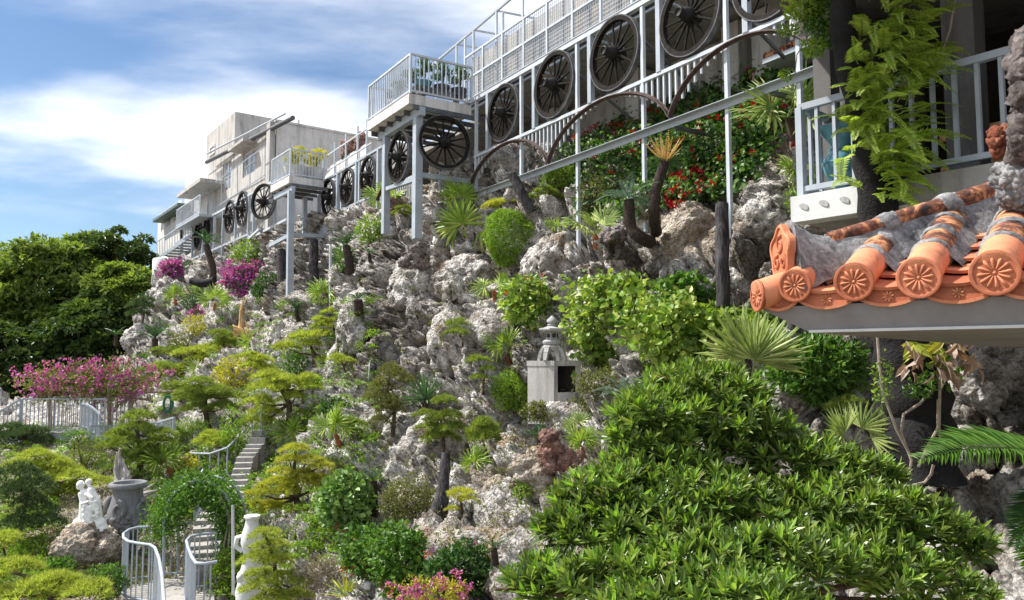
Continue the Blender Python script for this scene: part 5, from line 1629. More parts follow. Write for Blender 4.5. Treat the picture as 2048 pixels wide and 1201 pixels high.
pine('lime pine between the bright leafy plant and the dark bush', (520, 745), [(500, 715, 46), (520, 722, 46), (508, 735, 50), (530, 738, 40)], NL_, 31)
pine('green pine in front of the rock right of the hose', (360, 800), [(345, 775, 44), (362, 785, 48), (350, 795, 44), (335, 790, 36)], NG, 32)
pine('low green pine left of the lime fan palm', (625, 845), [(610, 828, 40), (630, 835, 44), (645, 828, 36)], NG, 33)
pine('small lime pine under the cycad on the grey buttress', (690, 735), [(676, 718, 34), (692, 724, 38)], NL_, 34)
pine('green pine below the tan driftwood stump', (455, 700), [(440, 668, 40), (458, 676, 44), (446, 688, 40)], NG, 35)
pine('flat lime pine left of the upper steps', (440, 905), [(425, 872, 44), (445, 878, 50), (432, 890, 46), (410, 884, 40)], NL_, 36)
pine('green pine hugging the rock below the dark low shrub', (705, 875), [(700, 845, 36), (715, 852, 38), (706, 862, 34)], NG, 37)
pine('green pine on the left slope above the arbour', (335, 720), [(322, 702, 36), (338, 708, 40), (348, 700, 32)], NG, 38)

# ------------------------------------------------------------------ shrubs
BK = MAT['bark']
def shrub(label, c, w, h, mat, n, leaf, seed=0, flowers=None, stem=True, Yo=0.0, six=False, aspect=.5, lump=.5, group=None, name='shrub', cat='shrub', Y=None, shell=.55, upw=.5, jit=.7, dep=None):
    cx, cy = c
    base = G(cx, cy + h * .42) if Y is None else P(cx, cy + h * .45, Y)
    Yb = base.y
    W, H = M(w / 2, Yb), M(h / 2, Yb); D = dep or min(W, H) * .85
    e = ent(name, base, label, cat, group)
    ctr = P(cx, cy, Yb - D * .35 + Yo)
    crown('crown', ctr, (W * 1.15, D * 1.15, H * 1.15), n, leaf, mat, e, seed, lump, shell, six, aspect, upw, jit)
    if stem:
        g = np.random.default_rng(seed)
        m = MB(); b0 = Vector(base) - UP * .1
        for k in range(4):
            q = ctr + Vector((g.normal() * W * .4, g.normal() * D * .3, g.uniform(-.2, .5) * H))
            m.tube([b0, b0.lerp(q, .5) + Vector((g.normal() * .04, 0, 0)), q], [max(.012, W * .06), max(.009, W * .045), .006], 5)
        m.build('stem', BK, e)
    if flowers:
        for (fm, nf, fs, fl) in flowers:
            g = np.random.default_rng(seed + 9)
            d = unitv(nf, g)
            d[:, 1] = -np.abs(d[:, 1]) * .9
            d[:, 2] = d[:, 2] * .8 + fl
            d /= np.linalg.norm(d, axis=1, keepdims=True)
            pc = np.array(ctr) + d * np.array([W, D, H]) * ((.62 + .62 * g.random((nf, 1))) * (1 + .5 * fbm(d * 2.3 + seed, 2, seed)[:, None]))
            k = 7
            pp = np.repeat(pc, k, 0) + g.normal(size=(nf * k, 3)) * fs * .5
            V, Fc = leaves(pp, unitv(nf * k, g) + np.repeat(d, k, 0) * .5, unitv(nf * k, g), fs * g.uniform(.6, 1.2, nf * k), fs * .8, .2, .2)
            obj_np('flowers', V, Fc, fm, e)['kind'] = 'stuff'
    return e
LF = {k: MAT['leaf_' + k] for k in ('bright', 'mid', 'dark', 'olive', 'yellow', 'heart', 'seagrape')}
PR, PO, PP, PK = MAT['petal_red'], MAT['petal_orange'], MAT['petal_purple'], MAT['petal_pink']
shrub('egg-shaped tightly clipped green bush on the rocks', (1020, 476), 108, 122, LF['bright'], 13000, .052, 1, lump=.22, shell=.2, jit=.9, stem=False, Yo=-.22, name='topiary_bush', cat='bush')
shrub('leafy hibiscus with a few red flowers left of the lantern', (1055, 605), 100, 100, LF['seagrape'], 900, .13, 2, [(PR, 4, .05, .3), (PO, 3, .05, .5)], six=True, aspect=.65, name='hibiscus_bush', cat='bush')
shrub('dark lower hibiscus foliage behind the lantern', (1060, 670), 60, 60, LF['mid'], 350, .12, 3, six=True, aspect=.6)
shrub('round-leaved green mass right of the stone lantern', (1200, 655), 140, 180, LF['seagrape'], 950, .12, 4, six=True, aspect=.95, lump=1.1, dep=.5)
shrub('upper round-leaved mass right of the grey pipe', (1235, 595), 120, 80, LF['seagrape'], 700, .12, 44, six=True, aspect=.95, lump=.7, dep=.4)
shrub('broad round-leaved mass left of the roof corner', (1375, 665), 250, 165, LF['seagrape'], 1900, .12, 5, six=True, aspect=.95, lump=1.0, dep=.6)
shrub('green climber top with red flowers beside the tall wooden post', (1385, 585), 140, 70, LF['mid'], 900, .11, 6, [(PR, 9, .05, .8)], six=True, aspect=.8, lump=.6, dep=.35)
shrub('sparse round leaves under the roof corner', (1520, 660), 90, 80, LF['seagrape'], 450, .10, 7, six=True, aspect=.95, lump=.7, dep=.3)
shrub('glossy croton bush under the grey eave', (1640, 738), 190, 130, LF['mid'], 2400, .125, 8, six=True, aspect=.38, lump=.3, dep=.45)
shrub('feathery bright green shrub below the lantern plinth', (1028, 785), 96, 78, LF['bright'], 2600, .09, 9, aspect=.22)
shrub('pale yellow-green scrub below the concrete plinth', (1078, 826), 66, 44, LF['olive'], 900, .055, 10, Y=12.6, stem=False)
shrub('heart-leaved bush above the small red figure', (690, 1003), 112, 112, LF['heart'], 1500, .11, 11, six=True, aspect=.85, lump=.3)
shrub('dark small-leaved bonsai tree with bare trunk', (812, 1000), 116, 96, LF['olive'], 2600, .055, 12, name='bonsai_tree', cat='tree')
shrub('hibiscus with orange red flowers at the bottom centre left', (725, 1105), 90, 90, LF['mid'], 1000, .085, 13, [(PR, 5, .05, .0)], six=True, aspect=.6, Y=11.6)
shrub('large green hibiscus with orange flower right of it', (800, 1120), 110, 130, LF['mid'], 1700, .085, 14, [(PO, 5, .045, -.3)], six=True, aspect=.65, Y=11.0)
shrub('dark dense bush with a few purple blossoms at the bottom', (925, 1145), 140, 110, LF['dark'], 2600, .07, 15, [(PP, 7, .04, .3)], six=True, aspect=.55, Y=10.2)
shrub('pink bougainvillea blooming at the bottom edge', (870, 1190), 170, 70, LF['yellow'], 900, .055, 16, [(PK, 46, .05, .4)], Y=9.6)
shrub('vivid purple bougainvillea below the far grey building', (488, 560), 76, 62, LF['dark'], 700, .16, 17, [(PP, 95, .17, .1)])
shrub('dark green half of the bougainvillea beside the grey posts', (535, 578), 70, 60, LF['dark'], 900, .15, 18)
shrub('airy yellow-green shrub under the far wheels', (505, 512), 104, 56, LF['bright'], 1000, .17, 19)
shrub('small purple bougainvillea beside the white tank', (345, 540), 40, 34, LF['mid'], 200, .2, 20, [(PP, 42, .2, .3)])
shrub('tiny purple flowers on the upper left slope', (397, 630), 28, 20, LF['mid'], 120, .14, 21, [(PP, 14, .13, .5)])
shrub('small dark bush in the middle left slope', (593, 730), 58, 54, LF['mid'], 700, .10, 22)
shrub('dark low shrub beside the lime fan palm', (668, 818), 66, 40, LF['dark'], 600, .09, 23)
shrub('leafy yellow-green shrub on the rock above the cleft', (742, 460), 60, 56, LF['bright'], 500, .12, 24)
shrub('bright leafy plant above the dense path pine', (462, 750), 76, 76, LF['yellow'], 800, .13, 25)
shrub('pale leafy twigs along the stair handrail', (465, 880), 60, 100, LF['bright'], 900, .09, 26, lump=.8)
shrub('green bush under the low steel beam', (1118, 352), 78, 48, LF['bright'], 900, .085, 27)
shrub('green ground shrub left of the tan cycad', (1200, 400), 90, 80, LF['olive'], 1100, .085, 28, lump=.6)
shrub('small bonsai shrub right of the concrete plinth', (1160, 822), 70, 50, LF['olive'], 700, .05, 29)
shrub('mixed low shrub behind the blue-green cycad', (1200, 770), 100, 60, LF['olive'], 800, .06, 30)
shrub('dark round shrub on the left slope below the cycad', (297, 720), 46, 36, LF['mid'], 500, .12, 31)
shrub('grey-green rounded shrub on the left slope', (360, 690), 52, 46, LF['olive'], 700, .10, 32)
shrub('dark pine-like shrub on the upper left slope', (385, 605), 50, 34, LF['dark'], 450, .12, 33)
shrub('lime shrub beside the twisted cycad', (400, 580), 44, 24, LF['bright'], 300, .14, 34)
shrub('yellow-green shrub on the left slope', (390, 650), 46, 40, LF['yellow'], 450, .11, 35)
shrub('grey scrub under the footbridge', (170, 905), 60, 60, LF['olive'], 700, .06, 36)
shrub('green shrub behind the white statue', (150, 880), 70, 40, LF['mid'], 500, .08, 37)
shrub('dark green shrub at the foot of the statue rock', (215, 1165), 80, 60, LF['mid'], 900, .07, 38, Y=13.6)
shrub('small green plant below the statue rock', (115, 1140), 60, 40, LF['mid'], 400, .09, 39, Y=14.6)
shrub('yellow-green shrub left of the vine arch', (355, 920), 60, 50, LF['bright'], 600, .08, 40)
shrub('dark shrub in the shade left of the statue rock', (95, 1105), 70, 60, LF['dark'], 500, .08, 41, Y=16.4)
shrub('low green shrub below the lower wheels of the middle frame', (690, 520), 50, 50, LF['mid'], 450, .10, 42)
shrub('tiny bush on the soil beside the pale boulder', (1045, 985), 34, 50, LF['bright'], 160, .06, 43)
shrub('small green plant at the red slope corner beside the white base', (1590, 400), 40, 60, LF['bright'], 200, .06, 45)
shrub('bright lime shrub beneath the vine arch top', (375, 930), 50, 36, LF['yellow'], 450, .08, 46)
shrub('leafy shrub on the far right of the footbridge', (255, 770), 60, 44, LF['olive'], 450, .13, 47)
shrub('dark undergrowth left of the lower steps', (330, 990), 60, 60, LF['dark'], 500, .08, 48)
shrub('grass-like dry scrub under the flowering bushes', (640, 1150), 90, 60, MAT['dry_scrub'], 1500, .07, 49, aspect=.2, stem=False, Y=12.0)
# purple bougainvillea arbour
shrub('wide purple bougainvillea trained over the garden arbour', (190, 765), 250, 76, LF['olive'], 3400, .13, 50, [(PP, 190, .095, .25), (PK, 90, .085, .3)], Y=26.5, lump=1.0, dep=1.2, stem=False, name='bougainvillea', cat='bougainvillea')
ab = ent('arbour', P(190, 860, 26.4), 'rustic pole arbour carrying the wide purple bougainvillea', 'arbour')
for (x, y) in ((187, 912), (219, 870), (262, 850), (100, 880)):
    m = MB().tube([P(x, y, 26.2), P(x, 776, 26.2)], .07, 8); m.build('pole', MAT['bark_pale'], ab)
for (x0, y0, x1, y1) in ((90, 778, 300, 800), (150, 790, 372, 782)):
    m = MB().tube([P(x0, y0, 26.3), P(x1, y1, 26.5)], .05, 6); m.build('beam', MAT['bark_pale'], ab)

# red flowering ground cover behind the frame
REG = [(1120, 300), (1250, 232), (1300, 215), (1400, 178), (1560, 125), (1655, 112), (1655, 200), (1560, 255), (1530, 330), (1480, 372), (1440, 398), (1330, 412), (1300, 400), (1290, 440), (1230, 430), (1160, 430), (1140, 360)]
def inside(x, y):
    c_ = False; j = len(REG) - 1
    for i in range(len(REG)):
        xi, yi = REG[i]; xj, yj = REG[j]
        if (yi > y) != (yj > y) and x < (xj - xi) * (y - yi) / (yj - yi) + xi: c_ = not c_
        j = i
    return c_
g = np.random.default_rng(21)
pts = []
while len(pts) < 6500:
    x, y = g.uniform(1110, 1660), g.uniform(105, 445)
    if inside(x + g.normal() * 8, y + g.normal() * 8):
        if y > 330 and x < 1290 and g.random() < .45: continue
        pts.append(G(x, y, -.02 - .28 * g.random()))
p = np.array(pts); n = len(p)
gc = ent('flowering_ground_cover', (p.mean(0)[0], p.mean(0)[1], p.mean(0)[2]), 'dark green climber with red blossoms covering the slope behind the wheel frame', 'climber')
nrm = np.array([-.6, -.55, .6])
L = g.uniform(.07, .15, n)
V, Fc = leaves(p, unitv(n, g) + nrm * .3, nrm + g.normal(size=(n, 3)) * .5, L, L * .8, .15, .2, True)
obj_np('foliage', V, Fc, MAT['leaf_dark'], gc)['kind'] = 'stuff'
q = p[g.integers(0, n, 3000)] + nrm * .10 + g.normal(size=(3000, 3)) * .08
L = g.uniform(.06, .12, 3000)
V, Fc = leaves(q, unitv(3000, g) + nrm * .3, nrm + g.normal(size=(3000, 3)) * .5, L, L * .8, .15, .2, True)
obj_np('foliage', V, Fc, MAT['leaf_mid'], gc)['kind'] = 'stuff'
FL = [(1190, 255, 3), (1230, 262, 2), (1175, 300, 1), (1215, 250, 3), (1260, 242, 2), (1300, 218, 3), (1315, 225, 2), (1285, 245, 3), (1265, 280, 1), (1155, 280, 2), (1170, 265, 1), (1390, 255, 4), (1425, 232, 3), (1487, 250, 3), (1500, 215, 4), (1512, 212, 3), (1465, 190, 2), (1540, 190, 1), (1580, 300, 0),
      (1385, 345, 5), (1400, 338, 4), (1360, 350, 4), (1345, 355, 4), (1370, 355, 4), (1410, 350, 3), (1430, 370, 2), (1350, 380, 4), (1335, 395, 3), (1345, 405, 4), (1370, 410, 3), (1395, 375, 3), (1405, 380, 2), (1475, 310, 2), (1485, 255, 4), (1525, 165, 1), (1635, 170, 4), (1637, 185, 3), (1560, 165, 2), (1310, 318, 1), (1355, 280, 1), (1270, 295, 1), (1450, 270, 1), (1185, 310, 1)]
cc = []
for (x, y, k) in FL:
    for _ in range(int(k * 1.4) + 1): cc.append(G(x + g.normal() * 6, y + g.normal() * 5, -.30))
for _ in range(30):
    i = int(g.integers(n)); cc.append(Vector(p[i]) + Vector(nrm) * .2)
cc = np.array(cc); k = 12
pp = np.repeat(cc, k, 0) + g.normal(size=(len(cc) * k, 3)) * .028
V, Fc = leaves(pp, unitv(len(pp), g), unitv(len(pp), g), .048, .045, .2, .2)
obj_np('blossoms', V, Fc, PR, gc)['kind'] = 'stuff'
# ------------------------------------------------------------------ fan palms
m_leaf('leaf_young', [(.105, .225, .03), (.15, .275, .042), (.21, .315, .06)], 0.4, 0.4, 0.4)
def fan_leaf(name, mat, nseg=19, spread=250, seed=0, droop=.25, w=.055):
    """petiole along +X from the origin (length 1), blade of radius 1 at its end"""
    g = np.random.default_rng(seed)
    an = np.radians(np.linspace(-spread / 2, spread / 2, nseg))
    d = np.stack([np.cos(an), np.sin(an), .12 + .10 * ((np.arange(nseg) % 2) * 2 - 1)], 1) + g.normal(size=(nseg, 3)) * .03
    L = (.88 + .16 * np.cos(an * .6)) * g.uniform(.9, 1.08, nseg)
    p = np.tile(np.array([[.62, 0, .05]]), (nseg, 1))
    s = np.stack([-np.sin(an), np.cos(an), 0 * an], 1)
    up = np.array([0, 0, 1.0])
    ww = w * (1.25 + .1 * g.normal(size=nseg))
    V = []; Fc = []
    for i in range(nseg):
        a0 = p[i]; m1 = a0 + d[i] * L[i] * .45; m2 = a0 + d[i] * L[i] * .75 - up * droop * .16 * L[i]; t1 = a0 + d[i] * L[i] - up * droop * .5 * L[i]
        k = len(V)
        V += [a0, m1 + s[i] * ww[i] * .75 - up * .02, m1 - s[i] * ww[i] * .75 - up * .02, m2 + s[i] * ww[i] * .6 - up * .02, m2 - s[i] * ww[i] * .6 - up * .02, t1, m1 + up * .018, m2 + up * .012]
        Fc += [(k, k + 1, k + 6), (k, k + 6, k + 2), (k + 1, k + 3, k + 7), (k + 1, k + 7, k + 6), (k + 6, k + 7, k + 4), (k + 6, k + 4, k + 2), (k + 3, k + 5, k + 7), (k + 7, k + 5, k + 4)]
    m = MB().tube([(0, 0, 0), (.35, 0, .03), (.64, 0, .05)], [.03, .022, .018], 4)
    k = len(V); V += [np.array(x) for x in m.v]
    for f in m.f:
        for i in range(1, len(f) - 1): Fc.append((f[0] + k, f[i] + k, f[i + 1] + k))
    return mesh_np(name, np.array(V), np.array(Fc), mat)
FANL = fan_leaf('striped_leaf', MAT['leaf_fan_pale'], 24, 165, 7, .10, .036)
FANS = [fan_leaf('fan_leaf', MAT['leaf_fan'], 23 + k, 215 + 20 * k, k, .2 + .2 * k) for k in range(3)]
def fan_palm(label, base, cr, rpx, n=6, seed=0, mat=None, stump=True, group='fan palms planted among the rocks', Y=None, low=0.0, toward=.6):
    base = (base[0], base[1] - (base[1] - cr[1]) * .45)
    b_ = G(*base) if Y is None else P(base[0], base[1], Y)
    Y0 = b_.y - .12; c = P(cr[0], cr[1], Y0); R_ = M(rpx * 1.08, Y0)
    e = ent('fan_palm', b_, label, 'palm', group)
    g = np.random.default_rng(seed + 300)
    m = MB().tube([b_ - UP * .06, b_.lerp(c, .5), c], [R_ * .11, R_ * .10, R_ * .06], 8); m.build('stem', MAT['palm_stump'] if stump else MAT['bark'], e)
    n = max(3, int(n * .62))
    for k in range(n):
        an = 2 * math.pi * (k + .5 * g.random()) / n
        el = g.uniform(.15 - low, 1.05 - low)
        d = Vector((math.cos(an) * math.cos(el), -toward * abs(math.sin(an)) * math.cos(el) + .1, math.sin(el)))
        up = Vector((-d.x * .4 + g.normal() * .25, -.75, .75))
        shared('leaf', FANL if 'striped' in label else FANS[int(g.integers(3))], basis(c, d, up, R_ * g.uniform(.60, .78), g.normal() * .3), e, mat)
    return e
FP = MAT['leaf_fan_pale']
fan_palm('small fan palm on the rock under the large balcony column', (778, 425), (770, 405), 46, 6, 1)
fan_palm('upper of the paired fan palms on the pale rocks', (925, 440), (918, 412), 46, 7, 2)
fan_palm('large fan palm with orange stump left of the clipped bush', (942, 505), (935, 478), 74, 8, 3)
fan_palm('pale fan palm left of the coral creature on legs', (1194, 508), (1190, 470), 68, 8, 4, FP)
fan_palm('tiny fan palm between the clipped bush and the pale one', (1120, 482), (1120, 462), 32, 5, 5)
fan_palm('small slender fan palm above the red-flowered shrub', (990, 610), (988, 580), 42, 5, 6)
fan_palm('fan palm on the rock immediately left of the lantern', (1020, 735), (1012, 712), 52, 7, 7)
fan_palm('fan palm at the foot of the thin steel pole', (655, 622), (652, 602), 42, 7, 8)
fan_palm('lime fan palm on the upper left slope', (430, 628), (430, 608), 36, 6, 9)
fan_palm('pale fan palm on the left rock shoulder', (352, 615), (350, 598), 30, 6, 10)
fan_palm('fan palm right of the pale driftwood stump', (508, 712), (508, 694), 36, 6, 11)
fan_palm('lime green fan palm with red stump in the slope centre left', (680, 905), (670, 868), 48, 8, 12)
fan_palm('fan palm beside the upper end of the steps', (590, 900), (588, 880), 44, 7, 13)
fan_palm('small fan palm right of the brown coral figure', (1168, 928), (1164, 895), 44, 7, 14)
fan_palm('low fan palm left of the pale boulders', (962, 960), (950, 940), 42, 6, 15)
fan_palm('fan palm with drooping leaves left of the porch railing', (1590, 305), (1575, 235), 88, 9, 16, FP, False, low=.3)
fan_palm('shaded fan palm below the drooping one', (1600, 395), (1598, 345), 52, 6, 17, None, False, low=.4)
fan_palm('bright fan palm left of the vine arch', (345, 955), (335, 935), 46, 7, 18)
fan_palm('pale little fan palm left of the blue-green cycad', (1155, 878), (1155, 860), 34, 5, 19, FP)
fan_palm('big striped lady palm left of the croton bush', (1500, 800), (1500, 775), 125, 9, 20, FP, False, Y=9.6, low=-.3)
fan_palm('striped palm behind the big glossy shrub, left of the black trunk', (1715, 910), (1705, 890), 76, 7, 21, FP, False, Y=8.4)
fan_palm('pale palm tuft on the left slope above the path pine', (405, 765), (405, 750), 32, 6, 22, FP)

# ------------------------------------------------------------------ cycads
CYC = [frond_mesh('cycad_frond', MAT['leaf_cycad'], 30, 1.0, .2, .022, dr, ri, .45, 'cycad', k) for k, (dr, ri) in enumerate(((.45, .3), (.7, .35), (.25, .2)))]
def cycad(label, base, cr, rpx, n=11, seed=0, mat=None, path=None, group='cycads planted among the rocks', tr=.14, Y=None, el0=.1, el1=1.0, fw=.1):
    b_ = G(*base) if Y is None else P(base[0], base[1], Y)
    Y0 = min(b_.y, GY_(cr[0], cr[1])) - fw; c = P(cr[0], cr[1], Y0); R_ = M(rpx, Y0)
    e = ent('cycad', b_, label, 'cycad', group)
    g = np.random.default_rng(seed + 400)
    pts = [b_ - UP * .05] + [P(x, y, Y0) for (x, y) in (path or [])] + [c]
    rad = [R_ * tr * (1.15 - .25 * i / (len(pts) - 1)) for i in range(len(pts))]
    if len(pts) > 2:   # smooth the bend
        fine = []; fr_ = []
        for i in range(len(pts) - 1):
            p0, p1, p2, p3 = pts[max(i - 1, 0)], pts[i], pts[i + 1], pts[min(i + 2, len(pts) - 1)]
            for k in range(5):
                t_ = k / 5
                fine.append(.5 * ((2 * p1) + (p2 - p0) * t_ + (2 * p0 - 5 * p1 + 4 * p2 - p3) * t_ ** 2 + (3 * p1 - p0 - 3 * p2 + p3) * t_ ** 3)); fr_.append((rad[i] + (rad[i + 1] - rad[i]) * t_) * (1 + .1 * (k % 2)))
        pts, rad = fine + [pts[-1]], fr_ + [rad[-1]]
    m = MB().tube(pts, rad, 10); m.build('trunk', MAT['cycad_trunk'], e)
    for k in range(n):
        an = 2 * math.pi * (k + .4 * g.random()) / n; el = g.uniform(el0, el1)
        d = Vector((math.cos(an) * math.cos(el), math.sin(an) * math.cos(el) * .8 - .12, math.sin(el)))
        shared('frond', CYC[int(g.integers(3))], basis(c, d, UP, R_ * g.uniform(.85, 1.1), g.normal() * .2), e, mat)
    return e
cycad('cycad on a twisted dark trunk before the far wheels', (424, 575), (412, 490), 40, 12, 1, None, [(426, 540), (418, 510)], tr=.16)
cycad('dark cycad with pale heart on the left slope', (310, 715), (310, 678), 44, 13, 2)
cycad('cycad with straight trunk below the middle wheels', (700, 545), (692, 492), 40, 11, 3, None, [(698, 520)], tr=.2)
cycad('dark cycad with thick bent trunk before the red flowers', (1300, 478), (1258, 400), 70, 11, 4, MAT['leaf_bluecycad'], [(1285, 478), (1262, 455)], tr=.17, el0=-.1, fw=.55)
cy5 = cycad('cycad with a tan crown of new fronds and tall trunk', (1312, 460), (1330, 325), 48, 6, 5, None, [(1308, 430), (1312, 380)], tr=.22, el0=-.4, el1=.2, fw=.5)
TANF = frond_mesh('young_frond', MAT['frond_tan'], 16, 1.0, .10, .05, -.1, .1, .7, 'cycad', 9)
b_ = G(1312, 460)
for k in range(16):
    g = np.random.default_rng(k + 900)
    an = 2 * math.pi * k / 16
    shared('young_frond', TANF, basis(P(1330, 327, min(b_.y, GY_(1330, 325)) - .5), (math.cos(an) * .85, math.sin(an) * .6, .55 + .3 * (k % 2)), UP, M(58, b_.y) * g.uniform(.8, 1.1)), cy5)
cycad('small arching cycad left of the brown coral figure', (1080, 900), (1080, 878), 46, 8, 6, el0=.3, el1=1.2)
cycad('blue-green cycad with stiff fronds right of the plinth', (1236, 890), (1246, 795), 64, 10, 7, MAT['leaf_bluecycad'], [(1238, 840)], tr=.2, el0=.1)
cycad('small blue-green cycad on a bare trunk above the bonsai', (748, 1030), (746, 962), 34, 9, 8, MAT['leaf_bluecycad'], [(746, 1000)], tr=.26)
cycad('tiny cycad at the edge of the sandy bench', (990, 1120), (988, 1098), 36, 7, 9, tr=.2, el0=.4)
cycad('small dark cycad below the grey posts', (597, 640), (592, 620), 28, 9, 10)
cycad('cycad on the grey buttress beside the yellow pine', (682, 705), (678, 685), 38, 8, 11)
cycad('dark cycad tuft above the left buttress', (718, 625), (716, 600), 32, 8, 12, tr=.3)
cycad('brownish cycad tuft on the left rock shoulder', (285, 615), (286, 600), 22, 8, 13)
cycad('dark spreading cycad beside the white tank', (360, 560), (358, 542), 38, 12, 14)
cycad('shaded cycad against the dark trees', (232, 690), (232, 672), 26, 9, 15)
cycad('small cycad below the round clipped bush edge', (740, 520), (738, 508), 26, 7, 16)
# yucca
BL = mesh_np('yucca_blade', *leaves(np.zeros((1, 3)), np.array([[1.0, 0, 0]]), np.array([[0, 0, 1.0]]), [1.0], [.075], .3, .06, True), MAT['leaf_yucca'])
yb = G(855, 812); yu = ent('yucca', yb, 'big spiky dark green yucca rosette on the cliff', 'yucca')
g = np.random.default_rng(8)
yc = P(852, 800, yb.y - .25); yr = M(62, yb.y)
for k in range(64):
    an = g.uniform(0, 2 * math.pi); el = g.uniform(-.25, 1.35)
    shared('blade', BL, basis(yc, (math.cos(an) * math.cos(el), math.sin(an) * math.cos(el) * .8 - .1, math.sin(el)), UP, yr * g.uniform(.85, 1.08)), yu)
m = MB().tube([yb, yc], [.07, .05], 8); m.build('stem', MAT['bark'], yu)
# strap-leaved clump at the bottom
lb = P(690, 1195, 11.4); li = ent('strap_leaf_clump', lb, 'yellow-green strap-leaved clump at the bottom centre left', 'plant')
for k in range(26):
    an = g.uniform(0, 2 * math.pi); el = g.uniform(.2, 1.3)
    shared('blade', BL, basis(lb, (math.cos(an) * math.cos(el), math.sin(an) * math.cos(el) * .7 - .1, math.sin(el)), UP, M(52, 11.4) * g.uniform(.7, 1.1)), li, MAT['leaf_yellow'] if k % 2 else MAT['leaf_bright'])

# ------------------------------------------------------------------ feather palm at the right edge, trunk plants, vines
PF = frond_mesh('feather_leaf', MAT['leaf_cycad'], 44, 1.0, .34, .022, .38, .20, .25, 'palm', 4)
fp = ent('feather_palm', P(2110, 1150, 6.6), 'feather palm leaves entering from the right edge', 'palm')
b0 = P(2130, 925, 6.4)
shared('leaf', PF, basis(b0, P(1850, 868, 6.3) - b0, (0, -.35, 1), (P(1850, 868, 6.3) - b0).length * 1.02), fp, MAT['leaf_mid'])
b0 = P(2130, 960, 6.4)
shared('leaf', PF, basis(b0, P(1990, 1100, 6.2) - b0, (-.5, -.5, 1), .75), fp, MAT['leaf_cycad'])
shared('leaf', PF, basis(b0, P(2020, 1190, 6.2) - b0, (-.8, -.4, .6), .9), fp, MAT['leaf_mid'])
m = MB().tube([P(2125, 1260, 6.5), P(2130, 930, 6.4)], [.1, .07], 8); m.build('trunk', MAT['bark'], fp)
sg = ent('staghorn_fern', P(1880, 720, 7.7), 'staghorn fern with curled dead brown leaves under the eave', 'fern')
g = np.random.default_rng(31)
def hang(n, x0, x1, y0, y1, L0, L1_, asp, mat, part, Y=7.6, dz=-.8):
    p = np.array([P(g.uniform(x0, x1), g.uniform(y0, y1), Y + g.uniform(-.25, .25)) for _ in range(n)])
    d = np.stack([g.normal(size=n) * .5, -.4 + g.normal(size=n) * .3, dz + g.normal(size=n) * .4], 1)
    L = g.uniform(L0, L1_, n)
    V, Fc = leaves(p, d, unitv(n, g) + np.array([0, -1, .3]), L, L * asp, .35, .35, True)
    obj_np(part, V, Fc, mat, sg)['kind'] = 'stuff'
hang(46, 1810, 1960, 672, 745, .12, .26, .4, MAT['leaf_dead'], 'dead_leaves')
hang(26, 1800, 1890, 675, 715, .14, .26, .35, MAT['leaf_staghorn'], 'green_lobes', dz=-.2)
hang(40, 1850, 1930, 690, 770, .05, .1, .5, MAT['leaf_mid'], 'green_lobes')
vv = ent('climbing_vine', P(1819, 985, 7.85), 'pale bare woody vine looping up the black trunk', 'vine')
for pth in ([(1755, 675), (1759, 733), (1766, 788), (1794, 861), (1816, 902), (1823, 921), (1819, 948)], [(1862, 783), (1839, 808), (1807, 829), (1802, 866), (1816, 902)], [(1876, 800), (1876, 856), (1853, 898), (1837, 935)], [(1814, 974), (1849, 966), (1862, 950), (1867, 930)], [(1884, 700), (1880, 760), (1878, 860), (1882, 900)]):
    m = MB().tube([P(x, y, 7.72) for x, y in pth], M(2.8, 7.8), 7); m.build('runner', MAT['vine_wood'], vv)
crown('foliage', P(1765, 765, 7.75), (.12, .1, .32), 170, .05, MAT['leaf_bright'], vv, 61)
crown('foliage', P(1840, 775, 7.7), (.18, .1, .14), 170, .05, MAT['leaf_mid'], vv, 62)

# ------------------------------------------------------------------ foreground podocarpus
pd = ent('podocarpus', P(1500, 1400, 5.0), 'big glossy long-leaved podocarpus shrub filling the lower right foreground', 'shrub')
PADL = [(1395, 795, 270, 110, 5.7), (1320, 835, 190, 90, 5.35), (1455, 850, 230, 100, 5.5), (1530, 905, 200, 90, 5.5), (1610, 935, 220, 110, 5.45), (1700, 960, 180, 100, 5.45),
        (1400, 765, 150, 60, 5.75), (1300, 880, 160, 70, 5.3), (1400, 900, 260, 70, 5.45), (1210, 1000, 180, 90, 4.95), (1320, 940, 230, 80, 5.2), (1255, 1000, 260, 110, 5.0), (1400, 1000, 260, 110, 5.0), (1180, 1065, 200, 90, 4.85), (1320, 1075, 270, 110, 4.7), (1530, 1030, 240, 110, 5.0), (1680, 1030, 240, 120, 5.0), (1800, 1050, 200, 110, 5.1), (1890, 1090, 160, 100, 5.2),
        (1110, 1170, 180, 80, 4.6), (1250, 1165, 250, 100, 4.4), (1420, 1150, 260, 120, 4.35), (1570, 1130, 260, 120, 4.4), (1720, 1140, 260, 130, 4.6), (1850, 1180, 220, 110, 4.8), (1500, 1215, 260, 90, 4.0), (1330, 1225, 240, 80, 4.1)]
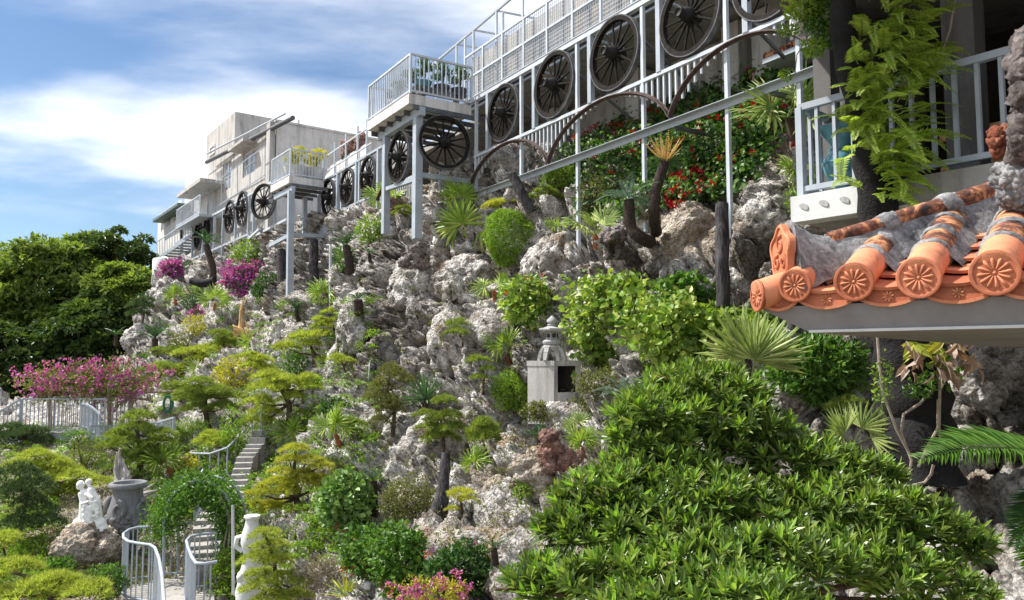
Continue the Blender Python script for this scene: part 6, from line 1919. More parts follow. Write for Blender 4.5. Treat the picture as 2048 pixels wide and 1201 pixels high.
for k, (x, y, w, h, Y) in enumerate(PADL):
    g = np.random.default_rng(k + 600)
    c = np.array(P(x, y, Y)); W, H = M(w / 2, Y), M(h / 2, Y); D = min(W, H * 1.6)
    ns = int(50 * (w * h) / 24000) + 34
    d = unitv(ns, g); d[:, 2] = np.abs(d[:, 2]) * 1.15 - .25
    r = (.68 + .36 * g.random((ns, 1)) ** .6)
    sp = c + d * r * np.array([W, D, H])
    up = d * np.array([.55, .55, .35]) + np.array([0, -.12, .75]) + g.normal(size=(ns, 3)) * .22
    up /= np.linalg.norm(up, axis=1, keepdims=True)
    nl = 13
    pp = np.repeat(sp, nl, 0); uu = np.repeat(up, nl, 0)
    lvl = np.tile(np.linspace(0, 1, nl), ns)[:, None]
    an = np.tile(np.arange(nl) * 2.4, ns) + np.repeat(g.uniform(0, 6, ns), nl)
    sx = np.cross(uu, np.array([.3, 1, .2])); sx /= np.linalg.norm(sx, axis=1, keepdims=True); sy = np.cross(uu, sx)
    rad = sx * np.cos(an)[:, None] + sy * np.sin(an)[:, None]
    dd = rad * (1.0 - .55 * lvl) + uu * (.35 + 1.0 * lvl) + g.normal(size=pp.shape) * .12
    p0 = pp + uu * (lvl - .5) * .07
    L = .128 * g.uniform(.7, 1.15, len(pp)) * (1.05 - .3 * lvl[:, 0])
    V, Fc = leaves(p0, dd, uu - rad * .3, L, L * .24, .22, .06, True)
    young = (np.repeat(g.random(ns) < .4, nl) & (lvl[:, 0] > .7))
    yk = np.repeat(young, 7); nf6 = len(Fc) // 6
    fm_ = np.tile(young, 6)
    obj_np('foliage_pad', V, Fc[~fm_], MAT['leaf_podocarpus'], pd)['kind'] = 'stuff'
    idx = np.cumsum(yk) - 1
    if k % 3 == 0:
        dl = g.random(len(pp)) < .025
        Vd, Fd = leaves(p0[dl] + .01, dd[dl], (uu - rad * .3)[dl], L[dl], L[dl] * .2, .3, .3, True)
        obj_np('dry_leaves', Vd, Fd, MAT['leaf_dead'], pd)['kind'] = 'stuff'
    obj_np('young_leaves', V[yk], idx[Fc[fm_]], MAT['leaf_young'], pd)['kind'] = 'stuff'
m = MB()
tb = P(1520, 1420, 5.0)
m.tube([tb, P(1530, 1180, 5.1), P(1500, 1020, 5.25), P(1435, 930, 5.5), P(1400, 850, 5.6)], [.09, .075, .055, .04, .02], 9)
m.build('trunk', MAT['bark'], pd)
for k, (x, y, w, h, Y) in enumerate(PADL):
    q = P(x, y + h * .22, Y)
    s_ = [P(1530, 1180, 5.1), P(1500, 1020, 5.25), P(1435, 930, 5.5)][0 if y > 1090 else (1 if y > 960 else 2)]
    m = MB().tube([s_, s_.lerp(q, .5) - UP * .03, q, q + (q - s_) * .25 + UP * .03], [.035, .026, .018, .008], 6); m.build('branch', MAT['bark'], pd)

# ------------------------------------------------------------------ stone lantern on its plinth
LY = 13.3
pc = P(1108, 722, LY); h_ = M(1, LY)
pe = ent('lantern_plinth', P(1108, 830, LY), 'grey concrete plinth with a dark niche under the stone lantern', 'plinth')
a1 = Vector((-.86, .51, 0)); a2 = Vector((.80, .60, 0))
def obox(c, s1, s2, z0, z1): return MB().box(c + UP * ((z0 + z1) / 2), (s1, s2, z1 - z0), (a1, a2, UP))
top = pc.z; cz = Vector((pc.x, pc.y, 0))
hh = 92 * h_; w1 = 52 * h_ / .86; w2 = .62
def at2(u_, v_): return cz + a1 * u_ + a2 * v_
obox(at2(w1 / 2, .04), w1, .08, top - hh - .3, top - .09).build('side_wall', MAT['concrete'], pe)
obox(at2(w1 / 2, w2 - .04), w1, .08, top - hh - .3, top - .09).build('side_wall', MAT['concrete'], pe)
obox(at2(w1 / 2, w2 - .087), w1 - .09, .01, top - hh - .3, top - .092).build('niche_shade', MAT['dark_interior'], pe)  # thin near-black sheet added for the shade inside the niche
obox(at2(w1 - .04, w2 / 2), .078, w2 - .164, top - hh - .3, top - .09).build('back_wall', MAT['dark_interior'], pe)  # wall coloured near black to carry the niche's shade
obox(at2(w1 / 2, w2 / 2), w1 + .02, w2 + .02, top - .09, top).build('top_slab', MAT['concrete'], pe)
obox(at2(.05, w2 / 2), .09, w2 - .164, top - hh - .3, top - .55).build('sill', MAT['concrete_pale'], pe)
lc = at2(w1 * .5, w2 * .42); lc.z = top; h_ = h_ * .98
sl_ = ent('stone_lantern', lc, 'pale four-legged Japanese stone lantern with cap and knob', 'lantern')
LS_ = MAT['lantern_stone']
for k in range(4):
    an = math.pi / 4 + k * math.pi / 2 + .25
    dr = Vector((math.cos(an), math.sin(an), 0)); sd = Vector((-dr.y, dr.x, 0))
    m = MB(); prev = None
    pts = [(.11, 30), (.175, 26), (.22, 16), (.245, 6), (.26, 0)]
    for i in range(len(pts) - 1):
        (r0, z0), (r1, z1) = pts[i], pts[i + 1]
        m.bar(lc + dr * r0 + UP * z0 * h_, lc + dr * r1 + UP * z1 * h_, .095 - .010 * i, .055, up=dr)
    m.build('leg', LS_, sl_)
def lat(prof, name, n=24, rot=0.0):
    ax = (Vector((math.cos(rot), math.sin(rot), 0)), Vector((-math.sin(rot), math.cos(rot), 0)), UP)
    return MB().lathe(lc, [(r * h_, z * h_) for r, z in prof], n, ax).build(name, LS_, sl_)
lat([(8, 24), (18, 24), (20, 28), (17, 32), (15, 32.5)], 'leg_crown')
lat([(12, 32.6), (17, 33), (20, 37), (20, 40), (16, 43), (13, 43.5)], 'platform', 12)
lat([(13, 43.6), (12.5, 60), (12, 60.2)], 'fire_box', 6, .3)
for k in range(6):
    an = .3 + math.pi / 6 + k * math.pi / 3
    dr = Vector((math.cos(an), math.sin(an), 0)); sd = Vector((-dr.y, dr.x, 0))
    m = MB().box(lc + dr * (11.05 * h_) + UP * 52 * h_, (7 * h_, .03, 8 * h_), (sd, dr, UP)); m.build('light_opening', MAT['dark_interior'], sl_)
lat([(10, 60.3), (27, 61.5), (29, 64.5), (28, 67), (18, 68.5), (12, 71), (10, 71.5)], 'cap', 6, .3)
lat([(5, 71.6), (9, 72), (10, 75), (7, 77), (8, 78), (11, 81), (10.5, 85), (6, 89), (2, 93), (.5, 94)], 'knob')

# ------------------------------------------------------------------ wooden posts, pipes
def log(label, pts, mat, cat='post', name='wooden_post', n=10):
    """pts: (px, py, Y, half width px)"""
    e = ent(name, P(*pts[0][:3]), label, cat)
    g = np.random.default_rng(int(pts[0][0]))
    P3, rr = [], []
    for i in range(len(pts) - 1):
        for k in range(4):
            q = [pts[i][j] + (pts[i + 1][j] - pts[i][j]) * k / 4 for j in range(4)]
            P3.append(P(q[0] + g.normal() * q[3] * .08, q[1], q[2])); rr.append(M(q[3], q[2]) * (1 + g.normal() * .05))
    P3.append(P(*pts[-1][:3])); rr.append(M(pts[-1][3], pts[-1][2]))
    MB().tube(P3, rr, n).build('log', mat, e)
    return e
GW = MAT['grey_wood']
log('tall dark weathered wooden post before the tan rock slope', [(1447, 615, 11.75, 14), (1445, 500, 11.8, 14), (1444, 408, 11.9, 13)], GW)
Y1 = GY_(1060, 418)
log('leaning grey wooden post behind the clipped bush', [(1062, 425, Y1, 13), (1045, 390, Y1, 11), (1024, 350, Y1 + .1, 10)], GW)
Y1 = GY_(880, 1035)
log('dark wooden stump flaring at its foot on the cliff', [(872, 1040, Y1 + .1, 22), (882, 1000, Y1 + .1, 14), (890, 950, Y1 + .2, 10), (892, 906, Y1 + .3, 9)], GW)
log('dark post beneath the small balcony, right of its column', [(627, 580, 28.9, 10), (627, 480, 29.2, 9)], GW)
log('dark post left of the small balcony column', [(567, 605, 30.2, 11), (563, 500, 30.6, 8)], GW)
log('dark post under the middle wheel frame', [(672, 580, 27.2, 9), (670, 505, 27.4, 8)], GW)
log('thin pale steel pole rising from the fan palm', [(661, 622, 24.6, 3), (661, 490, 24.8, 3)], MAT['steel_white'], 'pole', 'steel_pole', 8)
log('short grey pipe running down the rock above the lantern', [(1153, 632, 14.2, 5), (1158, 590, 14.4, 5), (1160, 556, 14.6, 4)], MAT['pipe_grey'], 'pipe', 'drain_pipe', 10)
log('dark drain pipe beneath the large balcony', [(880, 380, 21.3, 4), (881, 348, 21.3, 4), (900, 347, 21.2, 4)], MAT['pipe_grey'], 'pipe', 'drain_pipe', 8)
log('dark horizontal trunk piece at the twisted cycad', [(384, 562, 36.5, 8), (405, 568, 36.3, 8), (430, 562, 36.2, 9)], MAT['black_wood'], 'log', 'fallen_log', 8)
log('tall grey pole at the vine arch', [(466, 1190, 12.9, 3), (466, 1010, 13.2, 3)], MAT['pipe_grey'], 'pole', 'steel_pole', 8)

# ------------------------------------------------------------------ coral figures and driftwood
g = np.random.default_rng(77)
def coral(label, cs, mat, name='coral_figure', cat='sculpture', rough=.5, sub=3):
    e = ent(name, cs[0][0], label, cat)
    lumps('coral_body', cs, mat, e, sub, int(abs(cs[0][0].x) * 100) % 90, rough)
    return e
Y1 = GY_(1110, 945) - .15
coral('upright brown coral figure with a stubby tail', [(P(1102 + g.normal() * 7, 870 + k * 2.6, Y1 + g.normal() * .05), M(g.uniform(10, 16), Y1)) for k in range(26)] + [(P(1120 + k * 2.6, 912 + k * .6 + g.normal() * 4, Y1), M(g.uniform(8, 11), Y1)) for k in range(16)], MAT['pink_coral'])
Y1 = min(GY_(x_, y_) for x_ in (1210, 1222, 1236) for y_ in (455, 470, 490, 510)) - .25
coral('grey-brown coral creature standing on stubby legs', [(P(1210 + k * 2.4, 462 + 18 * g.random(), Y1 + g.normal() * .06), M(g.uniform(9, 13), Y1)) for k in range(14)] + [(P(x + g.normal(), 484 + k * 5, Y1 + yo), M(6.2, Y1)) for x, yo in ((1213, 0), (1236, 0), (1222, .14), (1244, .14)) for k in range(7)], MAT['grey_coral'], 'coral_creature')
Y1 = GY_(836, 535) - .1
coral('pinkish coral stack on the pale rock bulge', [(P(836 + g.normal() * (4 + k * .55), 492 + k * 1.6, Y1 + g.normal() * .05), M(g.uniform(6, 9 + k * .15), Y1)) for k in range(26)], MAT['grey_coral'], 'coral_stack')
Y1 = GY_(783, 428) - .1
coral('pink spiky coral beside the small fan palm on the rock', [(P(783 + g.normal() * 6, 400 + k * 1.5, Y1), M(g.uniform(4, 7), Y1)) for k in range(18)], MAT['pink_coral'], 'coral_stack')
Y1 = GY_(684, 1065) - .2
coral('small dark red figure perched below the heart-leaf bush', [(P(682 + g.normal() * 5, 1036 + k * 1.6, Y1), M(g.uniform(5, 9), Y1)) for k in range(16)], MAT['red_coral'])
for (x, y, r, lab) in ((946, 523, 9, 'round reddish stone beneath the large fan palm'), (669, 1087, 7, 'round white stone below the small red figure'), (735, 1172, 9, 'white stone with red blossom at the bottom centre left')):
    c = G(x, y, -.1) if y < 1100 else P(x, y, 11.3)
    e = ent('round_stone', c, lab, 'stone'); lumps('stone', [(c, M(r, c.y))], MAT['pink_coral'] if 'reddish' in lab else MAT['white_plaster'], e, 3, 3, .04)
# coral decorations on the terrace wall between the balconies
e = ent('wall_coral', L1.pt(712, 8.5, 1.4), 'red and white coral decorations on the terrace wall beside the large balcony', 'coral')
lumps('coral_body', [(L1.pt(690 + 40 * g.random(), 8.4 + .5 * g.random(), 1.4), .10 + .1 * g.random()) for _ in range(30)], MAT['pink_coral'], e, 3, 8, .6)
# driftwood
def spikes(label, base, sp, mat, Y, name='driftwood'):
    e = ent(name, P(base[0], base[1], Y), label, 'driftwood')
    for (x0, y0, x1, y1, w) in sp:
        n_ = 6; pts = []; rr = []
        for i in range(n_):
            t_ = i / (n_ - 1)
            pts.append(P(x0 + (x1 - x0) * t_ + 2.5 * math.sin(t_ * 6 + x0), y0 + (y1 - y0) * t_, Y + .1 * math.sin(x0 + t_ * 3))); rr.append(M(w * (1 - .85 * t_), Y))
        MB().tube(pts, rr, 7).build('spike', mat, e)
    return e
spikes('bleached grey driftwood spikes behind the grey urn', (245, 975), [(240, 975, 232, 905, 8), (245, 975, 240, 897, 9), (250, 975, 247, 915, 8), (256, 975, 253, 930, 7), (232, 972, 230, 930, 6), (262, 972, 285, 968, 6)], MAT['driftwood'], 17.6)
Y1 = GY_(480, 680) - .2
spikes('tan driftwood stump with one tall spike on the left slope', (482, 682), [(478, 670, 488, 598, 7), (475, 672, 466, 650, 6), (485, 675, 472, 655, 8), (470, 660, 500, 668, 9), (488, 668, 505, 690, 7), (495, 675, 492, 640, 5)], MAT['tan_wood'], Y1)
spikes('low grey driftwood behind the white statue', (290, 990), [(275, 985, 310, 968, 6), (280, 990, 315, 980, 6), (285, 995, 320, 990, 5)], MAT['driftwood'], 17.4)

# ------------------------------------------------------------------ statue, its rock, urn, ewer
SY = 15.4
rk = P(176, 1092, SY - .05)
o = shared('boulder', rock_mesh('boulder_mesh', 41, MAT['tan_rock'], 5, .3, .14), Matrix.Translation(rk) @ Matrix.Diagonal((M(66, SY), M(52, SY), M(46, SY), 1)), None)
tag(o, 'tan pitted rock carrying the white statue', 'rock', 'boulders of the rock garden')
stt = ent('statue', P(182, 1078, SY), 'white marble statue of two embracing draped figures on a tan rock', 'statue')
def S_(x, y, dy=0.0): return P(x, y - 8, SY - .1 + dy)
def blobs(cs, name, mat, parent, vox):
    m = MB()
    for c, r in cs: m.ball(c, tuple(M(v_, SY) for v_ in (r if hasattr(r, '__len__') else (r, r, r))), None, 14, 10)
    o = m.build(name, mat, parent)
    rm = o.modifiers.new('r', 'REMESH'); rm.mode = 'VOXEL'; rm.voxel_size = vox; rm.use_smooth_shade = True
    sm = o.modifiers.new('s', 'SMOOTH'); sm.iterations = 1; sm.factor = .5
    return o
def chain(x0, y0, x1, y1, r0, r1, n=7, d0=0, d1=0):
    return [(S_(x0 + (x1 - x0) * i / n, y0 + (y1 - y0) * i / n, d0 + (d1 - d0) * i / n), r0 + (r1 - r0) * i / n) for i in range(n + 1)]
fig1 = [(S_(161, 978), (7.5, 7.5, 8.5)), (S_(158, 983), 5)] + chain(163, 986, 166, 990, 3.6, 4, 3) + chain(168, 996, 168, 1015, 9, 8, 6) + chain(168, 1016, 170, 1050, 8.5, 12, 9) + chain(173, 997, 184, 1004, 4, 3, 6, -.08, -.14) + chain(160, 997, 164, 1016, 4, 3, 6, -.05, -.1) + chain(164, 1016, 176, 1012, 3, 2.6, 5, -.12, -.16)
fig2 = [(S_(177, 973, .03), (6, 6, 7)), (S_(180, 970, .04), 4)] + chain(179, 980, 180, 984, 3, 3.4, 3) + chain(182, 990, 186, 1012, 7.5, 7, 7) + chain(187, 1013, 190, 1050, 7.5, 10, 9) + chain(188, 992, 196, 1004, 3.6, 3, 5) + chain(196, 1004, 192, 1022, 3.2, 4, 6) + chain(197, 1006, 200, 1046, 4, 5.5, 9)
base_ = chain(158, 1056, 200, 1056, 12, 12, 8) + chain(156, 1068, 204, 1068, 12, 12, 8) + [(S_(160, 1050), 9), (S_(205, 1062), 9)]
g = np.random.default_rng(4)
drape = [(S_(165 + 32 * g.random(), 1010 + 48 * g.random(), -.12), 3 + 2 * g.random()) for _ in range(46)]
blobs(fig1, 'standing_figure', MAT['white_marble'], stt, .009)
blobs(fig2, 'smaller_figure', MAT['white_marble'], stt, .009)
blobs(base_ + drape, 'base', MAT['white_marble'], stt, .014)
UY = 16.1
uc = P(250, 1142, UY); q_ = M(1, UY)
ur = ent('stone_urn', uc, 'huge dark grey carved stone urn with ram horn handles', 'urn')
US = MAT['urn_stone']
MB().lathe(uc, [(r * q_, z * q_) for r, z in ((31, -6), (32, 4), (27, 10), (30, 16), (24, 24), (21, 40), (20, 52), (22, 55), (22, 60), (17, 64))], 28).build('foot', US, ur)
MB().lathe(uc, [(r * q_, z * q_) for r, z in ((17, 64), (20, 66), (24, 72), (31, 82), (36, 95), (37, 106), (35, 118), (31, 130), (28, 142), (27, 154), (28, 158))], 36).build('body', US, ur)
MB().lathe(uc, [(r * q_, z * q_) for r, z in ((27, 157), (34, 160), (36, 164), (35, 169), (32, 171), (27, 170), (24, 162), (18, 150))], 36).build('rim', US, ur)
for sg_ in (-1, 1, 0):
    an0 = {-1: math.pi * .98, 1: -.35, 0: -math.pi * .5}[sg_]
    dr = Vector((math.cos(an0), math.sin(an0), 0)); sd = Vector((-dr.y, dr.x, 0))
    pts = []; rr = []
    for i in range(30):
        th = i / 29 * 3.3 * math.pi; r_ = 17 * (1 - i / 36)
        pts.append(uc + dr * ((31 + 6 * (1 - i / 30)) * q_) + sd * (r_ * .8 * math.sin(th) * q_) + UP * ((122 + r_ * math.cos(th)) * q_)); rr.append((5.2 - 3.2 * i / 29) * q_)
    MB().tube(pts, rr, 8).build('horn_handle', US, ur)
lumps('relief', [(uc + Vector((math.cos(a_) * 35 * q_, math.sin(a_) * 35 * q_, (z_) * q_)), 5.5 * q_) for a_, z_ in [(g.uniform(0, 6.28), g.uniform(82, 108)) for _ in range(46)]], US, ur, 3, 9, .4)
for k in range(22):
    an0 = 2 * math.pi * k / 22; dr = Vector((math.cos(an0), math.sin(an0), 0))
    MB().tube([uc + dr * 21 * q_ + UP * 67 * q_, uc + dr * 27 * q_ + UP * 76 * q_], [1.6 * q_, 2.4 * q_], 6).build('flute', US, ur)
EY = 12.9
ec = P(500, 1205, EY); q_ = M(1, EY)
ew = ent('ewer_sculpture', ec, 'tall pale stone ewer sculpture with side handle on a lumpy foot', 'sculpture')
PE = MAT['pale_ewer']
MB().lathe(ec, [(r * q_, z * q_) for r, z in ((26, 0), (28, 20), (24, 40), (20, 60), (15, 80), (14, 92), (19, 104), (21, 116), (19, 130), (14, 146), (12, 156), (14, 161), (16, 163), (15, 166), (12, 166))], 28).build('body', PE, ew)
lumps('foot', [(ec + Vector((g.normal() * 10 * q_, g.normal() * 8 * q_, g.uniform(0, 66) * q_)), 15 * q_) for _ in range(16)], PE, ew, 3, 12, .25)
pts = [ec + Vector((-14 * q_, -.05, 128 * q_)), ec + Vector((-27 * q_, -.05, 124 * q_)), ec + Vector((-29 * q_, -.05, 108 * q_)), ec + Vector((-16 * q_, -.05, 98 * q_))]
MB().tube(pts, [4 * q_, 5 * q_, 5 * q_, 4 * q_], 8).build('handle', PE, ew)

# ------------------------------------------------------------------ footbridge, path rails, steps, platform
fb = ent('footbridge', P(45, 868, 25.0), 'grey steel footbridge with a short stair at the left edge', 'bridge')
d0, d1 = P(42, 866, 25.0), P(208, 866, 25.0)
bk = Vector((.15, 1.5, 0))
m = MB().prism([d0, d1, d1 + bk, d0 + bk], UP * -.10); m.build('deck', MAT['path_concrete'], fb)
bar('beam', d0 - UP * .16, d1 - UP * .16, .12, .2, ST, fb); bar('beam', d0 + bk - UP * .16, d1 + bk - UP * .16, .12, .2, ST, fb)
for x in (100, 118):
    bar('leg', P(x, 868, 25.3), P(x, 905, 25.3), .1, .1, ST, fb)
for k in range(5):
    q0 = d0 + Vector((-.28 * (k + .5), 0, -.17 * (k + .5)))
    m = MB().box(q0 + bk * .5, (.3, 1.4, .05)); m.build('step', MAT['path_concrete'], fb)
bar('stringer', d0 - UP * .1, d0 + Vector((-1.5, 0, -.98)), .06, .2, ST, fb)
railing('bridge_railing', [d0, d1], 1.08, 'grey bar railing along the front of the footbridge', ST, .135, .03)
railing('bridge_railing', [d0 + bk, d1 + bk], 1.08, 'grey bar railing along the far side of the footbridge', ST, .135, .03)
railing('stair_railing', [d0 + Vector((-1.5, 0, -.9)), d0 + Vector((-.06, 0, 0))], 1.08, 'sloping grey railing of the footbridge stair at the left edge', ST, .16, .03)
cvp = [P(162 + 48 * t_, 0, 24.2) for t_ in (0, .2, .4, .6, .8, 1)]
pts = []
for i, t_ in enumerate((0, .2, .4, .6, .8, 1)):
    p = P(162 + 50 * t_, 862, 24.0); pts.append(Vector((p.x, 24.0 - .4 * t_, p.z + .08 - .32 * t_ ** 2)))
railing('curved_railing', pts, .75, 'curved grey railing where the path leaves the footbridge', ST, .11, .025)
gl = [G(190, 885), G(232, 882), G(290, 882), G(322, 875), G(356, 868)]
railing('path_railing', [p - Vector((0, .3, 0)) for p in gl], .5, 'low grey railing along the garden path below the dense pine', ST, .2, .025)
hr = ent('stair_handrail', G(440, 945), 'pale handrail with thin posts climbing beside the upper steps', 'handrail')
hp_ = [(378, 907), (420, 908), (455, 896), (488, 862), (522, 818), (560, 790)]
H3 = [P(x, y, GY_(x, y + 40) - .35) for x, y in hp_]
for i in range(len(H3) - 1):
    MB().tube([H3[i], H3[i + 1]], .028, 8).build('rail', ST, hr)
    for t_ in (.0, .5):
        q0 = H3[i].lerp(H3[i + 1], t_); bar('post', q0 - UP * .7, q0, .03, .03, ST, hr)
# garden steps
stp = ent('garden_steps', P(410, 1130, 15.0), 'pale concrete garden steps rising through the vine arch', 'steps')
path = [(408, 1140, 14.6), (412, 1090, 15.6), (418, 1040, 16.7), (430, 1003, 17.6), (470, 985, 18.2), (480, 950, 19.0), (490, 915, 19.8), (508, 890, 20.5), (528, 850, 21.5)]
acc = []
for i in range(len(path) - 1):
    nn = [3, 3, 3, 3, 3, 3, 3, 3][i]
    for k in range(nn):
        acc.append(P(*path[i]).lerp(P(*path[i + 1]), k / nn))
for i, p in enumerate(acc):
    nx = acc[min(i + 1, len(acc) - 1)] - acc[max(i - 1, 0)]; nx.z = 0; nx.normalize()
    sd = Vector((nx.y, -nx.x, 0))
    w_ = .58 if i < 11 else .42
    m = MB().box(p + nx * .25 - UP * .35, (.62, w_, .7), (nx, sd, UP)); m.build('step', MAT['path_concrete'], stp)
# platform with curved rails
PZ = -4.12
def PP_(px, py_rail, hgt=1.0):
    # point on the platform below a rail point given in image pixels
    b__ = (CY - py_rail) / FPX; tz = (SP + b__ * CP) / (CP - b__ * SP)
    Y = (PZ + hgt) / tz
    q = P(px, py_rail, Y); return Vector((q.x, q.y, PZ))
pf = ent('platform', Vector((-6.3, 13.5, PZ - .3)), 'small concrete lookout platform with curved railings at the bottom left', 'platform')
RL = [(300, 1054), (276, 1055), (258, 1060), (247, 1068), (247, 1076), (256, 1083), (275, 1087), (300, 1090), (310, 1096), (318, 1116), (324, 1150), (328, 1200), (331, 1230)]
RR = [(432, 1066), (400, 1069), (380, 1074), (373, 1082), (376, 1095), (384, 1115), (392, 1127), (410, 1128), (434, 1124)]
A_ = [PP_(*q) for q in RL]; B_ = [PP_(*q) for q in RR]
poly = A_[:-1] + [PP_(420, 1215), PP_(432, 1124), PP_(432, 1066), PP_(420, 1040)]
MB().prism(poly, UP * -.22).build('slab', MAT['path_concrete'], pf)
MB().box(PP_(330, 1075) - UP * 1.0, (.8, .8, 1.6)).build('pier', MAT['concrete'], pf)
def curved_rail(label, pts, h=1.0):
    e = ent('curved_railing', pts[0], label, 'railing')
    MB().tube([p + UP * h for p in pts], .026, 8).build('top_rail', ST, e)
    MB().tube([p + UP * .08 for p in pts], .018, 6).build('bottom_rail', ST, e)
    acc_ = 0; last = None
    for i in range(len(pts) - 1):
        L = (pts[i + 1] - pts[i]).length; n_ = max(1, int(round(L / .115)))
        for k in range(n_):
            q = pts[i].lerp(pts[i + 1], k / n_)
            bar('baluster', q + UP * .02, q + UP * h, .02, .02, ST, e)
    return e
curved_rail('curved grey railing sweeping round the left end of the platform', A_)
curved_rail('curved grey railing on the right side of the platform', B_)
curved_rail('short straight railing at the back of the platform', [PP_(330, 1049), PP_(384, 1047)])
curved_rail('steep railing beside the lower steps behind the platform', [P(388, 1050, 15.6), P(404, 1020, 16.8)], .85)
# vine arch
va = ent('vine_arch', P(330, 1130, 14.6), 'leafy vine arch over the foot of the garden steps', 'arch')
hoop = []
for i in range(19):
    an = math.pi * i / 18
    hoop.append(P(398 - 70 * math.cos(an), 1045 - 82 * math.sin(an), 14.5))
hoop = [P(328, 1150, 14.5)] + hoop + [P(468, 1150, 14.5)]
MB().tube(hoop, .03, 8).build('hoop', ST, va)
MB().tube([p + Vector((0, .6, 0)) for p in hoop], .03, 8).build('hoop', ST, va)
g = np.random.default_rng(17)
pv = []
for k in range(5200):
    t_ = g.random()
    an = math.pi * t_
    r_ = g.normal() * (.55 if t_ < .45 else .42)
    c = P(392 - (66 + 8 * g.normal()) * math.cos(an), 1042 - 70 * math.sin(an) + (30 * max(0, .5 - t_)), 14.75 + g.normal() * .28)
    pv.append(c + Vector((g.normal() * .17, 0, g.normal() * .17 - (.12 if t_ < .35 else 0))))
for k in range(700):
    pv.append(P(452 + g.normal() * 12, g.uniform(1020, 1130), 14.7 + g.normal() * .2))
p = np.array(pv); n = len(p); L = g.uniform(.06, .12, n)
V, Fc = leaves(p, unitv(n, g) + np.array([0, -.3, .1]), np.array([0, -.3, 1.0]) + g.normal(size=(n, 3)) * .5, L, L * .42, .2, .2)
obj_np('foliage', V, Fc, MAT['leaf_mid'], va)['kind'] = 'stuff'
for k in range(3):
    MB().tube([P(452 + 6 * k, 1150, 14.4), P(448 + 9 * k, 1090, 14.35), P(458 + 3 * k, 1040, 14.4), P(440, 990, 14.5)], .016, 6).build('stem', MAT['vine_wood'], va)
# hose reel of green hose by the path
hs_ = ent('garden_hose', G(337, 815), 'coiled green garden hose hanging below the arbour', 'hose')
c = P(337, 808, GY_(337, 815) - .35)
for k in range(3):
    MB().tube([c + Vector((M(9, c.y) * math.cos(a_) * (1 - .1 * k), -.05 * k, M(16, c.y) * math.sin(a_))) for a_ in [i * math.pi / 8 for i in range(17)]], .035, 6).build('coil', MAT['green_hose'], hs_)

# ------------------------------------------------------------------ plants in pots on the balconies
def potted(label, c, pr, ph, mat_pot, crowns, mat, leaf, n, seed, cat='pot plant'):
    e = ent('potted_plant', c, label, cat, 'potted plants on the balconies')
    MB().lathe(c, [(pr * .75, 0), (pr * .95, ph * .5), (pr * 1.05, ph * .9), (pr * 1.1, ph), (pr * .95, ph), (pr * .9, ph * .85)], 20).build('pot', mat_pot, e)
    MB().tube([c + UP * ph * .8, c + UP * (ph + .2) + Vector((.05, 0, 0)), c + UP * (ph + crowns[-1][2])], [.04, .03, .012], 6).build('stem', BK, e)
    for k, (dx, dy, dz, r) in enumerate(crowns):
        crown('crown', c + Vector((dx, dy, ph + dz)), (r, r, r * .55), n, leaf, mat, e, seed + k)
ZB1 = 6.57 * 1.027
for k, (uu, oo, lab) in enumerate(((.25, -1.3, 'bonsai in a blue pot at the front corner of the large balcony'), (.28, -.75, 'second bonsai from the front corner on the large balcony'), (.25, -.25, 'bonsai on the large balcony nearest the terrace fence'), (1.2, -1.3, 'bonsai behind the left railing of the large balcony'), (2.2, -1.2, 'bonsai at the far left corner of the large balcony'))):
    c = L1.at(uC + uu, oo, 6.57); 
    potted(lab, Vector((c.x, c.y, ZB1 + .30)), .22, .16, MAT['blue_glaze'] if k in (0, 3) else MAT['steel_dark'], [(-.12, 0, .25, .2), (.12, 0, .38, .2), (0, .05, .55, .2)], MAT['leaf_dark'], .05, 420, 70 + 5 * k)
e = ent('plant_bench', L1.at(uC + .3, -.8, 6.57), 'dark bench carrying the bonsai on the large balcony', 'bench')
bar('board', L1.at(uC + .3, -1.6, 6.57 + .26), L1.at(uC + .3, -.08, 6.57 + .26), .5, .05, MAT['steel_dark'], e)
bar('board', L1.at(uC + .6, -1.3, 6.57 + .26), L1.at(uC + 2.6, -1.3, 6.57 + .26), .5, .05, MAT['steel_dark'], e)
for uu, oo in ((.3, -1.4), (.3, -.3), (1.2, -1.3), (2.3, -1.3)):
    bar('leg', L1.at(uC + uu, oo, 6.57), L1.at(uC + uu, oo, 6.57 + .235), .12, .12, MAT['concrete_dark'], e)
for k, (uu, oo, lab) in enumerate(((.5, -.95, 'round planter with yellow-green shrub at the front of the small balcony'), (.4, -.2, 'planter with yellow-green shrub at the back of the small balcony'))):
    c = LS.at(uu, oo, 6.97)
    potted(lab, c, .42, .5, MAT['concrete_pale'], [(-.1, 0, .3, .35), (.1, 0, .6, .4)], MAT['leaf_yellow'], .09, 500, 120 + 5 * k)
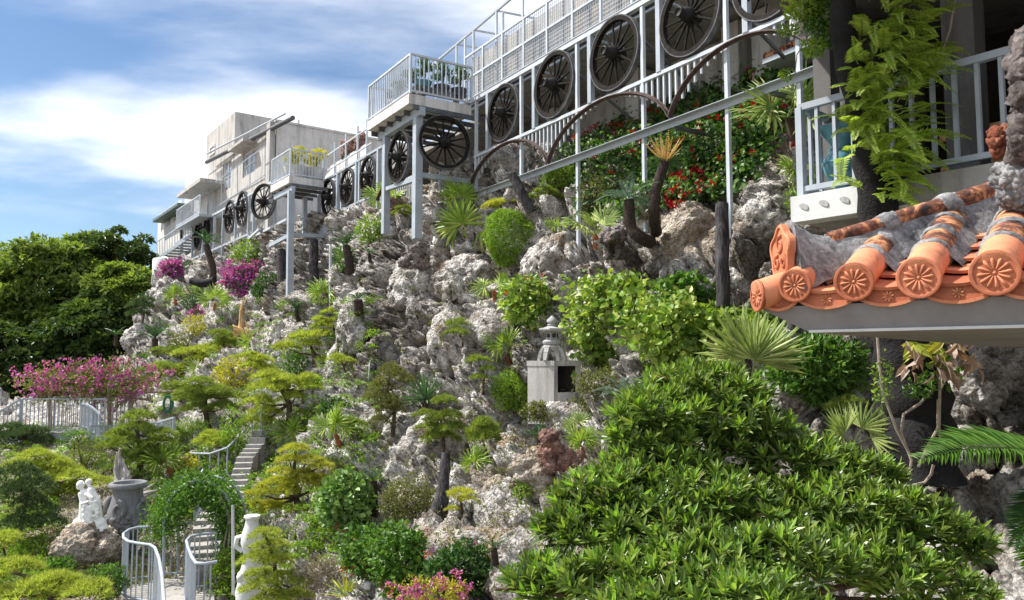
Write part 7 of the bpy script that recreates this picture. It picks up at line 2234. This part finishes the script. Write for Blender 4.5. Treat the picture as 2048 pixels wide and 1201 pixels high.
# bougainvillea and leaf litter ground cover scattered over the slope (uncountable)
g = np.random.default_rng(99)
pp, kk = [], []
for _ in range(1500):
    x, y = g.uniform(230, 1250), g.uniform(560, 1190)
    if y < 1150 - (x - 230) * .9 and x < 500: pass
    c = G(x, y, -.03)
    k = int(g.integers(6, 16))
    for j in range(k):
        pp.append((c.x + g.normal() * .07, c.y + g.normal() * .05, c.z + abs(g.normal()) * .06))
for _ in range(1500):
    x, y = g.uniform(-20, 480), g.uniform(860, 1200)
    c = G(x, y, -.03)
    for j in range(10):
        pp.append((c.x + g.normal() * .10, c.y + g.normal() * .08, c.z + abs(g.normal()) * .07))
p = np.array(pp); n = len(p); L = g.uniform(.03, .09, n)
V, Fc = leaves(p, unitv(n, g) + np.array([0, -.2, .7]), np.array([0, -.3, 1.0]) + g.normal(size=(n, 3)) * .5, L, L * .4, .2, .2)
wd = obj_np('small_weeds', V, Fc, MAT['leaf_olive'], None)
tag(wd, 'small weeds and tufts growing in the cracks of the slope', 'weeds', None, 'stuff')
pp = []
for _ in range(2300):
    if g.random() < .6: x, y = g.uniform(-280, 520), g.uniform(850, 1205)
    else: x, y = g.uniform(300, 760), g.uniform(600, 1150)
    if 300 < x < 440 and y > 1040: continue
    if 110 < x < 300 and y > 960: continue
    c = G(x, y, -.05); r_ = g.uniform(.08, .24)
    k = 46; d = unitv(k, g); d[:, 2] = np.abs(d[:, 2])
    pp.append(np.array(c) + d * r_ * np.array([1.3, 1.0, .8]) * g.uniform(.6, 1.1, (k, 1)))
p = np.concatenate(pp); n = len(p); L = g.uniform(.045, .09, n)
V, Fc = leaves(p, unitv(n, g) + np.array([0, -.2, .6]), np.array([0, -.3, 1.0]) + g.normal(size=(n, 3)) * .5, L, L * .45, .2, .2)
wd = obj_np('ground_cover', V, Fc, MAT['leaf_bright'], None)
tag(wd, 'low leafy ground cover between the shrubs of the left slope and garden', 'ground cover', None, 'stuff')
# trickle of water in the cleft
for k, pth in enumerate(([(742, 715), (739, 730), (737, 755), (735, 785)],)):
    e = ent('water_trickle', P(pth[0][0], pth[0][1], GY_(*pth[0]) - .25), ['thin white water trickle running down the dark cleft', 'short upper water trickle above the dark cleft'][k], 'water')
    MB().tube([P(x, y, GY_(x, y) - .05) for x, y in pth], [.008, .012, .010, .006][:len(pth)], 6).build('stream', MAT['water_white'], e)
